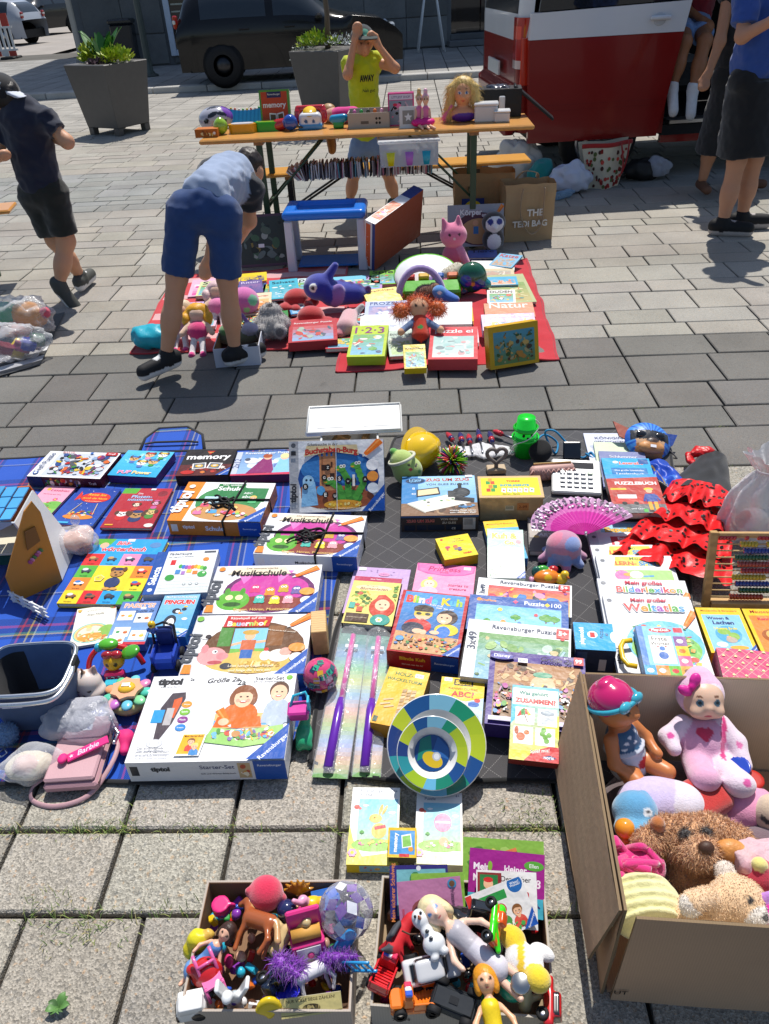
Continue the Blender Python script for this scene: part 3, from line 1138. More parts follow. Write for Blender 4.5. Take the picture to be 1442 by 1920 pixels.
def flat(kindf,name,label,cat,c4,t,art,z0=.014,zt=None,**kw):
 zb=z0+t
 ctr,U,V,N,w,h=frame_px(c4,zb,None if zt is None else zt+t)
 return kindf(mat_from(ctr-N*t,U,V,N),w,h,t,name,label,cat,art,**kw)
def lean(kindf,name,label,cat,bl,br,zb,tilt,h,t,art,back=.0,**kw):
 a,b=G(*bl,zb),G(*br,zb)
 U=(b-a).normalized()
 Y=ZV(1).cross(U).normalized()
 V=Y*cos(radians(tilt))+ZV(1)*sin(radians(tilt))
 N=U.cross(V).normalized()
 w=(b-a).length
 ctr=(a+b)/2+V*h/2
 return kindf(mat_from(ctr-N*t,U,V,N),w,h,t,name,label,cat,art,**kw)
#BLANKETS AND THE GAMES ON THEM
def cloth_mat(name,fn):
 m,n,L,p=new_mat(name)
 tc=n.new('ShaderNodeTexCoord')
 col=fn(m,n,L,tc)
 L.new(col,p.inputs['Base Color'])
 iv(p,'Roughness',.9)
 iv(p,'Specular IOR Level',.15)
 iv(p,'Sheen Weight',.3)
 wv=n.new('ShaderNodeTexNoise');iv(wv,'Scale',380)
 L.new(tc.outputs['Object'],wv.inputs['Vector'])
 b=n.new('ShaderNodeBump');iv(b,'Strength',.5);iv(b,'Distance',.0015)
 L.new(wv.outputs['Fac'],b.inputs['Height']);L.new(b.outputs[0],p.inputs['Normal'])
 MATS[name]=m
def plaid(m,n,L,tc):
 sep=n.new('ShaderNodeSeparateXYZ');L.new(tc.outputs['Object'],sep.inputs[0])
 def ramp(axis,period,stops,ph=.0):
  md=n.new('ShaderNodeMath');md.operation='MULTIPLY_ADD'
  iv(md,1,1/period);iv(md,2,ph+20)
  L.new(sep.outputs[axis],md.inputs[0])
  fr=n.new('ShaderNodeMath');fr.operation='FRACT';L.new(md.outputs[0],fr.inputs[0])
  cr=n.new('ShaderNodeValToRGB');cr.color_ramp.interpolation='CONSTANT'
  e=cr.color_ramp.elements
  e[0].position=0;e[0].color=(*stops[0][1],1)
  e[1].position=stops[1][0];e[1].color=(*stops[1][1],1)
  for pz,c in stops[2:]:
   q=e.new(pz);q.color=(*c,1)
  L.new(fr.outputs[0],cr.inputs[0])
  return cr.outputs[0]
 BL,NV=(.012,.075,.42),(.006,.02,.12)
 RD,YE,WH,GN=(.3,.02,.05),(.4,.33,.06),(.3,.33,.4),(.06,.2,.12)
 a=ramp(0,.30,[(0,BL),(.30,NV),(.34,RD),(.365,NV),(.43,YE),(.45,NV),(.50,WH),(.515,BL),(.62,NV),(.64,BL),(.8,NV),(.83,RD),(.85,NV),(.9,BL)],.1)
 b=ramp(1,.42,[(0,BL),(.38,NV),(.41,YE),(.425,GN),(.445,NV),(.50,RD),(.525,NV),(.60,BL),(.85,NV),(.87,WH),(.88,BL)],.05)
 wv=n.new('ShaderNodeTexWave');wv.wave_type='BANDS';wv.bands_direction='DIAGONAL'
 iv(wv,'Scale',150)
 L.new(tc.outputs['Object'],wv.inputs['Vector'])
 gt=n.new('ShaderNodeMath');gt.operation='GREATER_THAN';iv(gt,1,.5)
 L.new(wv.outputs['Fac'],gt.inputs[0])
 mx=n.new('ShaderNodeMix');mx.data_type='RGBA'
 L.new(gt.outputs[0],mx.inputs[0]);L.new(a,mx.inputs[6]);L.new(b,mx.inputs[7])
 return mx.outputs[2]
cloth_mat('plaid',plaid)
def quilt(m,n,L,tc):
 sep=n.new('ShaderNodeSeparateXYZ');L.new(tc.outputs['Object'],sep.inputs[0])
 outs=[]
 for sg in(1,-1):
  ad=n.new('ShaderNodeMath');ad.operation='MULTIPLY_ADD';iv(ad,1,sg*1.0)
  L.new(sep.outputs[0],ad.inputs[0]);L.new(sep.outputs[1],ad.inputs[2])
  sc=n.new('ShaderNodeMath');sc.operation='MULTIPLY_ADD';iv(sc,1,1/.085);iv(sc,2,30)
  L.new(ad.outputs[0],sc.inputs[0])
  fr=n.new('ShaderNodeMath');fr.operation='FRACT';L.new(sc.outputs[0],fr.inputs[0])
  lt=n.new('ShaderNodeMath');lt.operation='LESS_THAN';iv(lt,1,.028)
  L.new(fr.outputs[0],lt.inputs[0])
  ds=n.new('ShaderNodeMath');ds.operation='MULTIPLY_ADD';iv(ds,1,-sg*1.0)
  L.new(sep.outputs[0],ds.inputs[0]);L.new(sep.outputs[1],ds.inputs[2])
  d2=n.new('ShaderNodeMath');d2 .operation='MULTIPLY';iv(d2,1,1/.0085)
  L.new(ds.outputs[0],d2 .inputs[0])
  f2=n.new('ShaderNodeMath');f2 .operation='FRACT';L.new(d2 .outputs[0],f2 .inputs[0])
  g2=n.new('ShaderNodeMath');g2 .operation='LESS_THAN';iv(g2,1,.6)
  L.new(f2 .outputs[0],g2 .inputs[0])
  mm=n.new('ShaderNodeMath');mm.operation='MULTIPLY'
  L.new(lt.outputs[0],mm.inputs[0]);L.new(g2 .outputs[0],mm.inputs[1])
  outs.append(mm.outputs[0])
 mxm=n.new('ShaderNodeMath');mxm.operation='MAXIMUM'
 L.new(outs[0],mxm.inputs[0]);L.new(outs[1],mxm.inputs[1])
 mx=n.new('ShaderNodeMix');mx.data_type='RGBA'
 iv(mx,6,(.062,.06,.063,1));iv(mx,7,(.2,.195,.19,1))
 L.new(mxm.outputs[0],mx.inputs[0])
 return mx.outputs[2]
cloth_mat('quilt',quilt)
def blanket(name,label,cat,outline_px,mat,border,z=.009,amp=.004,seed=0,nu=70,round_=.0,colfn=None):
 P=[G(x,y,0)for x,y in outline_px]
 a,b,c,d=P
 o=(a+b+c+d)/4
 root=thing(name,label,cat,(o.x,o.y,0))
 def f(u,v):
  s,t=u*2-1,v*2-1
  if round_:
   k=round_
   s2=s*sqrt(max(0,1-k*t**6*s*s))
   t2=t*sqrt(max(0,1-k*s**6*t*t))
   s,t=s2,t2
  U,V=(s+1)/2,(t+1)/2
  q=a.lerp(b,U).lerp(d.lerp(c,U),V)-o
  nn=noise.noise(V3((q.x*5,q.y*5,seed)))+.5*noise.noise(V3((q.x*13,q.y*13,seed+4)))
  return(q.x+.016*noise.noise(V3((q.y*4,seed,0))),q.y+.014*noise.noise(V3((q.x*4,0,seed))),z+amp*nn)
 mb=MB();mb.grid(f,nu,nu,'808080',colfn=colfn)
 cl=mb.to('cloth',mat,root)
 n=60
 edge=[f(i/n,0)for i in range(n)]+[f(1,i/n)for i in range(n)]+[f(1-i/n,1)for i in range(n)]+[f(0,1-i/n)for i in range(n+1)]
 mb=MB();mb.tube([(x,y,zz-.001)for x,y,zz in edge],.0075,border,n=6,caps=False,flat=(1,.7))
 mb.to('bound_edge','cloth',root)
 return root
pb=blanket('picnic_blanket','royal blue tartan picnic blanket with black edging at the left','blanket',[(-260,1478),(555,1466),(690,838),(-160,868)],'plaid','14151a',seed=3,round_=.12)
gm=blanket('quilted_mat','dark grey diamond quilted picnic mat on the right of the tartan blanket','mat',[(556,1462),(1335,1478),(1252,806),(735,816)],'quilt','0f0f10',z=.012,seed=8,round_=.10)
fl=[G(x,y,.006)for x,y in((262,846),(383,842),(380,815),(352,800),(298,803),(272,822))]
mb=MB();fc=sum(fl,V3())/6
mb.add([tuple(q-V3(pb.location))for q in fl],[tuple(range(6))],'3050a0')
mb.to('closing_flap','plaid',pb)
mb=MB();mb.tube([tuple(q-V3(pb.location))for q in[fl[1],fl[2],fl[3],fl[4],fl[5],fl[0]]],.007,'14151a',n=6,flat=(1,.6));mb.to('flap_edge','cloth',pb)
h0,h1=G(272,832,.016)-V3(pb.location),G(372,829,.016)-V3(pb.location)
mb=MB();mb.tube([h0,h0 .lerp(h1,.2)+ZV(.006),h0 .lerp(h1,.8)+ZV(.006),h1],.007,'101012',n=6,flat=(1,.5));mb.to('carry_strap','cloth',pb)
SKY,GRS='7cc4ec','6cae48'
HERO=['b8241c','2a4a8c','e0c030','3c8a3a','50545c','c8ccd4','7a2a6a','201c20','d86a28','8fa8c8','e8e8ec']
PUP=['d8a048','5a3a24','e8e4dc','c02a2a','2a5aa8','8a6a4a','f0d048','3a3a44','e07aa0']
def a_hero(A):
 A.r(0,0,1,1,'f2f3f6');A.r(.17,.05,.97,.93,'c8d0dc')
 A.blobs(.17,.06,.97,.92,120,HERO,.055,3)
 A.t('Trefl Puzzle',.085,.5,.5,'28406c',rot=90,hs=1.0);A.e(.085,.12,.035,'1c4f9c');A.e(.085,.12,.022,'e8eef8')
 A.r(.82,.86,.98,.98,'c01c24');A.t('Trefl',.9,.92,.1,'f8f8f8');A.t('MARVEL',.3,.93,.18,'b81c20');A.star(.62,.93,.03,'2868b8',8,.6)
def a_hero_f(A):
 A.r(0,0,1,1,'4a1826');A.blobs(.2,.05,.75,.95,40,HERO+['c88a3c','6a2a3a'],.035,9);A.r(0,0,.2,1,'232a5c');A.t('Trefl',.88,.5,.1,'f0e8e8')
def a_pup(A):
 A.grad(0,0,1,1,'2fa8dc','58c4ec');A.blobs(.05,.3,.98,.9,34,['4ab8e8','8ad8f4','68c8f0','b8e4f6'],.09,4)
 for(u,v,c)in((.28,.66,'d8a868'),(.5,.5,'eceae6'),(.72,.56,'e0b070'),(.55,.82,'e8c090'),(.82,.84,'f0ece8')):
  A.e(u,v,.10,c,.085);A.e(u-.075,v+.07,.04,'6a4630',.05);A.e(u+.075,v+.07,.04,'6a4630',.05)
  A.e(u,v+.075,.075,random.choice(['c02a2a','3a7ac0','e8c038']),.03);A.e(u-.03,v+.01,.016,'201c1c');A.e(u+.03,v+.01,.016,'201c1c');A.e(u,v-.035,.02,'40302c',.014)
  A.e(u,v-.13,.06,random.choice(['c8482c','3f9a48','5878c0','d890b8']),.045)
 A.t('PUP',.3,.13,.26,'e84a98',o='fafafa',rot=4);A.t('Power',.66,.13,.38,'f2d238',o='f6f6f6')
def a_cars(A):
 A.r(0,0,1,1,'231e20');A.r(0,0,1,.42,'5c2020');A.blobs(.02,.02,.98,.4,26,['8a2420','c04030','3a2022','e0d8d0','d87a30'],.06,6)
 A.P([(.42,.95),(.58,.95),(.5,.8)],'b82a20');A.t('CARS',.5,.89,.1,'e8d048');A.t('memory',.5,.66,.86,'fafafa',off=.03)
 for u,rt in((.38,8),(.68,-8)):
  c,s_=cos(radians(rt)),sin(radians(rt))
  for q,cc in((1.0,'f4f4f4'),(.82,'6a7078')):
   A.poly([(u*A.w+(x*c-y*s_)*q*.13*A.w,.36*A.h+(x*s_+y*c)*q*.13*A.w)for x,y in((-1,-.8),(1,-.8),(1,.8),(-1,.8))],cc)
  A.e(u,.36,.075,'e8b830',.05);A.e(u,.37,.04,'d0d4d8',.025)
 A.e(.2,.12,.13,'c02820',.07);A.corner()
def a_ice(A):
 A.grad(0,0,1,1,'9cc0e0','6f94c8');A.blobs(.1,.05,1,.8,30,['b8d4ec','d8e8f6','7aa0d0','9ab4dc','6a78b8'],.1,5)
 A.P([(.25,.08),(.48,.7),(.62,.72),(.72,.1)],'8a2a6a');A.e(.56,.74,.07,'e8b898',.08);A.e(.55,.8,.08,'a8502c',.07)
 A.P([(.68,.05),(.78,.7),(.92,.68),(.98,.05)],'8cc8ec');A.e(.85,.72,.07,'ecc0a4',.08);A.e(.85,.79,.08,'f0dca0',.08)
 A.e(.3,.6,.13,'e8ecf2',.09);A.e(.22,.66,.05,'50586c')
 A.r(0,.0,.1,1,'c6cede');A.t('2x12',.05,.5,.3,'41568c',rot=90);A.t('Ravensburger Puzzle',.55,.92,.8,'f4f8fc');A.P([(0,0),(1,0),(1,.09),(0,.06)],'d03a5c')
def a_lese(A):
 A.r(0,0,1,1,'f0a8c0');A.r(0,0,1,.36,'8cc468');A.e(.8,.3,.3,'78b850',.2);A.t('Lesebien',.6,.84,.62,'b02a5c',shear=.2);A.t('Geschichten zum Lesen',.45,.68,.6,'8a3858')
 A.e(.2,.86,.07,'e8b838');A.flower(.7,.5,.08,'e05a8c');A.blobs(.1,.06,.9,.5,16,['e8c850','f4e8e0','d85a78','5a9a40'],.06,8)
def a_night(A):
 A.grad(0,0,1,1,'2c56b0','20409c')
 for i in range(26):
  R=RN(i);A.star(R.uniform(.04,.96),R.uniform(.04,.96),R.uniform(.008,.02),'e8f0fc')
 A.P([(.2,.78),(.12,.88),(.1,.62),(.2,.68)],'d83428');A.e(.56,.72,.36,'d8382a',.2);A.t('Reise los',.56,.8,.44,'f4c838',shear=.15);A.t('durch die Nacht',.56,.7,.6,'f4c838',shear=.15);A.t('Gute-Nacht-Geschichten',.57,.62,.4,'f4e0c0')
 A.e(.5,.2,.36,'e08a30',.1);A.blobs(.2,.2,.84,.38,24,['c83a30','e8e0d4','4f8a50','8a5a3c','f0c048','5a7ac8'],.05,11)
 A.P([(.2,.25),(.22,.25),(.36,.56),(.34,.56)],'d0b890');A.P([(.8,.25),(.82,.25),(.74,.56),(.72,.56)],'d0b890');A.r(.05,.02,.4,.06,'48b4e0')
def a_red(A):
 A.grad(0,0,1,1,'a82430','b8303c');A.P([(0,.86),(.3,.86),(.34,1),(0,1)],'5fae38');A.e(.85,.86,.1,'8a2a34');A.t('Die',.4,.86,.1,'e8e8e8');A.t('Pfoten-',.46,.78,.42,'b8d0f0',o='2a3a6c',rot=0);A.t('missionen',.46,.7,.5,'b8d0f0',o='2a3a6c')
 for(u,v,q,c,h)in((.26,.34,.11,'ece8e4','c82a28'),(.56,.32,.14,'b88a50','2c3c6c'),(.82,.38,.1,'d8b878','4f8a3c'),(.45,.56,.07,'e8d8c0','c84a3a'),(.82,.6,.07,'e0a8c0','c85a98')):
  A.e(u,v-.1,q*.9,h,q*.8);A.e(u,v,q,c,q*.85);A.e(u,v+.07,q*.8,h,q*.35);A.e(u-q,v+.02,q*.4,'5a3c2c',q*.6);A.e(u+q,v+.02,q*.4,'5a3c2c',q*.6)
  A.e(u-q*.35,v,q*.16,'1c1818');A.e(u+q*.35,v,q*.16,'1c1818');A.e(u,v-.03,q*.2,'382822',q*.14)
 A.e(.92,.06,.09,'ece4dc',.06);A.r(.06,.05,.22,.08,'e8a830');A.sticker(.62,.965,.1)
def a_school(A):
 A.r(0,0,1,1,'f0f1f2');A.P([(0,0),(.16,0),(.2,1),(0,1)],'ee8a24');A.e(.56,.5,.36,'3c8c50',.3);A.r(.42,.5,.95,.86,'2f7f48');A.r(.28,.3,.52,.62,'bfe0f0')
 A.e(.56,.24,.36,'c89458',.16);A.r(.37,.8,.68,.96,'2c7a40');A.t('Wir spielen',.52,.925,.22,'f4f4f0');A.t('Schule',.52,.835,.28,'fafafa',off=.03)
 A.t('ABC',.74,.72,.1,'eef4ee');A.t('abc',.74,.63,.1,'eef4ee')
 for(u,v,h,s_)in((.32,.5,'8a5a2c','e05a78'),(.44,.34,'2c2420','58a8d8'),(.82,.6,'e8c860','58b878'),(.28,.3,'c87838','e87aa8'),(.66,.32,'e8d070','d84a3c')):
  A.kid(u,v,.035,h,s_)
 A.blobs(.3,.1,.84,.28,26,['e8c050','c83a4c','4a90c8','f0f0e8','8ac860','e88ab0'],.028,5)
 A.t('tiptoi',.07,.45,.42,'fafafa',rot=84,off=.04);A.e(.08,.86,.035,'f4ece0');A.corner()
def f_tip(c,word):
 def f(A):
  A.r(0,0,1,1,c);A.r(.03,.25,.1,.75,'f0e8e0');A.t('tiptoi',.22,.55,.13,'f6f2ee',off=.03);A.t(word,.5,.5,.2,'f6f2ee' if c!='e8e9ec' else '1c1c20',off=.03);A.r(.76,0,1,1,'1c55b0');A.t('Ravensburger',.88,.5,.15,'e8eef8')
 return f
def a_music(A):
 A.r(0,0,1,1,'f1f1f3');A.r(0,0,.1,1,'d8dade');A.e(.55,.44,.42,'6a2464',.29);A.e(.55,.5,.36,'c83c9c',.2);A.P([(.3,.6),(.2,.9),(.4,.85)],'e478c0');A.P([(.62,.62),(.58,.9),(.75,.88)],'e478c0')
 A.e(.55,.2,.36,'8a3a2c',.1);A.e(.24,.26,.15,'5fae34',.13);A.e(.17,.44,.025,'4f9a2c',.05);A.e(.31,.44,.025,'4f9a2c',.05);A.e(.2,.32,.035,'f4f0b0');A.e(.29,.32,.035,'f4f0b0');A.e(.24,.18,.08,'2c5a1c',.03)
 for(u,v,c)in((.42,.5,'d83a78'),(.56,.44,'e8902c'),(.68,.5,'c8a030'),(.8,.46,'6a5a9c'),(.62,.26,'e8d43c'),(.74,.27,'f0a0a8'),(.48,.28,'48b8a8')):
  A.e(u,v,.045,c,.055);A.e(u-.015,v+.03,.014,'fafaf6');A.e(u+.015,v+.03,.014,'fafaf6');A.e(u-.015,v+.03,.006,'181818');A.e(u+.015,v+.03,.006,'181818');A.e(u+.03,v-.06,.02,c);A.e(u-.03,v-.06,.02,c)
 A.P([(.12,.8),(.2,.95),(.66,.95),(.72,.8)],'ecdcc0');A.t('Die monsterstarke',.44,.93,.3,'2c2420');A.t('Musikschule',.42,.83,.52,'1c1614',off=.03,shear=.1)
 A.t('Singen, Hören, Musizieren',.52,.06,.5,'e8c070');A.pen(.74,.72,.97,.93);A.t('tiptoi',.045,.4,.36,'50545c',rot=84,off=.04);A.e(.9,.42,.07,'f0a040',.05);A.e(.91,.24,.06,'f6f6f6',.05);A.e(.06,.92,.03,'f08a28');A.P([(.01,.02),(.09,.02),(.08,.16),(.02,.16)],'f08a28');A.corner()
def a_farm(A):
 A.r(0,0,1,1,'f2f2f3');A.r(0,0,.1,1,'d4d6da');A.e(.55,.44,.42,'6a4628',.3);A.r(.36,.3,.64,.76,'88c8ec');A.r(.36,.3,.64,.42,'7ab850');A.e(.56,.2,.38,'d8b860',.12);A.r(.24,.46,.35,.8,'4f8a3c');A.r(.65,.46,.78,.8,'8a5a30')
 A.r(.44,.38,.56,.56,'c8663c');A.r(.45,.26,.55,.4,'3868b0');A.e(.5,.63,.045,'ecb890',.05);A.e(.5,.69,.07,'c8a048',.03);A.P([(.36,.5),(.44,.54),(.44,.5),(.36,.46)],'ecb890');A.P([(.56,.54),(.64,.56),(.64,.52),(.56,.5)],'ecb890')
 A.e(.22,.3,.12,'f0a0a0',.1);A.e(.31,.3,.05,'e88a8e',.04);A.e(.15,.42,.03,'e88a8e',.05);A.e(.24,.37,.022,'fafafa');A.e(.245,.37,.01,'181818');A.e(.26,.2,.06,'b85058',.02)
 A.e(.77,.3,.09,'f4ece0',.07);A.e(.82,.36,.05,'e8a898',.045);A.e(.66,.3,.045,'f6f2ec',.055);A.e(.66,.4,.02,'d0302c',.02);A.e(.36,.14,.05,'404048',.035);A.blobs(.44,.1,.8,.22,26,['e8cc78','c8a040','b88a38','f0dc98'],.03,4)
 A.e(.13,.66,.05,'f4f0ea',.06);A.e(.15,.62,.025,'40383a')
 A.P([(.25,.78),(.27,.98),(.66,.96),(.64,.78)],'c02428');A.t('Rätselspaß auf dem',.45,.93,.3,'f8f0e8')
 A.multi('Bauernhof',.45,.84,.34,['f0f0f0','e8d048','8ac8f0','f0b0c0','f0f0f0','a8d868','f0c048'],off=.04)
 A.t('Wo hat sich die Kuh versteckt?',.76,.7,.24,'f4ead8',rot=-8);A.t('Löse lustige Logik-Rätsel',.56,.13,.36,'f2e6c8');A.t('und fange die Tiere ein!',.56,.06,.34,'f2e6c8')
 A.pen(.8,.76,.99,.97);A.t('tiptoi',.045,.42,.34,'50545c',rot=84,off=.04);A.e(.04,.93,.03,'78b83c');A.e(.91,.42,.07,'f0963c',.05);A.e(.92,.26,.06,'f4f4f4',.05);A.P([(.01,.02),(.09,.02),(.08,.16),(.02,.16)],'f08a28');A.corner()
def a_start(A):
 A.r(0,0,1,1,'f3f3f4')
 for q,c in((.30,'e6e7ea'),(.25,'f3f3f4'),(.2,'dfe1e5'),(.15,'f3f3f4'),(.1,'dadce1'),(.06,'f3f3f4')):
  A.e(.4,.52,q,c,q*.95)
 A.t('tiptoi',.13,.915,.17,'2c2c30',off=.05,o='8a8c92');A.t('Spielen Lernen Staunen',.14,.86,.14,'50545c')
 A.t('Starter-Set',.82,.945,.2,'2c3038');A.t('Stift und Lernspiel-Abenteuer',.82,.9,.22,'606468');A.e(.955,.95,.022,'78b83c')
 A.t('Größe 2a',.5,.935,.22,'1c1c22',shear=.3,rot=3);A.t('2a',.28,.95,.03,'1c1c22');A.t('2a',.63,.9,.06,'1c1c22')
 A.poly([(x*A.w,y*A.h)for x,y in((.135,.24),(.12,.6),(.17,.78),(.26,.79),(.27,.72),(.225,.42),(.165,.22))],'4a4048')
 A.poly([(x*A.w,y*A.h)for x,y in((.2,.5),(.195,.7),(.245,.73),(.25,.68),(.225,.48))],'d85a24')
 for q,c in((.055,'c8cace'),(.045,'f3f3f4'),(.035,'c8cace'),(.026,'f3f3f4')):
  A.e(.15,.2,q,c,q*.6)
 A.r(.08,.43,.155,.58,'2f9ad8');A.r(.165,.4,.215,.6,'b8b4b4')
 for v,c,wd in((.64,'f0962c','Wissen'),(.55,'7ab83c','Spiele'),(.46,'8a3a8c','Musik'),(.37,'2f86d0','Kreativ')):
  A.e(.29,v,.035,c,.028);A.t(wd,.29,v,.045,'f6f6f6')
 A.P([(.5,.35),(.86,.35),(.86,.52),(.5,.52)],'e8c080');A.r(.5,.38,.86,.44,'6ab4e0')
 A.e(.66,.5,.12,'ee6a1e',.11);A.P([(.5,.36),(.82,.36),(.8,.48),(.52,.48)],'ee6a1e')
 A.e(.665,.745,.084,'8a5230',.084);A.e(.6,.7,.03,'8a5230',.06);A.e(.73,.7,.03,'8a5230',.06);A.e(.665,.7,.062,'f4c8a4',.082);A.P([(.6,.74),(.62,.8),(.67,.82),(.73,.78),(.735,.72),(.7,.77),(.64,.77)],'8a5230')
 A.e(.645,.715,.009,'3c2c20',.007);A.e(.69,.715,.009,'3c2c20',.007);A.e(.667,.655,.024,'b84a40',.012);A.e(.667,.66,.018,'faf6f2',.006);A.e(.63,.67,.014,'f0a890');A.e(.7,.67,.014,'f0a890')
 A.e(.905,.52,.09,'b4c2d0',.12);A.r(.81,.4,1,.5,'b4c2d0');A.e(.9,.79,.066,'5a3a28',.075);A.e(.9,.755,.056,'f2c4a0',.07);A.e(.885,.765,.008,'3c2c20',.006);A.e(.92,.765,.008,'3c2c20',.006);A.e(.9,.715,.02,'b84a40',.01);A.e(.9,.718,.015,'faf6f2',.005)
 A.pen(.62,.36,.52,.57,.03);A.e(.565,.42,.035,'f2c4a0',.03)
 A.P([(.46,.2),(.72,.14),(.98,.2),(.96,.38),(.72,.32),(.5,.36)],'9acc70');A.P([(.72,.14),(.98,.2),(.96,.38),(.72,.32)],'a8d47c');A.blobs(.5,.2,.94,.35,60,['6ab4e0','e8c050','d8604c','f0ead8','5a9a48','c89058','8a70b0'],.026,8)
 A.P([(.3,.05),(.46,.05),(.48,.3),(.32,.3)],'f4f4f0');A.P([(.312,.07),(.45,.07),(.468,.28),(.33,.28)],'f0b428');A.kid(.39,.2,.024,'8a5a30','d84a3c');A.kid(.42,.15,.022,'e8d070','3c88c8');A.t('Mein Starter-Buch',.4,.26,.12,'7a2a20')
 A.t('Das audiodigitale',.14,.13,.17,'303848');A.t('Lern- und Kreativsystem',.16,.09,.22,'303848');A.t('für Bücher, Spiele und Spielzeug',.16,.05,.2,'70747c');A.corner()
def a_start_f(A):
 A.r(0,0,1,1,'e2e3e7');A.r(.02,.3,.07,.8,'30343c');A.t('tiptoi',.21,.6,.12,'30343a',off=.05,o='9a9ca4');A.t('Starter-Set',.57,.7,.22,'2c3a6c');A.t('Stift und Wörter-Bilderbuch',.57,.35,.22,'4a4e5c');A.r(.7,.1,.78,.9,'c8b088');A.blobs(.7,.15,.78,.85,12,['d8a048','c05a3c','f0e8d0'],.02,3);A.r(.8,0,1,1,'1c55b0');A.t('Ravensburger',.9,.75,.15,'e8eef8')
WB=['e03030','30a0dc','e890b8','2858b0','58b040','f2d22c','f2d22c','f0882c','f0882c','f2d22c','f2d22c','e8d82c','f2d22c','d82830','28a0e0','48b048']
def a_words(A):
 A.r(0,0,1,1,'2aa0dc');A.P([(0,.9),(.24,.9),(.28,1),(0,1)],'60b038')
 A.t('Bild-',.42,.93,.2,'d82c3c',o='fafafa',shear=.15,off=.03);A.t('wörterbuch',.46,.83,.62,'d82c3c',o='fafafa',shear=.15,off=.03);A.e(.16,.89,.06,'f0b898',.06);A.sticker(.5,.98,.1);A.e(.87,.9,.08,'5a8ac0',.06)
 for r in range(4):
  for c in range(4):
   A.r(c/4,.75-(r+1)*.1875,(c+1)/4,.75-r*.1875,WB[r*4+c])
 A.r(.25,.1875,.75,.5625,'f2d22c')
 R=RN(5)
 for r in range(4):
  for c in range(4):
   if r in(1,2)and c in(1,2):
    continue
   u,v=c/4+.125,.75-(r+.5)*.1875
   cc=R.choice(['303848','c83030','f0f0f0','5a4a3c','8a5a3c','404858'])
   A.e(u,v+.01,.07,cc,.03);A.e(u-.02,v+.03,.04,R.choice(['d8dce0','484c58','c8a060','3878c0']),.025);A.e(u-.04,v-.015,.016,'202020');A.e(u+.04,v-.015,.016,'202020');A.t('Wortbild',u,v-.07,.1,'282820')
 A.e(.56,.3,.1,'2c3a68',.1);A.e(.56,.44,.09,'b88448',.075);A.e(.56,.5,.085,'2a3660',.03);A.e(.48,.5,.03,'6a4426',.045);A.e(.64,.5,.03,'6a4426',.045);A.e(.53,.45,.014,'181818');A.e(.6,.45,.014,'181818');A.e(.56,.41,.02,'30221a',.014);A.e(.52,.21,.05,'d8a050',.025);A.e(.62,.21,.05,'d8a050',.025)
 A.star(.36,.36,.07,'e8e0b0',5,.8);A.star(.36,.36,.06,'f2d22c',5,.8);A.t('ab 2',.36,.37,.06,'2a4a9c')
def a_raupe(A):
 A.r(0,0,1,1,'e8ebec');A.grad(.2,.03,.99,.62,'d0d8d8','eef0f0');A.r(0,0,.18,1,'1c4fa0');A.t('Selecta',.09,.42,.44,'f4f6fa',rot=88,off=.03);A.e(.09,.1,.04,'e8eef6')
 for i in range(7):
  A.r(.2,.05+i*.075,.99,.054+i*.075,'bcc4c4')
 A.t('Fädelraupe',.4,.92,.36,'2c3a58');A.t('Das magnetische Fädelspiel',.42,.85,.4,'68707c');A.r(.28,.66,.36,.78,'d0282c')
 for i in range(9):
  A.e(.46+i*.05,.62-.03*sin(i*.5)-(i>5)*(i-5)*.03,.034,['48a848','3878c8','8a5ab0','d85a98','e06a3c','e8a030','e8d040','78c048','3c9840'][i],.05)
 A.e(.84,.42,.075,'3fa048',.075);A.e(.86,.45,.02,'f4f4e8');A.e(.34,.36,.075,'3a9c44',.075);A.r(.4,.44,.48,.54,'4888c8');A.r(.5,.42,.56,.5,'a878c0');A.r(.58,.46,.66,.54,'f0c858');A.r(.68,.42,.76,.5,'e08038')
 A.e(.84,.77,.05,'e88830');A.r(.78,.93,.97,.97,'50545c')
 for u in(.6,.7,.8):
  A.e(u,.2,.025,'505860');A.e(u,.2,.019,'dce2e2')
def a_holle(A):
 A.r(0,0,1,1,'f0ece0');A.t('Mit Jakob Märchen lesen',.5,.9,.46,'6a7058',shear=.2);A.t('Frau Holle',.5,.79,.42,'4a4c3c',shear=.2)
 for q,c in((.44,'8ac8c0'),(.4,'e8d080'),(.36,'e8a878'),(.32,'d8e0c8')):
  A.e(.46,.3,q,c,q*.8)
 A.e(.85,.3,.22,'8cbc58',.22);A.e(.45,.2,.3,'e8a048',.14);A.e(.4,.4,.07,'f0c8a0');A.e(.4,.46,.08,'e8d080',.05);A.blobs(.15,.05,.9,.35,30,['f0c070','e08a48','f8f0d8','d8b060','b8d080'],.05,7);A.blobs(.02,.88,.2,.99,8,['e87a58','e8b848'],.04,3);A.blobs(.8,.86,.99,.99,8,['e87a58','8cbc58'],.04,2)
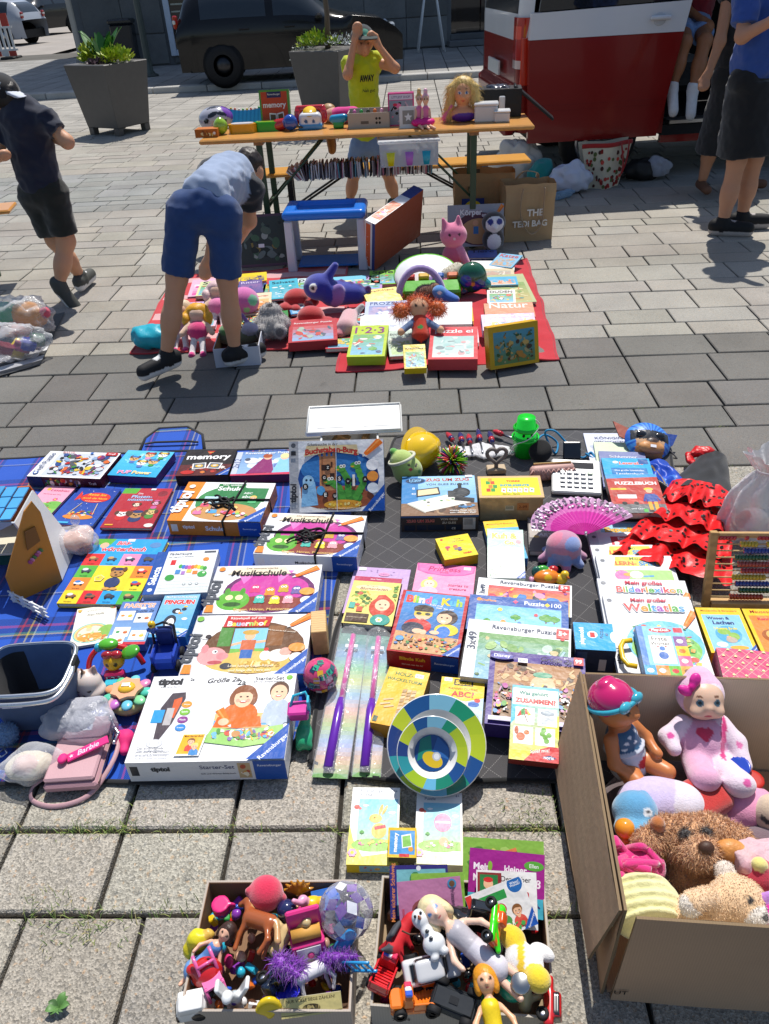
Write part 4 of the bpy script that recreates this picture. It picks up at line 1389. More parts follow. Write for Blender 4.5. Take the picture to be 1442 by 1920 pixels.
def a_passt(A):
 A.grad(0,0,1,1,'88b4dc','5878bc');A.r(0,.0,1,.06,'c8283c');A.t("PASST'S?",.5,.9,.8,'f0a888',o='f8f4f0',off=.03);A.t('Größe 2a',.66,.76,.5,'1c2440',shear=.3,rot=4);A.sticker(.62,.83,.14)
 for(u,v)in((.25,.66),(.7,.6),(.3,.28),(.74,.2),(.25,.1)):
  A.r(u-.2,v-.11,u+.2,v+.11,'f2f2ee');A.r(u-.002,v-.11,u+.002,v+.11,'b8b8b4')
  A.e(u-.09,v,.05,random.choice(['3a9c50','e08a3c','404448']),.04);A.e(u+.1,v-.01,.06,random.choice(['d84a3c','e8c040','c86a38']),.05);A.e(u+.1,v+.03,.03,'e8d8b0')
 A.e(.5,.985,.07,'20284c',.02)
def a_peng(A):
 A.grad(0,0,1,1,'4ba0d8','8cc8ec');A.t('PLITSCH-PLATSCH',.5,.91,.86,'e8eef6',o='2a4a80',off=.03);A.t('PINGUIN',.5,.79,.84,'d83a34',o='f6f6f6',off=.05,hs=1.1)
 A.e(.5,.12,.6,'d0e8f4',.14);A.e(.42,.34,.17,'283040',.26);A.e(.44,.3,.11,'f2f4f4',.2);A.e(.5,.58,.12,'283040',.11);A.e(.54,.57,.06,'f0f2f2',.06);A.P([(.58,.56),(.72,.53),(.58,.5)],'e8a030');A.e(.54,.6,.02,'181818');A.e(.25,.16,.12,'e8c040',.05);A.e(.7,.62,.07,'283040',.06);A.e(.72,.68,.06,'f0c838',.03);A.e(.8,.4,.08,'f0f2f2',.05);A.blobs(.05,.04,.95,.2,20,['f4f8fa','b8dcf0','78b8e0'],.06,6);A.corner()
def a_burg(A):
 A.r(0,0,1,1,'eceef0');A.r(0,0,.1,1,'b4b6ba');A.e(.52,.47,.43,'1c4f98',.3);A.e(.5,.6,.38,'3a80c4',.16);A.r(.12,.2,.8,.36,'b06a44');A.e(.52,.18,.38,'9c5434',.12)
 A.r(.32,.3,.5,.78,'c88a5c')
 for i in range(4):
  A.r(.31+i*.05,.78,.34+i*.05,.83,'c88a5c')
 A.r(.34,.3,.36,.78,'a86c44');A.r(.44,.62,.46,.7,'5a3420')
 for(u,v)in((.36,.62),(.45,.5),(.4,.4)):
  A.r(u-.02,v-.04,u+.03,v+.04,'3c2418')
 A.P([(.12,.08),(.14,.42),(.2,.52),(.27,.42),(.3,.1)],'8cc4ec');A.e(.2,.44,.06,'a8d8f4',.06);A.e(.18,.45,.013,'183048');A.e(.225,.45,.013,'183048');A.e(.33,.3,.045,'58a8e0',.05)
 A.e(.62,.2,.15,'3f8c34',.08)
 for pts in([(.56,.2),(.52,.34),(.44,.42)],[(.62,.24),(.62,.44),(.56,.58)],[(.7,.2),(.78,.38),(.72,.62)]):
  for(a,b)in zip(pts[:-1],pts[1:]):
   for k in range(5):
    A.e(a[0]+(b[0]-a[0])*k/4,a[1]+(b[1]-a[1])*k/4,.036,'4ea03c')
 for(u,v)in((.43,.43),(.56,.6),(.72,.64)):
  A.e(u-.02,v,.055,'4ea03c',.035);A.e(u-.01,v+.03,.018,'f4f4e8');A.e(u+.02,v+.035,.018,'f4f4e8');A.e(u-.01,v+.03,.008,'181818');A.e(u+.02,v+.035,.008,'181818');A.e(u-.05,v-.015,.02,'e8b030',.008)
 A.e(.56,.1,.2,'e0a030',.05);A.blobs(.4,.06,.76,.14,20,['f0c848','c87a20','f4e08c'],.02,2)
 for ch,u,v in(('Z',.41,.62),('G',.37,.48),('B',.17,.36),('S',.53,.46),('W',.62,.42),('I',.68,.43),('A',.8,.44),('E',.38,.24),('U',.48,.22)):
  A.e(u,v,.03,'241a16',.034);A.t(ch,u,v,.026,'f0ece0',off=.03)
 A.P([(.16,.78),(.19,.93),(.72,.93),(.74,.78),(.45,.84)],'e0cc9c');A.t('Schatzsuche in der',.36,.945,.32,'3a2a1c');A.t('Buchstaben-Burg',.45,.86,.55,'c8382c',o='7a2018',off=.03,os=.02,arc=.35)
 A.t('Rette die Vokale, die von den Drachen gestohlen wurden',.5,.045,.52,'f2e4c0');A.pen(.78,.76,.97,.98,.04);A.t('tiptoi',.05,.27,.2,'2c2e34',rot=88,off=.04);A.r(.025,.8,.075,.86,'2c2c30');A.e(.05,.94,.025,'50545c');A.e(.88,.64,.065,'f8f8f8',.06);A.e(.88,.48,.06,'f09a40',.055);A.e(.88,.32,.06,'e8f0f6',.055);A.corner()
 A.r(.497,0,.503,1,'d4e0ec')
def a_zug(A):
 A.grad(0,0,1,1,'4f9ad8','a8d4f4');A.r(0,0,.22,1,'3a84c0');A.e(.18,.88,.15,'2f70b0',.08);A.e(.18,.88,.13,'1c3860',.065);A.t('LOGI',.18,.905,.16,'8cc8f0');A.t('QUEST',.18,.865,.16,'8cc8f0');A.t('8',.16,.68,.035,'e8f0f8');A.t('40',.16,.54,.06,'e8f0f8')
 A.t('ZUG UM ZUG',.62,.9,.6,'a8262c',o='f0ead8',off=.03,os=.03);A.t('VON GLEIS ZU GLEIS',.62,.78,.58,'38505c');A.r(0,0,1,.3,'8a6a50');A.blobs(.3,.02,.98,.28,26,['7a5a44','9a7a5c','5a4638','a88a6a'],.08,3)
 A.P([(.08,.3),(.32,.08),(.92,.3),(.6,.5)],'e4e0d4');A.P([(.08,.3),(.08,.27),(.32,.05),(.32,.08)],'b8b4a8')
 for i in range(7):
  R=RN(i);A.e(R.uniform(.25,.7),R.uniform(.22,.4),.02,R.choice(['3f8c48','c83a30','303840','e8d8a0']),.014)
 A.P([(.2,.46),(.2,.64),(.5,.7),(.52,.52)],'38383c');A.P([(.22,.48),(.22,.62),(.48,.67),(.5,.54)],'e8d4a8')
 A.e(.8,.56,.12,'2c3034',.11);A.r(.62,.44,.8,.6,'34383c');A.r(.76,.68,.81,.76,'24282c');A.e(.785,.77,.035,'24282c',.018);A.e(.82,.56,.07,'484c50');A.P([(.7,.36),(.96,.3),(.97,.4),(.72,.46)],'2a2c30');A.blobs(.74,.14,.98,.28,16,['4a80b0','303438','c8ccd0','6a98c0'],.04,9);A.t('Welche Wege führen',.8,.1,.34,'f2f2ee');A.t('zum richtigen Ziel?',.8,.05,.34,'f2f2ee');A.sticker(.92,.98,.1)
def a_zug_f(A):
 A.r(0,0,1,1,'3c3432');A.P([(0,.9),(1,.9),(1,1),(0,1)],'2a5a90');A.t('ZUG UM ZUG',.25,.68,.36,'c03038',o='e8dcc0',off=.03,os=.02);A.t('VON GLEIS',.62,.78,.22,'d8d4c8');A.t('ZU GLEIS',.62,.55,.18,'d8d4c8')
 for u0,u1 in((.04,.18),(.2,.33),(.34,.56),(.58,.78)):
  A.r(u0,.08,u1,.42,'16263c')
 A.t('CE',.68,.18,.05,'d8d8d8');A.r(.8,.1,.96,.85,'c8c4c0')
 for i in range(14):
  A.r(.815+i*.008,.4,.818+i*.008,.8,'303030')
def a_torre(A):
 A.r(0,0,1,1,'e8da20');A.t('TORRE',.56,.8,.24,'d84020',off=.05);A.t('INTELIGENTE',.58,.56,.5,'2c9ab8',off=.05)
 for(u,v,c)in((.12,.3,'c83a28'),(.2,.3,'3a9a48'),(.16,.5,'e08030'),(.12,.72,'3a9a48'),(.2,.72,'d84a30'),(.16,.88,'e8a030'),(.24,.5,'3a9a48')):
  A.r(u-.035,v-.09,u+.035,v+.09,c)
 for i,(u,c)in enumerate(((.38,'c83a28'),(.48,'f4f4f0'),(.57,'f4f4f0'),(.66,'f4f4f0'),(.76,'f0f0ec'),(.86,'f4f4f0'))):
  A.P([(u-.045,.18),(u+.03,.14),(u+.045,.38),(u-.03,.42)],'f4f2ea');A.e(u,.28,.022,['c83a28','3a9a48','2c70b8','e8a030','c83a28','3a9a48'][i])
 A.t('Games - Spiele',.5,.06,.3,'50603c')
def a_haba(A):
 A.r(0,0,1,1,'efd51c');A.t('Tiere',.62,.84,.2,'3a3a30');A.t('auf Turnen',.62,.74,.36,'3a3a30')
 for i in range(5):
  A.e(.5+.06*cos(i*2.1),.42+.1*sin(i*1.7),.07,['7a5a98','c83a4c','8a8480','5a4a70','c88a3c'][i],.05)
 A.e(.24,.52,.08,'c8506a',.06);A.r(.18,.38,.24,.46,'c84a40');A.t('HABA',.74,.16,.26,'d02830',off=.05);A.e(.16,.9,.04,'d02830')
def a_wl(A):
 A.r(0,0,1,1,'58b0d8');A.r(0,.8,1,1,'f0c81c');A.t('Mauseschlau & Bärenstark',.5,.91,.84,'b02a28');A.t('Wissen &',.46,.68,.6,'1c3a78',off=.04,rot=5);A.t('Lachen',.5,.54,.55,'1c3a78',off=.04,rot=5);A.r(.0,0,.06,.8,'f0d83c');A.blobs(.1,.02,.95,.45,26,['8ac860','e8a848','f0f0e0','6a8ac0','c86a4c'],.08,2)
def a_kuh(A):
 A.grad(0,0,1,1,'f2f2ec','c8e4d0');A.r(0,.62,1,1,'b8dccc');A.t('Kuh &',.48,.86,.7,'e8c048',o='fafaf4',off=.05,hs=1.15);A.t('Co.',.62,.72,.3,'e8c048',o='fafaf4',off=.05);A.e(.86,.74,.08,'e8a0a8');A.e(.52,.3,.28,'f8f8f4',.22);A.e(.52,.38,.16,'f0ece8',.14);A.e(.45,.42,.02,'50504c');A.e(.59,.42,.02,'50504c');A.e(.4,.24,.07,'d0ccc4',.06);A.e(.65,.2,.08,'d0ccc4',.06);A.blobs(.05,.04,.95,.3,18,['d8ecd0','e8f0d8','c8e0c0'],.07,4);A.e(.08,.05,.02,'40a050');A.corner('HABA')
def a_wort(A):
 A.r(0,0,1,1,'787470');A.r(.04,.4,.96,.96,'b8b0a8');A.t('WORT',.44,.62,.7,'f2f2f2',off=.04,rot=-4);A.t('ART',.6,.48,.5,'f2f2f2',off=.04,rot=-4);A.e(.28,.42,.1,'e0c070',.07);A.r(.12,.8,.6,.96,'2c1c20');A.t('SPIEL',.36,.88,.3,'d8a0a8')
def a_lilac(A):
 A.r(0,0,1,1,'c4a4d0')
 R=RN(4)
 for i in range(40):
  u,v=R.uniform(.05,.95),R.uniform(.05,.95);A.e(u,v,.022,'a484b8',.012,R.uniform(0,180),8)
 A.e(.55,.85,.1,'d890b8',.05);A.t('Disney',.55,.85,.12,'8a4a98');A.sticker(.15,.95,.13)
def a_bloom(A):
 A.r(0,0,1,1,'e8d878');A.r(0,.9,1,1,'b83a5c');A.t('Gina Mayer',.46,.95,.24,'f4e4e8');A.e(.46,.76,.38,'f0e6b0',.09);A.t('Der magische',.42,.8,.24,'6a4a2c');A.t('Blumenladen',.47,.74,.58,'8a3a2c',shear=.15)
 A.blobs(.02,.3,.5,.7,34,['5a8a3c','8ab04c','3f6a2c','d8b848','c85a48','b8c868'],.06,5);A.blobs(.85,.4,.99,.88,12,['5a8a3c','8ab04c'],.05,6);A.e(.72,.36,.26,'c8442c',.3);A.e(.72,.4,.15,'f4cca8',.17);A.P([(.55,.5),(.6,.6),(.74,.62),(.88,.52),(.74,.53)],'c8442c');A.e(.67,.41,.02,'30241c');A.e(.78,.41,.02,'30241c');A.e(.72,.34,.04,'c85a50',.015);A.e(.74,.1,.2,'2f9a8c',.16);A.flower(.72,.1,.07,'f4f0dc');A.r(.04,.03,.5,.2,'4a3020');A.t('Ein Geheimnis kommt selten allein',.27,.12,.4,'e8d8b0');A.r(.05,.3,.17,.42,'58b0a0');A.r(.22,.24,.34,.34,'c85a3c')
def a_princess(A):
 A.r(0,0,1,1,'f09cc0');A.P([(.0,1),(.02,.76),(.2,.66),(.5,.62),(.8,.66),(.98,.76),(1,1)],'e85aa0');A.P([(.03,1),(.05,.78),(.22,.69),(.5,.65),(.78,.69),(.95,.78),(.97,1)],'ec72b0');A.t('My',.46,.95,.1,'b8286c');A.t('Princess',.48,.84,.56,'b8286c',shear=.25);A.t('purse',.48,.72,.14,'b8286c')
 A.e(.26,.32,.14,'f0d878',.14);A.e(.26,.34,.09,'f8d8c0',.1);A.star(.26,.52,.06,'f0d040',5,.5);A.e(.23,.35,.012,'50302c');A.e(.29,.35,.012,'50302c');A.e(.26,.1,.16,'f4c0d8',.12);A.t('Stories to',.74,.34,.34,'b8286c',shear=.15);A.t('treasure',.74,.22,.28,'b8286c',shear=.15);A.sticker(.86,.9,.12)
def a_blinde(A):
 A.r(0,0,1,1,'b82228');A.grad(.05,.02,.95,.98,'1c3a88','4a98d8')
 A.multi('Blinde Kuh',.5,.86,.84,['e8402c','f0c828','8ac838','f0e8d0','e86a98','58b8e0',' ','f0c828','58b0e0','a8c838'],off=.05,hs=1.1)
 A.t('Fühl mal,',.55,.78,.2,'f4f0e8',rot=-3);A.t('was das ist!',.68,.74,.26,'f4f0e8',rot=-3);A.P([(.05,.02),(.95,.02),(.95,.28),(.05,.32)],'c89a68')
 A.e(.34,.42,.2,'c8302c',.15);A.e(.28,.38,.16,'2c3048',.12);A.e(.38,.62,.13,'f0c09c',.13);A.e(.38,.7,.15,'3a2a20',.09);A.r(.25,.59,.52,.655,'d8c048');A.e(.32,.62,.04,'30302c',.03);A.e(.45,.62,.04,'30302c',.03);A.e(.39,.53,.03,'a84a40',.015);A.e(.36,.34,.08,'f0c09c',.05);A.e(.44,.33,.05,'f0c09c',.05)
 A.e(.76,.4,.17,'e8c830',.12);A.e(.72,.36,.1,'3a78c8',.12);A.e(.74,.6,.15,'3a241c',.15);A.e(.7,.58,.11,'f0c09c',.12);A.P([(.6,.64),(.66,.7),(.82,.68),(.84,.6),(.72,.66)],'3a241c');A.e(.66,.59,.015,'241810');A.e(.74,.59,.015,'241810');A.e(.69,.53,.035,'f4f0ec',.016);A.e(.6,.34,.07,'f0c09c',.04)
 A.blobs(.07,.03,.94,.27,90,['d8543c','e8c048','5a9a58','8a5a30','4a78b0','f0e0c0','b87a48','6a4028'],.03,6);A.e(.14,.19,.06,'5a9ac8',.05);A.corner()
def a_blinde_f(A):
 A.r(0,0,1,1,'a81c22');A.t('Blinde Kuh',.36,.62,.36,'e8c030',off=.04);A.t('fühl mal, was das ist!',.36,.25,.3,'f0e8e0');A.r(.62,0,1,1,'1c4a98');A.t('Ravensburger',.81,.5,.28,'e8eef8')
def a_rp(words,num,seed,pal,bar='f2f3f4',dark='2c3a58'):
 def f(A):
  A.r(0,0,1,1,bar);A.grad(.12,0,.98,.78,pal[0],pal[1]);A.blobs(.12,.02,.98,.76,46,pal,.06,seed)
  A.t(words,.55,.885,.62,dark);A.t(num,.06,.62,.3*A.h/A.w,dark,rot=90)
  A.r(.86,.8,.98,.97,'d02c30');A.e(.92,.79,.02,'d02c30');A.t('5+',.92,.89,.08,'fafafa',off=.03)
 return f
def a_maus(A):
 A.r(0,0,1,1,'2a5aa8');A.t('DieMaus',.2,.87,.15,'e8942c',off=.03);A.e(.1,.88,.025,'e8942c');A.t('Puzzle',.66,.87,.2,'f2f4f8');A.t('100',.88,.86,.1,'f2f4f8');A.star(.79,.86,.03,'f0d03c',4,.7);A.star(.47,.88,.03,'e04a78',4,.6)
 A.grad(.08,.05,.93,.74,'8cd0f0','78bcec');A.e(.5,.0,.42,'78bc50',.12);A.r(.08,.0,.93,.2,'78bc50')
 for(u,v,q)in((.48,.45,.045),(.78,.5,.06),(.86,.48,.05),(.2,.3,.03)):
  A.tree(u,v,q)
 A.e(.32,.62,.025,'f4dc48');A.e(.36,.26,.03,'e8942c',.04);A.e(.52,.24,.025,'3f78c0',.04);A.e(.68,.54,.02,'d84a48');A.blobs(.1,.08,.9,.26,26,['d85a3c','e8c848','b86a3c','f0f0e8','4f8a3c','8ac868'],.025,9)
def a_party(A):
 A.r(0,0,1,1,'4a3488');A.r(.06,.1,.95,.86,'8a6a4a');A.r(.06,.55,.95,.86,'a87a50');A.blobs(.06,.55,.95,.85,44,['b88a58','7a5234','c8a878','58402c','d8b888','8a4a38'],.05,3);A.e(.56,.55,.13,'d8b890',.14);A.e(.56,.7,.1,'4f9a78',.04)
 A.blobs(.06,.11,.95,.56,190,['d84a48','e8c850','5a90c8','f0e8e0','6aa858','c890b8','3a3a48','e8b890','f4f0ea','b85a9c','e89a48'],.032,12)
 A.e(.13,.9,.13,'342878',.05);A.e(.13,.9,.12,'4a48a0',.043);A.t('Disney',.13,.9,.17,'f0f0f8');A.t('Größe 2a',.7,.9,.32,'141418',shear=.3,rot=-4);A.r(.88,.86,.98,.97,'d02c34');A.t('99',.93,.915,.07,'fafafa',off=.03);A.sticker(.35,.86,.1,'2,50');A.t('6+',.8,.94,.04,'f0f0f0');A.r(.03,.03,.97,.085,'c8c0d8')
def a_zus(A):
 A.grad(0,0,1,1,'f0dc30','58c0dc');A.P([(0,.45),(.3,.72),(.0,.8)],'58c0dc');A.P([(1,.3),(.6,.5),(1,.62)],'f0e028');A.r(.02,.73,.98,.96,'f4f2ea');A.t('Was gehört',.46,.89,.62,'1c8a7c',off=.03);A.t('ZUSAMMEN?',.5,.79,.86,'d02c30',off=.05)
 for(u,v)in((.29,.58),(.76,.58),(.27,.32),(.72,.32)):
  A.r(u-.2,v-.115,u+.2,v+.115,'f6f6f2')
 A.P([(.12,.56),(.2,.66),(.32,.68),(.42,.6),(.28,.6)],'d83a30');A.P([(.2,.66),(.28,.69),(.3,.6),(.22,.58)],'3f9a48');A.P([(.32,.68),(.42,.6),(.36,.585)],'e8c030');A.P([(.27,.6),(.29,.6),(.36,.5),(.34,.5)],'6a4428')
 A.cloud(.76,.64,.12,'a8b4bc');A.r(.64,.49,.9,.58,'c4ccd0')
 A.e(.22,.3,.09,'c8622c',.09);A.e(.34,.36,.06,'d87a3c',.05);A.e(.13,.38,.045,'b8541f',.09);A.e(.36,.37,.01,'181818')
 for d in((0,0),(.08,.03),(-.06,.04),(.03,-.05),(-.03,.09)):
  A.e(.72+d[0],.32+d[1],.055,'6cae38')
 A.P([(.3,0),(1,0),(1,.2),(.8,.2),(.5,.13)],'d0242c');A.t('Spiel mit!',.62,.13,.4,'f6f2ea',rot=10,shear=.2);A.P([(.66,.06),(.82,.09),(.96,.06),(.82,.03)],'28407c');A.t('noris',.8,.06,.2,'f0f2f6',off=.03)
def a_holz(A):
 A.grad(0,0,1,1,'e8a818','f0c030');A.t('HOLZ-',.42,.9,.44,'3c7a3c',off=.03);A.t('WACKELTURM',.46,.79,.86,'3c7a3c',off=.03,rot=-2);A.sticker(.78,.91,.2,'2,50');A.e(.15,.66,.06,'f0d050');A.t('4+',.15,.66,.06,'50602c')
 for i in range(9):
  for j in range(3):
   A.P([(.5+j*.11,.1+i*.06),(.6+j*.11,.12+i*.06),(.6+j*.11,.17+i*.06),(.5+j*.11,.15+i*.06)],['d8b888','c8a470','b08c5c'][(i+j)%3])
 for(u,v)in((.24,.42),(.2,.34),(.3,.3)):
  A.P([(u-.12,v),(u+.1,v+.04),(u+.12,v+.02),(u-.1,v-.03)],'d8b888')
 A.r(.04,.03,.14,.12,'1c4a3c')
def a_scout(A):
 A.r(0,0,1,1,'f0c818');A.P([(0,0),(1,0),(1,.62),(.6,.52),(0,.6)],'b8d4ec');A.r(.3,.84,.74,.97,'20242c');A.t('Scout',.52,.905,.38,'f0c818',off=.05);A.t('KANNST DU DAS',.52,.77,.66,'7a3a20');A.t('ABC?',.52,.66,.52,'d0303c',off=.03);A.sticker(.16,.95,.18,'2,50')
 A.e(.78,.48,.13,'3868b8',.08);A.e(.86,.56,.07,'d83a30',.06);A.e(.1,.54,.12,'5aa848',.1);A.r(.52,.36,.66,.5,'f4f4ec');A.t('P',.59,.43,.07,'30302c');A.P([(.2,.0),(.34,.5),(.4,.5),(.3,0)],'c85a3c');A.r(.7,.2,.84,.34,'f4f4ec');A.t('r',.77,.27,.05,'30302c');A.blobs(.05,.02,.95,.34,20,['8ac0e0','e8ecf0','3878b8','e0a860'],.07,5)
def a_play(A):
 A.r(0,0,1,1,'2aa4e0');A.t('playmobil',.2,.5,.62,'fafafa',rot=88,off=.03);A.e(.46,.56,.13,'f4f4f4');A.r(.4,.46,.52,.64,'d02c30');A.t('PUZZLE',.7,.62,.36,'16304c',rot=84);A.t('60',.82,.58,.1,'16304c',rot=84);A.e(1.0,.5,.1,'f0f2f4',.2)
def a_play_f(A):
 A.r(0,0,1,1,'22304c');A.r(.05,.1,.3,.9,'3c5470');A.r(.62,.1,.8,.6,'c8ccd4')
def tip_book(title,cols,word2=None,seed=1,round_='6ac0e4'):
 def f(A):
  A.r(0,0,1,1,'eeeff1');A.r(0,0,.13,1,'d4d7dc');A.t('tiptoi',.065,.2,.2*A.h/A.w,'3c4048',rot=88,off=.04);A.e(.065,.93,.03,'70747c')
  A.e(.58,.36,.42,round_,.36);A.e(.58,.3,.38,'7cc058',.26);A.blobs(.22,.06,.92,.62,80,['e8c858','f4f4ee','d8604c','4f9a4c','3c80bc','b88ac0','8a6a48','f0a850'],.045,seed)
  if word2:
   A.t(title,.52,.93,.42,'c82a48',off=.03)
   A.multi(word2,.56,.83,.68 if len(word2)<11 else .74,cols,o='f8f8f8')
  A.pen(.82,.55,1.0,.78,.045)
 return f
MULT=['e04848','e8942c','58a848','3890d0','9a58b0']
def a_exped(A):
 A.r(0,0,1,1,'eeeff1');A.r(0,0,.13,1,'d4d7dc');A.r(.2,.5,.95,.98,'9cd0e8');A.t('Expedition',.56,.85,.6,'e0b038',o='2c2c24',off=.05);A.t('Wissen',.58,.76,.46,'f4f4f0',o='34506c',off=.05);A.e(.08,.9,.04,'e8a070')
def a_bauer(A):
 A.r(0,0,1,1,'eeeff1');A.r(0,0,.13,1,'d4d7dc');A.r(.3,.74,.98,.93,'c8283c');A.t('Entdecke den',.6,.895,.4,'f4f0f0');A.t('Bauernhof',.62,.8,.56,'fafafa',off=.04);A.r(.2,.1,.95,.7,'8cc868');A.e(.08,.92,.03,'70747c')
def a_lern(A):
 A.r(0,0,1,1,'eff0f2');A.r(0,0,.13,1,'d4d7dc');A.P([(.22,.84),(.26,.98),(.8,.98),(.84,.84)],'f0d850');A.t('Mein',.52,.95,.16,'5a8a3c');A.t('LERN-',.38,.88,.28,'e0703c',off=.05);A.t('SPIEL',.68,.88,.26,'3c90c8',off=.05);A.r(.22,.1,.95,.78,'a8d880');A.e(.3,.7,.1,'e07ab0');A.e(.08,.92,.03,'70747c');A.blobs(.22,.1,.95,.8,20,['e8a848','f4f0e8','5a9ad0'],.08,3)
def a_first(A):
 A.r(0,0,1,1,'88c8e8');A.r(0,0,.13,1,'5a8ad0');A.e(.5,.92,.24,'c83038',.07);A.t('Play-Doh',.5,.92,.36,'f4f4f0',off=.04);A.r(.78,.88,.97,.98,'d83a4c');A.r(.22,.24,.7,.8,'f2f2ee');A.t('Erste',.44,.74,.32,'58544c');A.t('Wörter',.44,.64,.4,'58544c');A.e(.46,.4,.1,'3068b8',.1);A.e(.46,.54,.06,'3878c8',.06);A.e(.38,.58,.02,'d84a48');A.e(.54,.58,.02,'d84a48')
 for i,(u0,v0,c)in enumerate(((.74,.6,'8a5a9c'),(.74,.4,'f0c828'),(0,0,'2fa0dc'),(.24,0,'f08a28'),(.5,0,'6ab838'),(.74,0,'f0a030'),(.74,.2,'e86a98'))):
  A.r(u0,v0,min(1,u0+.26),v0+.2,c);A.e(u0+.12,v0+.1,.07,['e8e8e8','e87a28','f0f0f0','c8d8e8','d83a3c','8a5a30','f4f0d8'][i],.06)
def a_erde(A):
 A.r(0,0,1,1,'f0c820');A.r(.08,.03,.92,.84,'8ccae8');A.t('Mauseschlau & Bärenstark',.5,.93,.8,'b02a28');A.t('Wissen &',.42,.76,.5,'1c3a78',off=.04);A.t('Lachen',.5,.66,.46,'1c3a78',off=.04);A.e(.52,.4,.28,'4fa8d0',.27);A.e(.44,.46,.14,'8ab84c',.1);A.e(.62,.36,.12,'8ab84c',.12);A.t('Unsere Erde',.5,.53,.5,'f0d83c',off=.03);A.e(.54,.28,.12,'b8a898',.09);A.e(.3,.18,.12,'f0f0ec',.08);A.e(.64,.12,.2,'e8b040',.06);A.e(.5,.34,.05,'e8a888',.03);A.corner()
def a_lion(A):
 A.r(0,0,1,1,'f0c820');A.r(.08,.03,.95,.84,'e88a38');A.t('Mauseschlau',.5,.93,.7,'b02a28');A.t('Kennst du',.5,.76,.5,'c8283c',off=.04);A.e(.4,.38,.22,'a85a20',.2);A.e(.42,.4,.14,'e0b060',.14);A.e(.38,.43,.02,'201810');A.e(.47,.43,.02,'201810');A.e(.7,.2,.2,'e8c878',.1)
def a_crown(A):
 A.r(0,0,1,1,'d8527c')
 for i in range(-8,12):
  A.P([(i*.12,0),(i*.12+.006,0),(i*.12+.5,1),(i*.12+.494,1)],'ecc8b0');A.P([(i*.12+.5,0),(i*.12+.506,0),(i*.12,1),(i*.12-.006,1)],'ecc8b0')
 for r in range(6):
  for c in range(8):
   A.star(.06+c*.125+(r%2)*.06,.1+r*.17,.022,'f0dca0',3,.6)
def a_plainbook(bg,title,tc,sub=None,seed=1,pal=None,v=.86,wd=.6):
 def f(A):
  A.r(0,0,1,1,bg)
  if pal:
   A.blobs(.06,.05,.94,v-.14,26,pal,.09,seed)
  A.t(title,.52,v,wd,tc)
  if sub:
   A.t(sub,.52,v-.11,min(.8,wd*1.1),tc)
 return f
def a_leser(A):
 A.r(0,0,1,1,'2aa8dc');A.t('Leserabe',.6,.88,.5,'e0503c',o='f4f4f0',off=.03,shear=.1);A.e(.28,.9,.06,'f0f0e8',.05);A.r(.76,.86,.96,.98,'2a5a9c');A.r(.16,.52,.9,.76,'1c78b8');A.t('Das große Lesestufen',.53,.7,.6,'f0f4f8');A.t('Leselernbuch',.53,.62,.56,'f4f6fa');A.t('Rabengeschichten',.53,.55,.46,'e8f0f8');A.e(.8,.42,.12,'f4f4f0',.08)
def a_puzb(A):
 A.r(0,0,1,1,'b8382c');A.P([(0,.88),(1,.93),(1,1),(0,1)],'3a9ad8');A.t('PUZZLEBUCH',.55,.76,.8,'f4f4f0',off=.04);A.r(0,0,1,.22,'6a6c6e');A.r(.04,.58,.34,.63,'e8c030');A.r(.06,.3,.5,.52,'a83830');A.e(.42,.4,.08,'e8eae8',.03);A.r(.08,.25,.6,.4,'c83a30');A.r(.14,.36,.5,.46,'d8dce0');A.e(.24,.24,.05,'202020');A.e(.46,.24,.05,'202020')
 A.e(.76,.6,.09,'e8c838',.05);A.e(.76,.55,.06,'ecb890',.06);A.P([(.66,.28),(.67,.48),(.86,.48),(.88,.28)],'2a4a9c');A.r(.68,.08,.75,.28,'e8a828');A.r(.79,.08,.86,.28,'e8a828');A.P([(.6,.3),(.66,.46),(.69,.44),(.64,.28)],'2a4a9c');A.P([(.88,.46),(.94,.32),(.9,.3),(.85,.44)],'2a4a9c');A.r(.66,.03,.75,.08,'40302c');A.r(.79,.03,.88,.08,'40302c');A.t('und Quiz',.46,.1,.24,'f0f0f0');A.r(.56,.02,.64,.1,'48b048')
NB='board game'
B_='book'
flat(card_box,'puzzle_box','white puzzle box packed with tiny comic heroes, far left of the tartan blanket','puzzle',[(50,891),(190,900),(223,850),(97,846)],.045,a_hero,side='5a1c2c',front=a_hero_f)
flat(card_box,'cartoon_box','sky blue box with puppies on it beside the hero puzzle',NB,[(200,890),(295,896),(324,848),(243,844)],.035,a_pup,side='4a2a78')
flat(card_box,'memory_game','black memory game box with race car cards on the tartan blanket',NB,[(333,890),(429,893),(441,844),(349,844)],.045,a_cars,side='1c191b')
flat(card_box,'puzzle_box','icy blue puzzle box with two ladies, tucked behind the castle game','puzzle',[(432,892),(546,890),(550,847),(446,847)],.035,a_ice,side='5c2a50')
flat(book,'picture_book','pink and green reading book half hidden behind the dollhouse',B_,[(48,958),(95,963),(142,916),(84,908)],.008,a_lese,cover='f0a8c0')
flat(book,'picture_book','blue bedtime story book with a red fish balloon',B_,[(95,982),(175,986),(225,918),(153,912)],.012,a_night,cover='20409c')
flat(book,'picture_book','dark red picture book with puppies lying on the tartan blanket',B_,[(191,989),(285,991),(322,918),(233,914)],.012,a_red,cover='9a2430')
GB_SCHOOL=flat(card_box,'board_game','orange edged school game box tied up with black cord',NB,[(314,976),(486,980),(519,906),(353,904)],.06,a_school,side='e08a2c',front=f_tip('d8822c','Schule'))
GB_MUSIC=flat(card_box,'board_game','white monster music school game tied with black cord',NB,[(472,1038),(671,1046),(686,967),(509,962)],.06,a_music,side='e2e3e7',front=f_tip('e8e9ec','Musikschule'))
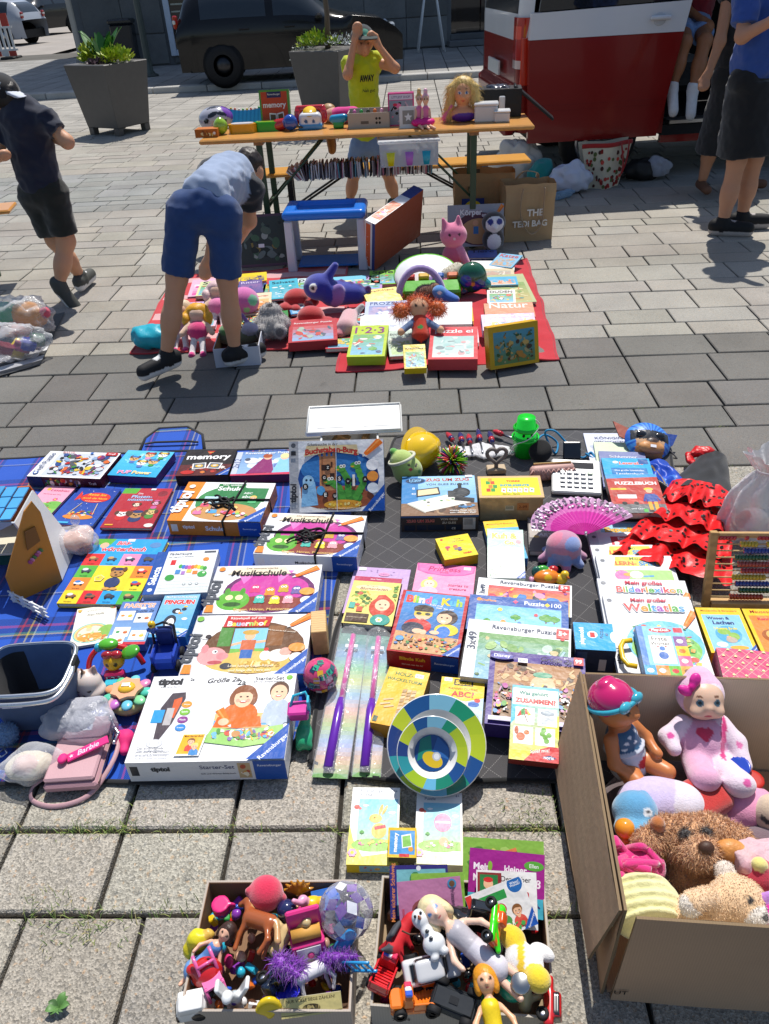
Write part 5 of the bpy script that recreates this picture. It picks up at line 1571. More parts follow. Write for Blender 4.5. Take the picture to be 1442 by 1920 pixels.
flat(card_box,'board_game','white monster music school game without cord, above the farm game',NB,[(379,1151),(590,1149),(605,1058),(408,1063)],.05,a_music,side='e2e3e7',front=f_tip('e8e9ec','Musik'))
flat(card_box,'board_game','farm riddle game box with pig and farmer under a red title',NB,[(336,1266),(570,1266),(587,1151),(370,1155)],.05,a_farm,side='e2e3e7',front=f_tip('e8e9ec','Bauernhof'))
flat(card_box,'starter_set_box','large white starter set box with orange jumper girl and pen',NB,[(232,1430),(537,1426),(553,1264),(291,1268)],.07,a_start,side='e6e7ea',front=a_start_f)
flat(book,'picture_book','yellow and blue picture dictionary divided into coloured squares',B_,[(102,1135),(254,1131),(315,1013),(186,1009)],.016,a_words,cover='f0d82c')
flat(card_box,'threading_game','white and blue caterpillar threading game box',NB,[(268,1114),(388,1112),(410,1030),(295,1036)],.045,a_raupe,side='d8dcde',lid=.85)
flat(book,'picture_book','cream fairy tale book lying behind the blue fabric basket',B_,[(150,1206),(205,1206),(221,1135),(128,1144)],.008,a_holle,cover='f0ece0')
flat(card_box,'matching_game','blue matching game box with white picture cards',NB,[(205,1206),(270,1211),(301,1128),(223,1128)],.03,a_passt,side='5070b8')
flat(card_box,'penguin_game','blue penguin splash game box beside the matching game',NB,[(288,1190),(347,1199),(375,1112),(303,1114)],.04,a_peng,side='3a88c4')
lean(card_box,'castle_game','castle letter game with ghost and dragon, propped upright against white box',NB,(544,962),(722,957),.048,52,.255,.055,a_burg,side='1c3f78',lid=.85,base='d8dade')
flat(card_box,'train_game','blue train route game box with steam engine',NB,[(752,968),(897,966),(890,891),(754,895)],.065,a_zug,side='2c3a4c',front=a_zug_f)
flat(card_box,'animal_game','small bright yellow game box alone on the grey mat',NB,[(834,1050),(897,1040),(877,1000),(816,1011)],.038,a_haba,side='d0b018')
flat(card_box,'quiz_game','yellow and blue quiz box half covered by the pale cow game',NB,[(924,1052),(987,1046),(970,974),(906,978)],.035,a_wl,side='3878b8')
flat(card_box,'cow_game','pale mint and white cow game lying on the quiz box',NB,[(917,1082),(986,1086),(980,994),(911,992)],.02,a_kuh,side='d8e4d8',z0=.025,zt=.052)
flat(book,'word_book','grey word art book beside the plush octopus',B_,[(990,1034),(1048,1034),(1042,972),(991,970)],.02,a_wort,cover='787470')
flat(book,'picture_book','lilac book with small leaf pattern under the flower shop book',B_,[(640,1150),(750,1156),(774,1067),(667,1064)],.008,a_lilac,cover='c4a4d0')
flat(book,'novel','flower shop novel with red haired girl',B_,[(638,1168),(733,1174),(756,1085),(668,1081)],.022,a_bloom,cover='4a2a24',z0=.022)
flat(book,'story_purse','pink purse shaped princess story book',B_,[(770,1113),(888,1121),(891,1063),(785,1055)],.012,a_princess,cover='e85aa0')
flat(card_box,'tactile_game','red and blue touch and guess game box with two children',NB,[(724,1222),(858,1232),(882,1120),(757,1104)],.06,a_blinde,side='a81c22',front=a_blinde_f)
flat(card_box,'puzzle_box','rearmost white puzzle box of the overlapping row on the grey mat','puzzle',[(892,1140),(1070,1158),(1074,1100),(895,1081)],.03,a_rp('Ravensburger Puzzle','3x49',4,['e8c84c','d84a58','8a3a90','4a88c8','3a3a44','f0a0b8']),side='e4e6e8')
flat(card_box,'puzzle_box','blue hundred piece puzzle box with meadow and trees','puzzle',[(872,1180),(1064,1196),(1068,1127),(882,1117)],.03,a_maus,side='2a5aa8',z0=.03,zt=.036)
flat(card_box,'puzzle_box','white puzzle box with jungle pictures overlapping the blue puzzle','puzzle',[(862,1269),(1068,1290),(1072,1180),(880,1160)],.034,a_rp('Ravensburger Puzzle','3x49',8,['88b8d8','6a9a4c','3f6a34','b8d0c0','8ab060','a8c8d8','5a5a3c','c8b888']),side='d8dcdf',z0=.034,zt=.044)
flat(card_box,'puzzle_box','purple puzzle box with a crowded party hall picture','puzzle',[(911,1362),(1090,1370),(1108,1235),(917,1221)],.05,a_party,side='3c2a7c',z0=.03,zt=.036)
flat(card_box,'matching_game','yellow and blue what belongs together game resting on the purple puzzle',NB,[(954,1422),(1045,1433),(1051,1291),(961,1285)],.026,a_zus,side='8a2a24',z0=.045,zt=.084)
flat(card_box,'stacking_game','yellow wooden wobbly tower game box behind the plates',NB,[(689,1353),(775,1370),(806,1261),(734,1252)],.05,a_holz,side='c8901c')
flat(card_box,'letter_game','yellow and pale blue alphabet game box half behind the plates',NB,[(818,1360),(901,1370),(911,1275),(827,1269)],.035,a_scout,side='3878b0')
flat(card_box,'toy_box','bright blue toy figure box with dark front','box',[(1079,1218),(1154,1220),(1149,1170),(1075,1167)],.085,a_play,side='1c2840',front=a_play_f)
tb='white talking picture books in a fanned row'
flat(book,'talking_book','rearmost white book of the fanned row, with a yellow expedition title',B_,[(1118,1098),(1270,1094),(1232,976),(1102,981)],.014,a_exped,cover='dfe1e4',group=tb)
flat(book,'talking_book','white book of the fanned row with a red farm title',B_,[(1124,1118),(1276,1114),(1240,996),(1107,1001)],.014,a_bauer,cover='dfe1e4',z0=.022,zt=.03,group=tb)
flat(book,'talking_book','white learning game book, third from the back of the fanned row',B_,[(1132,1150),(1285,1146),(1245,1020),(1112,1024)],.014,a_lern,cover='dfe1e4',z0=.03,zt=.045,group=tb)
flat(book,'talking_book','white learning game book lying under the picture lexicon',B_,[(1140,1178),(1294,1174),(1262,1040),(1122,1044)],.014,a_lern,cover='e4e5e8',z0=.038,zt=.058,group=tb)
flat(book,'talking_book','white picture lexicon with multicoloured title just above the atlas',B_,[(1142,1215),(1318,1216),(1288,1089),(1119,1085)],.016,tip_book('Mein großes',MULT,'Bilderlexikon',4),cover='e4e5e8',z0=.046,zt=.06,group=tb)
flat(book,'talking_book','white world atlas with round map, frontmost of the fanned row',B_,[(1159,1263),(1336,1265),(1294,1118),(1131,1118)],.02,tip_book('Mein großer',MULT,'Weltatlas',7),cover='e4e5e8',z0=.05,zt=.066,group=tb)
b=flat(book,'board_book','light blue first words board book with yellow handle on the atlas',B_,[(1211,1268),(1300,1268),(1284,1175),(1192,1175)],.03,a_first,cover='4a90d0',z0=.073,zt=.086)
mb=MB();hw=.06
mb.tube([(-.075,.045,.016),(-.098,.04,.016),(-.108,.02,.016),(-.108,-.02,.016),(-.098,-.04,.016),(-.075,-.045,.016)],.007,'f0c81c',n=8);mb.to('handle',b)
flat(card_box,'quiz_game','yellow earth quiz box with mouse and globe below the abacus',NB,[(1331,1227),(1419,1223),(1390,1140),(1307,1140)],.04,a_erde,side='d8b018')
flat(card_box,'quiz_game','orange lion quiz box cut off at the right edge',NB,[(1427,1226),(1515,1224),(1476,1142),(1393,1142)],.04,a_lion,side='d8b018')
flat(card_box,'gift_box','pink box with gold crowns and diagonal lines at the right edge','box',[(1349,1290),(1545,1290),(1520,1222),(1357,1223)],.09,a_crown,side='b83a62')
sg='picture books stacked beside the dog mask'
flat(book,'story_book','pale lilac and white story book, rearmost beside the dog mask',B_,[(1110,880),(1200,880),(1182,812),(1094,813)],.01,a_plainbook('d8dcec','KÖNIGIN','4a5078','GESCHICHTEN',2,['c0c8e0','e8ecf4']),cover='d8dcec',group=sg)
flat(book,'story_book','pale green and white book, second from the back beside the dog mask',B_,[(1124,895),(1216,897),(1201,830),(1113,829)],.01,a_plainbook('d4e4c0','Komm mit','58684c',None,4,['f0f0e4','88b860','c8dce0','b0c890'],v=.6),cover='d0e0c0',z0=.022,zt=.03,group=sg)
flat(book,'story_book','slate violet slumber book under the bright blue reader',B_,[(1132,915),(1226,918),(1207,849),(1122,845)],.01,a_plainbook('7c84b0','Schlummer','e4e6f0',None,5,['9098c0','6a70a0'],v=.85),cover='7078a8',z0=.03,zt=.04,group=sg)
flat(book,'story_book','bright cyan learn to read book with raven title',B_,[(1142,940),(1237,940),(1219,859),(1130,860)],.014,a_leser,cover='2898cc',z0=.038,zt=.05,group=sg)
flat(book,'puzzle_book','red firefighter puzzle book on top behind the pink fan',B_,[(1150,962),(1257,962),(1227,890),(1136,889)],.028,a_puzb,cover='5a1c18',z0=.045,zt=.06)
#TOYS ON THE NEAR BLANKETS
def mpp(px,py,z=.0):
 return(G(px,py,z)-ZV(CAM_H)).dot(V3(_fw))/FPX
def onv(px,py,A,B):
 n=V3((B.y-A.y,A.x-B.x,0)).normalized()
 d=V3(ray(px,py));o=ZV(CAM_H)
 return o+d*((A-o).dot(n)/d.dot(n))
def board(mb,pts,th,col,top=None):
 P=[V3(p)for p in pts]
 n=ZV(0)
 for i in range(len(P)):
  n+=P[i].cross(P[(i+1)%len(P)])
 n=n.normalized()*th
 k=len(P)
 mb.add([tuple(p)for p in P]+[tuple(p-n)for p in P],[tuple(range(k)),tuple(reversed(range(k,2*k)))]+[(i,k+i,k+(i+1)%k,(i+1)%k)for i in range(k)],col)
def crumple(name,c,r,col,mat,parent,amp=.35,sc=9,seed=0,n=28,flatb=True,tie=None):
 def f(u,v):
  th,ph=pi*v,2*pi*u
  d=V3((sin(th)*cos(ph),sin(th)*sin(ph),cos(th)))
  q=V3((d.x*r[0],d.y*r[1],d.z*r[2]))
  k=1+amp*(noise.noise(q*sc+V3((seed,0,0)))+.5*noise.noise(q*sc*2.7+V3((0,seed,0))))
  q=q*k
  z=q.z+r[2]
  return(c[0]+q.x,c[1]+q.y,c[2]+(max(z,.001+.002*d.x)if flatb else q.z))
 mb=MB();mb.grid(f,n*2,n,col,wrapu=True)
 return mb.to(name,mat,parent)
def off(root):
 return V3(root.matrix_basis.translation)
PR=RN(11)
def cord(root,M,w,h,t,seed=1):
 rr=RN(seed)
 mb=MB();e=.004;fx=w*.16
 mb.tube([(-w/2-e,0,.002),(-w/2-e,0,t+e),(w/2+e,.01,t+e),(w/2+e,.01,.002)],.0035,'0e0e10',n=6)
 mb.tube([(fx,h/2+e,.002),(fx,h/2+e,t+e),(fx-.02,-h/2-e,t+e),(fx-.02,-h/2-e,.002)],.0035,'0e0e10',n=6)
 for i in range(7):
  a=rr.uniform(-.4,.4);L=rr.uniform(.05,.1)
  x0,y0=rr.uniform(-.03,.02),rr.uniform(-.03,.03)
  mb.tube([(x0+L*(k/8-.5)*cos(a),y0-.01+L*(k/8-.5)*sin(a)+.012*sin(k*.8+i),t+.006+.004*(i%3)+.004*sin(k*.7))for k in range(9)],.004,'101012',n=6)
 return tag(mb.to('cord','rubber',None,M),'black cord wound round the '+seed_word[seed],'cord')
seed_word={1:'orange school game box',2:'upper monster music school game'}
for sd,gb,(w_,h_,t_)in((1,GB_SCHOOL,None or(.30,.21,.06)),(2,GB_MUSIC,(.31,.2,.06))):
 bb=[V3(c)for c in gb.children[0].bound_box]
 w_,h_=bb[6].x-bb[0].x,bb[6].y-bb[0].y
 cord(gb,gb.matrix_basis.copy(),w_,h_,.061,sd)
hb=G(60,1100,.014)
dh=thing('dollhouse','orange and white toy house with blue tiled roof at the left edge','dollhouse',hb)
O=hb
A_,B_2=G(28,1128,.014),G(117,1088,.014)
mb=MB();board(mb,[onv(x,y,A_,B_2)-O for x,y in((28,1128),(66,1131),(117,1088),(76,960),(60,940),(45,960),(11,1083))],.006,'d08a34');mb.to('front_panel','matte',dh)
mb=MB()
for q in(((46,995),(66,985),(76,1012),(52,1030)),):
 board(mb,[onv(x,y,A_,B_2)-O+V3((.0,-.004,0))for x,y in q],.003,'8a5a24')
wo_=mb.to('window','matte',dh)
mb=MB()
for i in range(6):
 p=onv(58+4*i,1052-4.5*i,A_,B_2)-O
 mb.ell(p+V3((0,-.006,0)),(.008,.003,.008),['c85a8c','e08ab0','5a8a4c'][i%3],n=7,m=5)
mb.to('flower_sticker','matte',dh)
C_,D_=G(117,1088,.014),G(128,1062,.014)
D_=D_+(D_-C_)*1.6
mb=MB();hh=.25
board(mb,[C_-O,D_-O,D_-O+V3((-.07,-.02,hh)),C_-O+V3((-.075,-.01,hh*.98))],.006,'dcdee0');mb.to('side_wall',dh)
mb=MB();bk=[D_-O+V3((-.02,.02,0)),D_-O+V3((-.36,.0,0)),D_-O+V3((-.36,0,hh)),D_-O+V3((-.09,.01,hh))]
board(mb,bk,.006,'c8622a');mb.to('back_wall','matte',dh)
mb=MB();e0=C_-O+V3((-.075,-.01,hh*.98));e1=D_-O+V3((-.07,-.02,hh))
for i in range(9):
 for j in range(3):
  p=e1 .lerp(e0,(j+.5)/3)+V3((-.026-i*.036,-.002*i,.012+(.02 if 3<i else .006*i)))
  mb.box(p,(.0172,(e1-e0).length/6.3,.003),tuple(np.array(C('4fa8e0'))*PR.uniform(.8,1.1)),bev=.001)
mb.to('roof_tiles',dh)
mb=MB();board(mb,[e0,e0+V3((-.1,0,.012)),e0+V3((-.3,0,.012)),e0+V3((-.3,.01,-.05)),e0+V3((-.09,.01,-.045))],.006,'c4ccd8');mb.to('gable',dh)
mb=MB();mb.box(bk[1].lerp(bk[0],.35)+V3((0,-.09,.1)),(.13,.08,.004),'e8e0c8');mb.box(bk[1].lerp(bk[0],.4)+V3((0,-.09,.035)),(.05,.03,.02),'2a5a4c',bev=.004);mb.to('floor',dh)
mb=MB();f0,f1=G(22,1125,.014)-O,G(92,1160,.014)-O
for k in range(4):
 mb.box(f0 .lerp(f1,.1+k*.26)+ZV(.02),(.006,.003,.02),'f0f0f2')
for zz in(.005,.022,.037):
 mb.tube([f0+ZV(zz),f1+ZV(zz)],.0035,'eef0f2',n=6)
mb.to('fence',dh)
def clear_bag(name,label,c,r,fill,seed,col='eceef2',mat='film',n=24):
 b=thing(name,label,'bag',c)
 crumple('film',(0,0,0),r,col,mat,b,amp=.3,sc=14,seed=seed,n=n)
 if fill:
  soft('contents',fill,'cloth',b,res=.006,k=.01,wob=.004,wsc=20)
 return b
p=G(150,1030,.014)
cb_=clear_bag('plastic_bag','knotted clear bag of peach doll clothes beside the dollhouse',p,(.075,.06,.045),[el((0,0,.04),(.055,.045,.035),'e8b49c'),el((.02,.02,.055),(.035,.03,.025),'f0c8b8'),el((.03,-.03,.02),(.03,.02,.018),'282c38')],3)
mb=MB();mb.ell((0,.035,.1),(.016,.016,.02),'e8e8ec',n=10);mb.to('knot','film',cb_)
p=G(155,1372,.014)
clear_bag('plastic_bag','thin grey translucent carrier bag behind the pink phone purse',p,(.1,.062,.05),[el((0,0,.03),(.05,.04,.025),'a8a8b0')],8,col='d8dae4',mat='milky')
p=G(62,1450,.012)
clear_bag('plastic_bag','clear bag of cream fabric at lower left beside the purse',p,(.075,.052,.034),[el((0,0,.03),(.06,.042,.024),'ece0c4'),el((.0,-.01,.045),(.03,.025,.02),'f0d0c4')],5)
cc4=[(78,1470),(180,1462),(212,1345),(118,1345)]
ctr,U,V,N,w_,h_=frame_px(cc4,.055)
pu=thing('phone_purse','dusty pink leather phone purse with loop strap','purse',M=mat_from(ctr-N*.04,U,V,N))
box((0,0,.012),(w_/2,h_/2,.012),'c0929a',bev=.006).to('back_pocket','leather',pu)
box((-.003,.004,.03),(w_/2-.004,h_/2-.006,.007),'caa0a6',bev=.005).to('front_pocket','leather',pu)
mb=MB();mb.prism([(-w_/2+.004,h_/2),(-w_/2+.002,h_*.22),(-w_/2+.02,h_*.17),(w_/2-.02,h_*.17),(w_/2-.003,h_*.22),(w_/2-.004,h_/2)],.037,.041,'caa0a8');mb.to('flap','leather',pu)
A=Art(.03,.018);A.r(0,0,1,1,'eceef6');A.t('2 €',.5,.5,.6,'3848a0');A.to('price_sticker',pu,T(-.012,h_*.28,.0412),'paper')
mb=MB();mb.box((w_/2+.001,0,.018),(.001,h_/2-.01,.003),'d8b8ac');mb.to('zip','metal',pu)
sp_=[G(x,y,z)-ctr for x,y,z in((82,1460,.03),(60,1478,.012),(62,1502,.008),(105,1512,.008),(165,1492,.012),(205,1440,.03),(222,1395,.04),(214,1352,.05),(205,1320,.06),(230,1300,.05),(262,1290,.04),(272,1315,.03),(262,1360,.02))]
Mi=pu.matrix_basis.inverted()
def smooth(pts,n=6):
 out=[]
 P=[V3(q)for q in pts]
 for i in range(len(P)-1):
  a,b,c,d=P[max(i-1,0)],P[i],P[i+1],P[min(i+2,len(P)-1)]
  for k in range(n):
   t=k/n
   out.append(.5*((2*b)+(c-a)*t+(2*a-5*b+4*c-d)*t*t+(3*b-a-3*c+d)*t**3))
 return out+[P[-1]]
mb=MB();mb.tube([Mi@(q+ctr)for q in smooth(sp_)],.006,'c49aa0',n=8,flat=(1,.35));mb.to('strap','leather',pu)
mb=MB();q=[Mi@G(*a)for a in((208,1345,.06),(214,1362,.06),(222,1375,.05),(214,1392,.05))]
for a in q:
 mb.ell(a,.006,(.7,.7,.72),n=8)
mb.tube(q,.0035,(.7,.7,.72));mb.to('clasp','metal',pu)
wr=thing('wrist_strap','hot pink rubber wrist strap with white script on the purse','strap',G(165,1405,.062))
A=Art(.1,.022);A.r(0,0,1,1,'ec2f86');A.t('Barbie',.52,.5,.55,'fbe0ee',shear=.3);A.star(.1,.5,.06,'fbe0ee')
Mw=RZ(24)@RY(-8)@T(-.05,-.011,.004)
box((.05,.011,-.002),(.052,.0125,.0022),'ec2f86',bev=.0018,M=Mw).to('band','rubber',wr);A.to('lettering',wr,Mw,'rubber')
MB().ell((-.055,-.025,.002),(.012,.015,.007),'ec2f86').to('loop_end','rubber',wr)
kr=thing('key_pendant','hot pink rubber whistle pendant beside the starter set box','pendant',G(240,1392,.014))
soft('pendant_body',[el((0,0,.02),(.02,.022,.018),'f0307e'),cap((0,-.01,.018),(.004,-.04,.016),.013,.011,'f0307e'),el((-.02,.01,.02),(.012,.012,.01),'f0307e')],'rubber',kr,res=.003)
pm=thing('pompom','soft blue pompom with key clip at the left edge','pompom',G(18,1388,.014))
o_=[];soft('ball',[el((0,0,.027),.027,'7ca0c8')],'plush',pm,res=.004,out=o_)
fur('fluff',*o_[0],pm,900,.007,rng,width=.0009)
mb=MB();mb.tube([(.0,-.03,.006),(.012,-.045,.004),(.0,-.055,.004),(-.012,-.045,.004),(.0,-.03,.006)],.0025,(.7,.7,.72));mb.to('clip','metal',pm)
bs=thing('fabric_basket','navy denim fabric basket with aluminium rim','basket',G(85,1330,.014))
kx=mpp(80,1250,.15)
def rim(t,z,sx,sy):
 a=2*pi*t
 e=.42
 cx,sy_=cos(a),sin(a)
 return V3((copysign(abs(cx)**e,cx)*sx,copysign(abs(sy_)**e,sy_)*sy,z))
Hb=.15
tilt=RX(-4)
def wallf(u,v):
 q=rim(u,v*Hb,.088+.02*v,.068+.022*v)
 q.z+=.012*v*(q.y>.04)
 return tuple(q+V3((.003*noise.noise(q*30),.003*noise.noise(q*30+V3((5,0,0))),0)))
mb=MB();mb.grid(wallf,48,10,'42587c',wrapu=True);mb.to('outer_wall','denim',bs)
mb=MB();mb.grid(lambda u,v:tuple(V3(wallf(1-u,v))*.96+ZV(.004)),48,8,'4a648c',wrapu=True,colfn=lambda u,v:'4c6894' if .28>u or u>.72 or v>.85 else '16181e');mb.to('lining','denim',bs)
mb=MB();mb.prism([(rim(i/24,0,.086,.066).x,rim(i/24,0,.086,.066).y)for i in range(24)],.004,.01,'14161b');mb.to('floor','cloth',bs)
mb=MB();mb.tube([rim(i/40,Hb+.004,.111,.092)for i in range(41)],.006,(.72,.73,.75),n=8,caps=False,flat=(1,1.3));mb.to('rim','metal',bs)
mb=MB();hp=smooth([(.108,.02,Hb),(.118,-.02,Hb+.0),(.1,-.09,Hb-.006),(.05,-.104,Hb-.01),(-.05,-.104,Hb-.01),(-.1,-.09,Hb-.006),(-.118,-.02,Hb),(-.108,.02,Hb)]);mb.tube(hp,.007,(.74,.75,.77),n=8);mb.to('handle','metal',bs)
for s in(-1,1):
 box((s*.112,.02,Hb-.005),(.008,.022,.016),'202226',bev=.004).to('hinge','rubber',bs)
A=Art(.05,.012);A.r(0,0,1,1,'e8eaf0');A.t('1,00',.5,.5,.4,'3848a0');A.to('price_sticker',bs,T(-.03,-.1115,Hb-.016)@RX(80),'paper')
sq=thing('squishy_unicorn','cream squishy unicorn with closed eyes','toy',G(172,1300,.014))
soft('body',[el((0,0,.04),(.038,.036,.04),'ecdcd4'),el((.012,-.01,.022),(.036,.034,.022),'e4d4cc'),cap((-.022,.012,.07),(-.03,.012,.09),.012,.004,'c8b0a8'),cap((.018,.012,.072),(.026,.012,.09),.012,.004,'c8a8a0'),cap((-.002,0,.076),(-.002,-.002,.1),.006,.002,'a8886c'),pe((-.018,-.034,.042),(.006,.01,.002),'403030'),pe((.014,-.036,.042),(.006,.01,.002),'403030'),pe((-.024,-.03,.032),(.006,.012,.005),'f0b4a8'),pe((-.002,-.038,.032),(.004,.01,.0016),'503838')],'vinyl',sq,res=.0028,k=.006)
bt=thing('baby_toy','colourful caterpillar baby toy with red arch and number tiles','toy',G(222,1262,.014))
mb=MB();mb.tube(smooth([(-.075,-.02,.01),(-.07,.01,.05),(-.04,.03,.075),(0,.035,.075),(.05,.03,.05),(.07,.02,.012)]),.008,'d8202a');mb.ell((-.045,.03,.075),(.012,.014,.014),'3ab0d0');mb.to('arch',bt)
soft('head',[el((0,0,.05),(.03,.027,.027),'f0b818'),el((0,-.02,.04),(.008,.006,.006),'e8901c'),pe((-.012,-.024,.056),(.005,.01,.006),'241810'),pe((.012,-.024,.056),(.005,.01,.006),'241810')],'plastic',bt,res=.003)
mb=MB();mb.ell((-.012,-.004,.076),(.017,.012,.012),'a81c28');mb.ell((.014,-.004,.076),(.017,.012,.012),'b81c28');mb.to('bow','gloss',bt)
soft('leaf_wing',[el((-.015,.03,.085),(.028,.02,.014),'58b830'),el((.048,.01,.07),(.032,.024,.013),'4fa82c',(10,-20,-20))],'plastic',bt,res=.003)
box((.004,-.03,.02),(.028,.012,.018),'b81c58',bev=.005).to('number_tile',bt)
A=Art(.05,.02);A.t('1·2·3',.5,.5,.8,'f4f0f0');A.to('number_print',bt,T(-.021,-.0422,.012)@RX(90),'plastic')
box((.006,-.055,.012),(.026,.014,.012),'3ab8d0',bev=.004).to('base_tile',bt)
fr=thing('flower_toy','peach and mint flower shaped baby activity toy','toy',G(246,1318,.014))
MB().lathe([(.03,0),(.05,.004),(.056,.02),(.05,.034),(.0,.036)],'d8d890',n=24).to('base',fr)
for i in range(9):
 a=i*.698
 MB().ell((.05*cos(a),.044*sin(a),.04),(.019,.015,.008),['58d0b8','e88ab8','78d0d8','68d898','f0a878','58c8a8','c878c8','70c8e0','8ae0a0'][i],rot=(0,0,degrees(a))).to('petal',fr)
mb=MB()
mb.prism([((.036 if i%2 else .045)*cos(i*.449),(.032 if i%2 else .04)*sin(i*.449)+.004)for i in range(14)],.046,.056,'f0b088');mb.to('centre',fr)
MB().ell((0,.004,.056),(.024,.02,.01),'f0c028').to('button','gloss',fr)
A=Art(.022,.012);A.r(0,0,1,1,'f0f0f4');A.to('price_sticker',fr,T(-.011,0,.0665),'paper')
bv=thing('toy_truck','dark blue toy truck with yellow figure beside penguin game','toy',G(318,1245,.014))
box((0,0,.035),(.032,.042,.02),'2040a8',bev=.008).to('body',bv)
for s in(-1,1):
 box((s*.03,-.006,.058),(.004,.036,.014),'2848b8',bev=.003).to('side_panel',bv)
 for q in(-1,1):
  mb=MB();mb.lathe([(.0,-.006),(.016,-.006),(.018,0),(.016,.006),(.0,.006)],'1c1c20',n=14,M=T(s*.034,q*.026,.018)@RY(90));mb.to('wheel','rubber',bv)
box((0,.03,.085),(.024,.012,.028),'1c2c6c',bev=.004).to('cab',bv)
mb=MB();mb.tube([(-.03,.01,.06),(-.032,.03,.12),(.0,.04,.125),(.03,.03,.12),(.032,.01,.06)],.004,'18181c');mb.to('roll_bar',bv)
tp=thing('toy_figure','tiny yellow and blue figure standing on the dark blue toy truck','figure',G(318,1245,.014)+V3((-.03,.03,.1)))
soft('figure',[el((0,0,.028),(.011,.01,.011),'e8c020'),cap((0,0,.004),(0,0,.016),.01,.009,'2a58b8'),el((-.012,-.004,.012),(.005,.006,.006),'2a58b8'),el((.012,-.004,.012),(.005,.006,.006),'2a58b8'),pe((0,-.01,.03),(.006,.006,.003),'302418')],'plastic',tp,res=.0022,k=.003)
wp=thing('wooden_block','narrow upright pine block beside the farm game','block',G(603,1228,.014))
box((0,.045,.045),(.022,.045,.045),'dcb478',bev=.002,M=RZ(3)).to('block','wood',wp)
bl=thing('ball','pink and green flower printed ball beside the wands','ball',G(604,1288,.014))
mb=MB();mb.ell((0,0,.047),.047,'e0487c',n=26,m=18)
mb.to('ball_skin','gloss',bl)
mb=MB();rr=RN(2)
for i in range(34):
 d=V3((rr.gauss(0,1),rr.gauss(-.8,.8),rr.gauss(.4,.8))).normalized()
 Mq=T(*(d*.0474+ZV(.047)))@align(d)
 mb.add([(cos(k*.785)*.011*(1 if k%2 else .7),sin(k*.785)*.011*(1 if k%2 else .7),0)for k in range(8)],[tuple(range(8))],rr.choice(['2a9a78','1c5a6c','f0e8e8','e8c8d8','38b890','f0c030','243a5c']),M=Mq)
kind(mb.to('print','gloss',bl),'stuff')
sc_=thing('toy_cart','green toy dinosaur cart with pink basket beside starter set box','toy',G(572,1390,.014))
soft('body',[el((0,0,.022),(.022,.034,.02),'2cae78'),cap((0,.02,.03),(.008,.03,.06),.014,.012,'2cae78'),el((.012,-.025,.01),(.009,.009,.01),'28a06c'),el((-.012,-.025,.01),(.009,.009,.01),'28a06c')],'plastic',sc_,res=.003)
mb=MB();mb.box((-.008,.03,.08),(.024,.02,.016),'d838a0',bev=.004,taper=(1.15,1.15));mb.to('basket',sc_)
mb=MB();mb.tube([(-.03,.03,.09),(-.02,.05,.115),(.01,.055,.12),(.02,.04,.1)],.004,'30b8d8');mb.box((.018,.03,.1),(.003,.012,.024),'30b8d8',bev=.001);mb.to('handle',sc_)
pc=G(818,1440,.014)
def plate(name,label,px,py,r,zc,tl,bowl):
 c=G(px,py,zc)
 t=thing(name,label,'plate',M=T(*c)@RX(tl))
 prof=[(0,.0),(r*.55,.0),(r*.66,bowl),(r*.98,bowl+.006),(r,bowl+.008),(r*.985,bowl+.011),(r*.67,bowl+.005),(r*.56,.004),(0,.0042)]
 mb=MB();mb.lathe(prof,'f4f4f2',n=48,cap=False);mb.to('dish','gloss',t)
 mb=MB();pal=['b8d020','1c9a70','88c8e0','1c5898','c8d828','243f80','2f98a0','a8c81c','6ab8dc','18886c','1c4f90','c0d424']
 n=12;pr=RN(int(r*1000))
 edges=sorted(pr.uniform(0,1)*.4/n+i/n for i in range(n))
 for i in range(n):
  a0,a1=edges[i]*6.2832,(edges[(i+1)%n]+(1 if i==n-1 else 0))*6.2832
  m=5
  ri,ro=r*.69,r*.978
  zi,zo=bowl+.0056,bowl+.0112
  vs=[]
  for k in range(m+1):
   a=a0+(a1-a0)*k/m;b=a+.06
   vs+=[(ri*cos(b),ri*sin(b),zi),(ro*cos(a),ro*sin(a),zo)]
  mb.add(vs,[(2*k,2*k+1,2*k+3,2*k+2)for k in range(m)],pal[i],True)
 mb.to('rim_print','gloss',t)
 A=Art(r,r)
 if bowl>.02:
  A.e(.5,.5,.5,'1c4f90',n=28);A.P([(.06,.3),(.5,.5),(.5,.99),(.2,.9)],'1c8a74');A.P([(.5,.5),(.95,.3),(.98,.6),(.7,.94)],'2f6ab0');A.e(.5,.32,.3,'e8c41c',.2,-30);A.e(.62,.4,.12,'c8ccd0');A.e(.62,.4,.08,'f0f2f4')
 A.to('centre_print',t,T(-r/2,-r/2,.0043),'gloss')
 return t
plate('plate','large green and blue patterned plate propped behind the bowl',818,1397,.118,.085,34,.014)
plate('bowl','smaller patterned bowl with yellow print standing in the large plate',810,1412,.083,.098,36,.024)
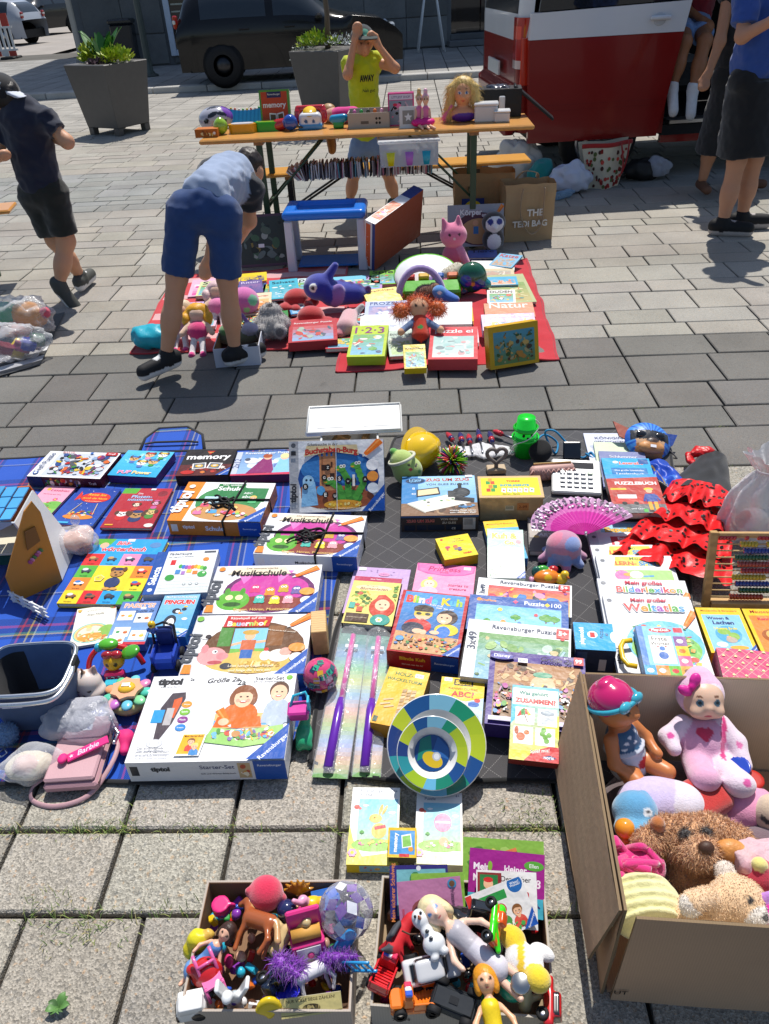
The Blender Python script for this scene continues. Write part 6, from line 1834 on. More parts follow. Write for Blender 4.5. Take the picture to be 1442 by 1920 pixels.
for i,(q4,lab)in enumerate(((([(586,1455),(655,1459),(690,1178),(638,1176)]),'left of the two bubble wands in rainbow foil bags'),(([(660,1457),(720,1453),(728,1184),(690,1180)]),'right of the two bubble wands in rainbow foil bags'))):
 ctr,U,V,N,w_,h_=frame_px(q4,.02)
 wdn=thing('bubble_wand',lab,'toy',M=mat_from(ctr,U,V,N),group='bubble wands on the grey mat')
 RB=['58a858','d8a878','9ab0e0','a8c870','e0a890','88b8d8','c8d078','78c090','6a98c8','4a9080']
 mb=MB();mb.grid(lambda u,v:((u-.5)*w_,(v-.5)*h_,-.004+.002*noise.noise(V3((u*3,v*12,i)))),6,40,'ffffff',colfn=lambda u,v:tuple(np.array(C(RB[min(9,int(v*10))]))*(1-v*10%1)+np.array(C(RB[min(9,int(v*10)+1)]))*(v*10%1)))
 mb.to('backing_card','card',wdn)
 mb=MB();mb.tube([(w_*.0,h_*.42,.01),(-w_*.02,-h_*.05,.012)],.008,'e070b0',n=10);mb.to('upper_tube',wdn)
 mb=MB();mb.tube([(-w_*.02,-h_*.05,.012),(-w_*.03,-h_*.12,.012),(-w_*.05,-h_*.47,.012)],[.01,.013,.013],'6a28b0',n=10);mb.to('handle',wdn)
 mb=MB();mb.box((0,h_*.34,.008),(.018,.006,.001),'f0f0f4');mb.to('tag','paper',wdn)
 mb=MB();mb.grid(lambda u,v:((u-.5)*w_*1.06,(v-.5)*h_*1.01,.019*sin(u*pi)**.6+.006*noise.noise(V3((u*5,v*20,i+3)))),10,50,'f0f2f6');mb.to('clear_sleeve','clear',wdn)
sb=thing('storage_box','white plastic storage box of wooden blocks behind the castle game','box',G(660,878,.014))
for nm,c,h in(('side',(-.108,0,.07),(.004,.085,.07)),('side',(.108,0,.07),(.004,.085,.07)),('side',(0,.085,.07),(.112,.004,.07)),('side',(0,-.085,.07),(.112,.004,.07)),('floor',(0,0,.004),(.108,.085,.004))):
 box(c,h,'e8e8e4',bev=.002).to(nm,'plastic',sb)
ctr,U,V,N,w_,h_=frame_px([(573,816),(755,808),(752,757),(577,763)],.165,.19)
ld=thing('box_lid','white plastic lid lying askew on the storage box','lid',M=mat_from(ctr,U,V,N))
box((0,0,-.004),(w_/2,h_/2,.006),'f2f2ee',bev=.005).to('plate',ld)
mb=MB();q=[(-w_/2+.006,-h_/2+.006,.004),(w_/2-.006,-h_/2+.006,.004),(w_/2-.006,h_/2-.006,.004),(-w_/2+.006,h_/2-.006,.004)];mb.tube(q+q[:1],.005,'f4f4f0',n=6);mb.to('raised_rim',ld)
for s in(-1,1):
 box((s*w_*.24,0,.0025),(w_*.14,h_*.3,.0008),'ececE8'.lower(),bev=.0004).to('panel',ld)
pr=RN(4)
for i in range(14):
 p=off(sb)+V3((pr.uniform(-.085,.085),pr.uniform(-.06,.06),.05+pr.uniform(0,.07)))
 o=box((0,0,0),(pr.choice((.012,.018,.024)),.012,.012),pr.choice(['c89a60','b8844c','d8b078','e0b83c','4a8a48','a86a34','d8a868']),bev=.0012).to('toy_block','wood',None,T(*p)@Euler((pr.uniform(-.6,.6),pr.uniform(-.6,.6),pr.uniform(0,3))).to_matrix().to_4x4())
 tag(o,'small wooden toy block in the white storage box','block','wooden blocks in the white storage box')
hh=thing('hard_hat','yellow toy safety helmet lying on its side','helmet',G(788,872,.014))
Mh=T(0,0,.065)@RZ(-30)@RX(0)@RY(62)
mb=MB()
mb.grid(lambda u,v:(lambda th,ph:(.072*sin(th)*cos(ph),.09*sin(th)*sin(ph),.082*cos(th)*(1+.05*(abs(sin(th)*cos(ph))<.16))))(v*1.6,u*6.2832),40,18,'f2c60c',wrapu=True,M=Mh);mb.to('shell','gloss',hh)
mb=MB();mb.grid(lambda u,v:((.07+.022*v)*cos(u*6.2832),(.088+.03*v)*sin(u*6.2832),-.004-.004*v),40,2,'f0c40c',wrapu=True,M=Mh);mb.to('brim','gloss',hh)
av=thing('plush_toy','light green plush pear with headband leaning on the yellow helmet','plush toy',G(765,905,.014))
soft('body',[el((0,0,.055),(.056,.05,.056),'b4cc68',(0,-18,0)),el((-.02,.005,.092),(.046,.042,.046),'b8d070'),el((-.05,.02,.13),(.014,.014,.012),'5aa83c'),el((.03,-.02,.01),(.02,.02,.012),'a8c060'),pe((.005,-.04,.1),(.006,.012,.006),'2c2820'),pe((.032,-.03,.092),(.006,.014,.006),'2c2820'),pe((.01,-.045,.084),(.007,.014,.006),'d84a4c'),pe((.03,-.04,.05),(.009,.016,.009),'4a9a34'),pe((.045,-.036,.066),(.008,.016,.008),'4a9a34'),pe((.012,-.05,.045),(.008,.016,.008),'4a9a34')],'plush',av,res=.004)
mb=MB();mb.tube([(-.02+.052*cos(a)*.9,.005+.05*sin(a),.105+.022*cos(a+.6))for a in lin(0,6.28,26)],.006,'d8d8c0',n=8,caps=False);mb.to('headband','cloth',av)
sk=thing('spiky_ball','many coloured plastic spike ball on the grey mat','toy',G(848,886,.014))
for c in('48c030','d8c828','d03468','30287c','e8662c','8ad028'):
 mb=MB();r0=RN(c)
 for i in range(26):
  d=V3((r0 .gauss(0,1),r0 .gauss(0,1),r0 .gauss(.2,.8))).normalized()
  p0=ZV(.052)+d*.012
  mb.tube([p0,p0+d*.035,p0+d*.05],[.0028,.004,.0015],c,n=5)
 mb.to('spikes',sk)
tlb=thing('tool_bag','crumpled white film bag under the toy tools','bag',G(895,850,.014))
crumple('film',(0,0,0),(.13,.05,.012),'e8e8ec','organza',tlb,amp=.5,sc=16,seed=2)
for i,(a,b,c2,lab)in enumerate((((838,812),(862,842),'c02838','leftmost red and navy handled toy tool on the film bag'),((862,812),(872,848),'2c2a68','second toy tool from the left with navy grip'),((878,815),(886,850),'c02838','third toy tool from the left with red grip'),((866+30,806),(905,850),'2c2a68','toy screwdriver with navy grip and thick silver shaft'),((897+20,810),(905+26,852),'2c2a68','rightmost upright toy screwdriver with navy grip'),((925,808),(962,822),'c82c3c','red and navy toy pliers lying across at the right'))):
 p0,p1=G(*a,.04),G(*b,.036)
 tt_=thing('toy_tool',lab,'toy tool',p0,group='toy tools')
 d=p1-p0
 mb=MB();mb.tube([ZV(0),d*.15,d*.4,d*.5],[.006,.012,.011,.007],c2,n=10);mb.to('grip',tt_)
 mb=MB();mb.tube([d*.3,d*.42],[.0125,.0115],'c02838' if c2!='c02838' else '2c2a68',n=10);mb.to('grip_band',tt_)
 mb=MB();mb.tube([d*.5,d*.95,d],[.005,.005,.003],'a8aab0',n=8);mb.to('shaft','metal',tt_)
ht=thing('heart_ornament','rustic grey wooden heart on a small wooden base','ornament',G(930,884,.014))
box((0,0,.01),(.036,.022,.01),'c8b090',bev=.003).to('base','wood',ht)
hp=[]
for i in range(41):
 t=6.2832*i/40
 hp.append((.0023*16*sin(t)**3,0,.072+.0024*(13*cos(t)-5*cos(2*t)-2*cos(3*t)-cos(4*t))))
mb=MB();mb.tube(hp,.0075,'8a8078',n=8,caps=False);mb.tube([(0,0,.018),(0,0,.035)],.008,'8a8078',n=8);mb.to('heart','wood',ht)
gb=thing('bucket_puppet','neon green puppet made of two stacked toy buckets with a face','toy',G(983,852,.014))
def bucket(z0,flip,nm,s=1.0):
 pr_=[(.036*s,0),(.044*s,.075),(.05*s,.076),(.05*s,.084),(.043*s,.084),(.035*s,.004),(0,.004)]
 mb=MB();mb.lathe([(0,0)]+pr_,'18d838',n=28,cap=False,M=T(0,0,z0)@(RX(180)if flip else RX(0)));return mb.to(nm,'plastic',gb)
bucket(.0,False,'lower_bucket',1.08);bucket(.165,True,'upper_bucket',.95)
MB().lathe([(.043,.112),(.05,.118),(.05,.124),(.0432,.13)],'18d838',n=28,cap=False).to('brim',gb)
mb=MB()
for x,z,r in((-.016,.108,.007),(.016,.108,.007),(0,.097,.006)):
 yy=-sqrt(max(0,.0455**2-x*x))-.001
 mb.ell((x,yy,z),(r*.8,.0025,r),'0c1c10',n=10,m=8)
mb.tube([(.018*sin(a),-sqrt(.0465**2-(.018*sin(a))**2),.09-.012*cos(a))for a in lin(-1.2,1.2,9)],.0013,'0c1c10',n=5);mb.to('face','rubber',gb)
mb=MB();mb.tube(smooth([(.03,-.02,.165),(.046,-.03,.14),(.0,-.058,.1),(-.05,-.05,.075),(-.07,-.04,.03),(-.1,-.03,.004)]),.0022,'d8e0d4',n=5);mb.to('string','cloth',gb)
cl=thing('clutch_purse','rose pink braided clutch behind the calculator','purse',G(1035,900,.014))
soft('body',[bx((0,.01,.03),(.085,.022,.03),.02,'d0a49a',(-12,0,4))],'leather',cl,res=.005)
mb=MB()
for i in range(9):
 for s in(-1,1):
  x=-.075+i*.019
  mb.tube([(x,-.012,.01),(x+s*.014,-.013,.032),(x,-.006,.052)],.0055,'c89a90',n=6,flat=(1,.4))
mb.to('braid','leather',cl)
mb=MB();mb.box((0,.018,.064),(.07,.002,.003),'b8a070');mb.to('zip','metal',cl)
ct=thing('compact_case','round black case behind the braided clutch','case',G(1012,862,.014))
MB().lathe([(0,0),(.04,0),(.045,.006),(.045,.016),(.04,.022),(0,.023)],'141416',n=28,M=T(0,.0,.04)@RX(62)@T(0,0,-.01)).to('case_body','cloth',ct)
pbk=thing('power_bank','dark slate power bank leaning beside blue cable','power bank',G(1072,862,.014))
box((0,0,.036),(.034,.007,.034),'262c38',bev=.004,M=RZ(-6)@RX(-30)).to('body',pbk)
mb=MB();mb.ell((.024,-.03,.062),(.003,.001,.004),'d0d4dc');mb.to('button','metal',pbk)
cbl=MB();pts=[G(x,y,z)for x,y,z in((1000,835,.06),(1020,815,.07),(1045,830,.03),(1040,850,.02),(1022,812,.09),(1040,808,.1),(1062,830,.06),(1090,858,.02),(1108,848,.03),(1114,860,.02),(1098,850,.03))]
cbo=cbl.tube(smooth(pts),.0042,'2a8cc0',n=7).to('cable','rubber');tag(cbo,'bright blue cable looping between black case and power bank','cable')
ctr,U,V,N,w_,h_=frame_px([(900,934),(1016,930),(1014,891),(897,895)],.114)
wb=thing('wooden_game_box','pine box with yellow tower game lid print',NB,M=mat_from(ctr-ZV(.1),U,V,N))
box((0,0,.047),(w_/2,h_/2,.047),'d8b078',bev=.002).to('box_body','wood',wb)
lo=box((0,0,.097),(w_/2+.003,h_/2+.003,.003),'dcb880',bev=.001).to('sliding_lid','wood',wb)
A=Art(w_*.93,h_*.84);a_torre(A);A.to('lid_print',lo,T(-w_*.465,-h_*.42,.1),'paper')
A=Art(.03,.02);A.r(0,0,1,1,'e8d8b0')
for i in range(8):
 A.r(.1+i*.1,.3,.14+i*.1,.9,'30302c')
A.to('barcode',wb,T(-.02,-h_/2-.0006,.045)@RX(90),'paper')
A=Art(.04,.03);A.r(0,0,1,1,'d88a48');A.t('2-99',.5,.5,.7,'7a3010');A.to('age_mark',wb,T(.02,-h_/2-.0006,.045)@RX(90),'paper')
ctr,U,V,N,w_,h_=frame_px([(1030,922),(1130,924),(1124,862),(1039,860)],.035,.07)
ca=thing('calculator','white desk calculator with grey keys behind the pink fan','calculator',M=mat_from(ctr-N*.02,U,V,N))
box((0,0,.01),(w_/2,h_/2,.01),'e6e6e2',bev=.005).to('case',ca)
box((0,h_*.3,.021),(w_*.36,h_*.09,.001),'232a3a',bev=.0005).to('display','darkglass',ca)
for r in range(4):
 for c in range(5):
  k_=box((-w_*.28+c*w_*.14,h_*.06-r*h_*.13,.023),(w_*.052,h_*.045,.003),'8c9098' if c<3 else('6a8a70' if c==4 and r==0 else '9a9ea4'),bev=.002).to('key',ca)
A=Art(w_,h_)
for i,ch in enumerate('123456789'):
 A.t(ch,.22+(i%3)*.14,.56-(i//3)*.13,.035,'f2f2f2')
A.to('key_numbers',ca,T(-w_/2,-h_/2,.0262),'paper')
fn_o=G(1098,1003,.085)
fa=thing('folding_fan','magenta folding fan with black lace flowers spread open','fan',fn_o)
nb=22
for i in range(nb):
 a0,a1=radians(172-152*i/nb),radians(172-152*(i+1)/nb)
 R1,R0=.175+.02*sin(pi*i/nb),.06
 am=(a0+a1)/2
 mb=MB()
 def pt(a,r,up):
  return(r*cos(a),r*sin(a)*.92,r*.12+up)
 for r0_,r1_,c0 in((.0,R0,'c0188c'),(R0,R0+(R1-R0)*.45,'d838a8'),(R0+(R1-R0)*.45,R0+(R1-R0)*.75,'e078c0'),(R0+(R1-R0)*.75,R1,'e8b8dc')):
  mb.add([pt(a0,r0_,0),pt(a0,r1_,0),pt(am,r1_,.007*r1_/R1),pt(am,r0_,.007*r0_/R1)],[(0,1,2,3)],c0)
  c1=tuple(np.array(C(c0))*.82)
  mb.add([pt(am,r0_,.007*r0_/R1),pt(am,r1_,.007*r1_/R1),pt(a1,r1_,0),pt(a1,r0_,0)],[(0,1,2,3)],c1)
 rs_=RN(i)
 for k in range(9):
  aa=a0+(a1-a0)*rs_.uniform(.05,.45);r_=R1*rs_.uniform(.72,.98)
  q=V3(pt(aa,r_,.0045));s_=rs_.uniform(.0025,.0055)
  mb.add([tuple(q+V3((s_*cos(t),s_*sin(t),.0006+.0003*k)))for t in lin(0,5.6,7)],[tuple(range(7))],rs_.choice(['2c2430','6a5a6c','f0e8f0']))
 mb.to('blade','satin',fa)
mb=MB();mb.tube([(0,0,-.006),(0,0,.012)],.005,'d8d8dc');mb.to('pivot','metal',fa)
oc=thing('plush_octopus','pink and blue tie-dye plush octopus','plush toy',G(1054,1052,.014))
soft('body',[el((0,0,.062),(.056,.052,.05),'c88aa8')]+[cap((.04*cos(a),.036*sin(a),.03),(.066*cos(a),.058*sin(a),.014),.02,.014,['d08ab0','7a9ad0','c078a8','8aa0d8'][i%4])for i,a in enumerate(np.arange(0,6.2,.785))]+[pe((.02,-.03,.09),(.03,.03,.02),'88a0d8'),pe((-.03,.0,.09),(.03,.03,.03),'e0809c'),pe((.04,.01,.06),(.03,.03,.03),'d890c0'),pe((-.02,-.05,.05),(.035,.03,.016),'8a9ad4'),pe((.0,-.03,.035),(.05,.04,.012),'7a98d4')],'plush',oc,res=.0042,k=.014)
rt_=thing('rolling_toy','orange rolling baby toy with small yellow duck','toy',G(1030,1092,.014))
soft('shell',[el((-.01,0,.022),(.04,.026,.022),'e8821c'),el((-.04,.02,.03),(.014,.012,.02),'2c6a5c'),el((-.02,.022,.036),(.02,.012,.014),'48b040'),el((.014,.022,.034),(.016,.012,.012),'c02828'),el((.034,-.008,.018),(.02,.018,.016),'f0c020'),el((.044,-.008,.036),(.013,.012,.012),'f0c828'),cap((.05,-.02,.034),(.055,-.026,.033),.004,.002,'e87a1c'),pe((-.01,-.02,.036),(.012,.012,.01),'f0c020'),el((-.058,0,.014),(.008,.012,.012),'e0a0c0')],'plastic',rt_,res=.003,k=.004)
dm=thing('dog_mask','blue superhero dog mask with black eye band and tan muzzle','mask',G(1212,845,.02))
Mm=T(0,.01,.03)@RZ(-12)@RX(30)@RY(10)
def maskf(u,v):
 th,ph=.02+v*1.35,u*6.2832
 return(.092*sin(th)*cos(ph),.086*sin(th)*sin(ph),.05*cos(th))
def maskc(u,v):
 x,y,z=maskf(u,v)
 if y<-.012 and abs(x)<.055 and y>-.08:
  return 'c88a54' if y<-.03 else 'e0b890'
 if-.012<=y<.03:
  return '2c3038' if abs(x)<.075 else '2f68c8'
 return '4a98e8' if int((atan2(y,x)*9))%2 else '2a68d0'
mb=MB();mb.grid(maskf,56,26,'2f68c8',wrapu=True,colfn=maskc,M=Mm);mb.to('face','satin',dm)
for s in(-1,1):
 MB().ell((s*.036,.01,.046),(.021,.014,.006),'0c0c10',n=12,m=8,M=Mm).to('eye_hole','gloss',dm)
soft('muzzle',[el((0,-.048,.05),(.05,.026,.02),'d89a60'),el((0,-.026,.062),(.022,.014,.01),'4a3c38')],'satin',dm,res=.004,M=Mm)
mb=MB();mb.prism([(-.07,.05),(-.135,.075),(-.11,.01),(-.085,.0)],.0,.006,'3a2c2c',top='b86a58',M=Mm);mb.to('ear','satin',dm)
mb=MB();mb.prism([(.07,.05),(.12,.05),(.1,.0),(.085,-.01)],.0,.006,'2a4a98',M=Mm);mb.to('ear','satin',dm)
A=Art(.022,.012);A.r(0,0,1,1,'f0f0f4');A.to('price_sticker',dm,Mm@T(-.011,-.06,.072),'paper')
mb=MB();mb.tube(smooth([Mm@V3(q)for q in((.09,-.02,.0),(.13,-.06,-.01),(.15,-.13,-.02),(.16,-.17,-.03))]),.005,'34343a',n=6,flat=(1,.4));mb.to('elastic','cloth',dm)
co=thing('costume','royal blue and black costume heaped below the dog mask','costume',G(1232,905,.014))
def costf(u,v):
 x,y=(u-.5)*.22,(v-.5)*.3
 f=.5+.5*sin(u*17+3*noise.noise(V3((u*3,v*4,1))))
 ed=max(0,1-(2*abs(u-.5))**4)*max(0,1-(2*abs(v-.5))**4)
 return(x*(1.1-.3*v)+.03*(v-.5)*-1+.012*noise.noise(V3((v*7,u*2,2))),y,.004+ed*(.02+.022*f+.02*noise.noise(V3((u*5,v*6,4)))))
mb=MB();mb.grid(costf,44,44,'2450c0',colfn=lambda u,v:'14161c' if .3<u+.3*v<.52 or v<.1 else('c8a45c' if .6<u+.2*v<.63 else('4a8ae0' if int(u*30+4*noise.noise(V3((u*4,v*4,0))))%5==0 and v<.5 else '2450c0')));mb.to('cloth','satin',co)
dr_=thing('polka_dress','red satin ruffle dress with black dots and black bodice','dress',G(1265,1040,.014))
axis=(G(1300,930,.0)-G(1240,1080,.0));aL=axis.length;aD=axis.normalized();aS=V3((aD.y,-aD.x,0));o0=G(1252,1085,.0)-G(1265,1040,0)
for t in range(4):
 mb=MB()
 wid=.16-.02*t
 y0=t*aL*.24
 def ruf(u,v,t=t,wid=wid,y0=y0):
  s=(u-.5)*2
  fold=sin(s*13+t*2+2.5*noise.noise(V3((s*2,t,0))))*(.5+.5*(1-v))
  arch=sqrt(max(0,1-.8*s*s))
  q=o0+aD*(y0-.012*arch*0+v*aL*.34-.02*arch)+aS*(s*wid*(1+.12*(1-v))+.01*fold*.3)
  z=.012+arch*(.028+.008*t)+(1-v)*(.02+fold*.012)+.014*noise.noise(V3((u*7,v*3+t*2,5)))+.006*noise.noise(V3((u*9,v*9,t)))
  return(q.x,q.y,max(.012,z))
 mb.grid(ruf,70,9,'e01418')
 rf=mb.to('ruffle','satin',dr_)
 mb=MB();rr=RN(t)
 for k in range(46):
  u,v=rr.uniform(.03,.97),rr.uniform(.08,.85)
  p,pu,pv=V3(ruf(u,v)),V3(ruf(u+.01,v)),V3(ruf(u,v+.03))
  n_=(pu-p).cross(pv-p).normalized()
  if n_.z<0:n_=-n_
  Mq=T(*(p+n_*.0016))@align(n_)
  mb.add([(.0058*cos(a),.0058*sin(a),0)for a in lin(0,5.5,8)],[tuple(range(8))],'14100f',M=Mq)
 kind(mb.to('dots','satin',rf),'stuff')
def bod(u,v):
 s=(u-.5)*2
 q=o0+aD*(aL*(.92+.62*v))+aS*(s*(.085-.04*v+.03*(1-v)))
 arch=sqrt(max(0,1-.85*s*s))
 return(q.x,q.y,.012+arch*(.05-.012*v)+.008*noise.noise(V3((u*5,v*5,9))))
mb=MB();mb.grid(bod,26,20,'18181a');mb.to('bodice','cloth',dr_)
for s in(-1,):
 pp=o0+aD*(aL*1.5)+aS*(s*.045)
 soft('strap',[el(tuple(pp+ZV(.045)),(.045,.03,.02),'d01418'),el(tuple(pp+aS*s*.03+aD*-.05+ZV(.03)),(.016,.045,.014),'d01418')],'satin',dr_,res=.005,wob=.008,wsc=30)
ob=thing('organza_bag','white sheer organza bag tied at the top with a pink ball inside, right edge','bag',G(1410,1000,.014))
def orgf(u,v):
 a=u*6.2832
 r=(.115*(1-(v/.8)**3*.75)if v<.8 else .028+.05*(v-.8)/.2)
 r*=1+.14*sin(a*9+2*noise.noise(V3((v*4,cos(a),sin(a)))))*(.3+v)
 return(r*cos(a)*1.05,r*sin(a)*.7,v*.31+.02*noise.noise(V3((cos(a)*3,sin(a)*3,v*5))))
mb=MB();mb.grid(orgf,80,30,'f2f0f0',wrapu=True);mb.to('sheer_cloth','organza',ob)
soft('contents',[el((-.02,-.012,.07),(.05,.04,.035),'f0e8ea'),el((-.05,-.02,.075),(.03,.022,.03),'c86048'),el((.0,-.035,.06),(.022,.014,.018),'e070b8'),el((.02,.0,.03),(.05,.04,.025),'ecc8c4')],'plush',ob,res=.006)
mb=MB();mb.tube([(.04*cos(a),.028*sin(a),.25)for a in lin(0,6.28,20)],.003,'f4f4f4',n=6,caps=False);mb.to('ribbon','satin',ob)
a0=G(1322,1138,.014)
ab=thing('abacus','wooden bead abacus with rows of coloured beads, right edge','abacus',M=T(*a0)@RZ(-6))
Ma=RX(-16)
box((0,0,.12),(.011,.009,.12),'cfa468',bev=.002,M=Ma).to('post','wood',ab)
box((.26,0,.12),(.011,.009,.12),'cfa468',bev=.002,M=Ma).to('post','wood',ab)
box((.13,0,.012),(.118,.02,.01),'d8b078',bev=.002,M=Ma).to('base_bar','wood',ab)
box((.13,0,.232),(.118,.006,.006),'d8b078',bev=.002,M=Ma).to('top_bar','wood',ab)
bc=['c01c28','d0b81c','1c3c9c','186034','b84838','a81c2c','d0b81c','1c3c9c','186034','c8481c']
pr=RN(3)
bm_={}
for r in range(10):
 z=.222-r*.0208
 rod=MB().tube([(.008,0,z),(.255,0,z)],.0022,'d8b880',n=6,M=Ma).to('rod','wood',ab)
 if bc[r]not in bm_:
  m2=MB();m2 .lathe([(.002,-.0045),(.0078,-.004),(.0092,0),(.0078,.004),(.002,.0045)],bc[r],n=10,M=RY(90),cap=False)
  o=m2 .to('bead','gloss',rod);bm_[bc[r]]=o.data;bpy.data.objects.remove(o)
 x=.02 if r==0 else .07+.012*(r%3)
 for k in range(10):
  link('bead',bm_[bc[r]],rod,Ma@T(x,0,z))
  x+=.0095
  if(r==0 and k in(4,5))or(r==1 and k in(4,6)):
   x+=.025
#BOXES OF TOYS IN FRONT
def toy(name,label,cat,px,py,z,prims,mat='plastic',res=.0035,k=.005,rot=(0,0,0),sc=1.0,wob=0,group=None):
 M_=TG(px,py,z)@ER(rot)@SC(sc,sc,sc)
 return tag(soft(name,prims,mat,None,res=res,k=k,M=M_,wob=wob,wsc=30),label,cat,group)
def wheel(parent,M_,r,w,rim_c=(.75,.75,.77),tyre='161618'):
 t=MB().lathe([(r*.55,-w),(r*.9,-w),(r,-w*.6),(r,w*.6),(r*.9,w),(r*.55,w)],tyre,n=18,M=M_,cap=False).to('wheel','rubber',parent)
 mb=MB();mb.lathe([(0,w*.5),(r*.56,w*.6),(r*.56,-w*.6),(0,-w*.5)],rim_c,n=18,M=M_,cap=False)
 mb.to('rim','metal',t)
 return t
def open_box(name,label,c4,h,col,inner,lift=.0):
 ctr,U,V,N,w,d=frame_px(c4,h)
 r=thing(name,label,'box',M=mat_from(ctr-ZV(h),U,V,ZV(1)))
 t=.002
 for nm,c,hh in(('side_wall',(-w/2,0,h/2),(t,d/2,h/2)),('side_wall',(w/2,0,h/2),(t,d/2,h/2)),('back_wall',(0,d/2-t,h/2),(w/2-t,t,h/2)),('front_wall',(0,-d/2+t,h/2),(w/2-t,t,h/2))):
  mb=MB();mb.box(c,hh,col);o=mb.to(nm,'cardboard',r)
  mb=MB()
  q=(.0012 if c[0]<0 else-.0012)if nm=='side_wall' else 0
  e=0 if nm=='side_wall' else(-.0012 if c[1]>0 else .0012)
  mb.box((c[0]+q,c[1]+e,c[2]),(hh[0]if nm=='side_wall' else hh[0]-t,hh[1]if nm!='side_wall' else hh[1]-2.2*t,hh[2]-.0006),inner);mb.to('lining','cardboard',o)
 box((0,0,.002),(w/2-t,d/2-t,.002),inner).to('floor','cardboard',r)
 return r,w,d
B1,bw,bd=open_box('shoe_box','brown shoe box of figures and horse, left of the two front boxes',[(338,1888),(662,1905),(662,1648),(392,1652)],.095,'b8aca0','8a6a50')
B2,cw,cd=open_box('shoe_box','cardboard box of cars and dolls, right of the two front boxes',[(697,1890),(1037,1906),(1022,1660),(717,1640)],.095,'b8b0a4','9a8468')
A=Art(cw,.09);A.t('NOX',.16,.55,.1,'3a3a3c',rot=186);A.to('marking',B2,T(-cw/2,-cd/2-.0012,.002)@RX(90),'cardboard')
BR='a8582c'
def horse(c,mane):
 return[cap((-.028,0,0),(.028,0,.003),.0165,.017,c),cap((.03,0,.004),(.052,0,.03),.011,.008,c),cap((.052,0,.032),(.07,0,.022),.0085,.006,c),cap((.05,.003,.036),(.048,.004,.046),.003,.0015,c),cap((-.03,.007,-.006),(-.045,.009,-.028),.007,.005,c),cap((-.045,.009,-.028),(-.034,.009,-.052),.0048,.005,c),cap((-.03,-.007,-.006),(-.028,-.009,-.03),.007,.005,c),cap((-.028,-.009,-.03),(-.03,-.009,-.055),.0045,.005,c),cap((.03,.007,-.006),(.034,.009,-.03),.007,.0045,c),cap((.034,.009,-.03),(.032,.009,-.055),.0042,.005,c),cap((.03,-.007,-.006),(.05,-.009,-.02),.007,.0045,c),cap((.05,-.009,-.02),(.045,-.009,-.042),.0042,.005,c),cap((-.043,0,.006),(-.062,0,-.026),.005,.007,mane),cap((.034,0,.018),(.052,0,.04),.005,.004,mane)]
toy('toy_horse','brown toy horse lying across the left box','toy',488,1728,.13,horse(BR,'c89a68'),rot=(72,28,152),sc=1.0)
toy('plush_ball','round raspberry red plush with ears in the left box','plush toy',502,1690,.085,[el((0,0,.03),(.035,.034,.033),'d8204c'),el((.032,-.006,.02),(.01,.008,.01),'d8204c'),el((-.03,.0,.04),(.01,.008,.01),'d8204c')],'plush')
toy('toy_bucket','small pink toy cup with purple band in the left box','toy',418,1710,.08,[cap((0,0,0),(0,0,.032),.014,.018,'e02478',True),cap((0,0,.01),(0,0,.016),.0178,.0178,'6a2a98',True),el((.022,0,.022),(.008,.004,.01),'e02478')],res=.003)
def lay(h,f,L,o):
 a,b=G(*f),G(*h)
 Z=(b-a).normalized();Y=(Z*Z.z-V3((0,-.5,.87)));Y=(Y-Z*Y.dot(Z)).normalized();X=Y.cross(Z)
 s=(b-a).length/L
 return mat_from(a-Z*o*s,X,Y,Z)@SC(s,s,s)
def figure(h,f,label,hair,skin,dress,name='doll',long=False,legs=True,arms=True,mat='vinyl',eye='2c2018'):
 M_=lay(h,f,.175,-.035);px=h[0]
 r=thing(name,label,'doll',M=M_)
 P_=[el((0,0,.118),(.017,.017,.02),skin),cap((0,0,.08),(0,0,.1),.006,.006,skin),cap((0,0,.05),(0,0,.08),.012,.015,skin),el((0,-.017,.114),(.003,.003,.003),skin),pe((-.007,-.016,.12),(.0032,.006,.003),eye),pe((.007,-.016,.12),(.0032,.006,.003),eye),pe((0,-.017,.108),(.004,.006,.0014),'c0404c')]
 if arms:
  P_+=[cap((-.016,0,.08),(-.03,-.01,.06),.005,.0045,skin),cap((-.03,-.01,.06),(-.03,-.022,.045),.0045,.004,skin),cap((.016,0,.08),(.032,-.006,.06),.005,.0045,skin),cap((.032,-.006,.06),(.036,-.016,.042),.0045,.004,skin)]
 if legs:
  P_+=[cap((-.007,0,.03),(-.009,-.002,-.03),.007,.005,skin),cap((.007,0,.03),(.011,-.002,-.03),.007,.005,skin),el((-.009,-.006,-.034),(.005,.009,.004),skin),el((.011,-.006,-.034),(.005,.009,.004),skin)]
 soft('body',P_,mat,r,res=.0028,k=.004)
 soft('hair',[el((0,.005,.123),(.0205,.019,.021),hair),cap((0,.014,.115),(.004,.02,.075 if long else .1),.016,.008,hair),el((-.015,.004,.11),(.007,.012,.014),hair),el((.015,.004,.11),(.007,.012,.014),hair)],'hair',r,res=.003,k=.004,wob=.002)
 if dress:
  soft('dress',[cap((0,0,.052),(0,0,.078),.0145,.0165,dress[0]),cap((0,0,.012),(0,0,.05),.03 if len(dress)<3 else dress[2],.015,dress[1])],'satin',r,res=.003,k=.004,wob=.002,seed=px)
 return r
figure((436,1735,.13),(345,1850,.05),'brown haired doll in a blue skirt lying in the left box','3a2018','e8b498',('5a88c8','6a9ad8',.03))
toy('toy_skirt','yellow tulle fairy skirt poking over the left rim of the left box','toy',372,1765,.09,[el((0,0,0),(.022,.02,.026),'e8dc28'),el((-.012,-.008,-.012),(.018,.016,.02),'e4d424'),el((.02,.006,.012),(.012,.01,.012),'d8b048')],'satin',wob=.004)
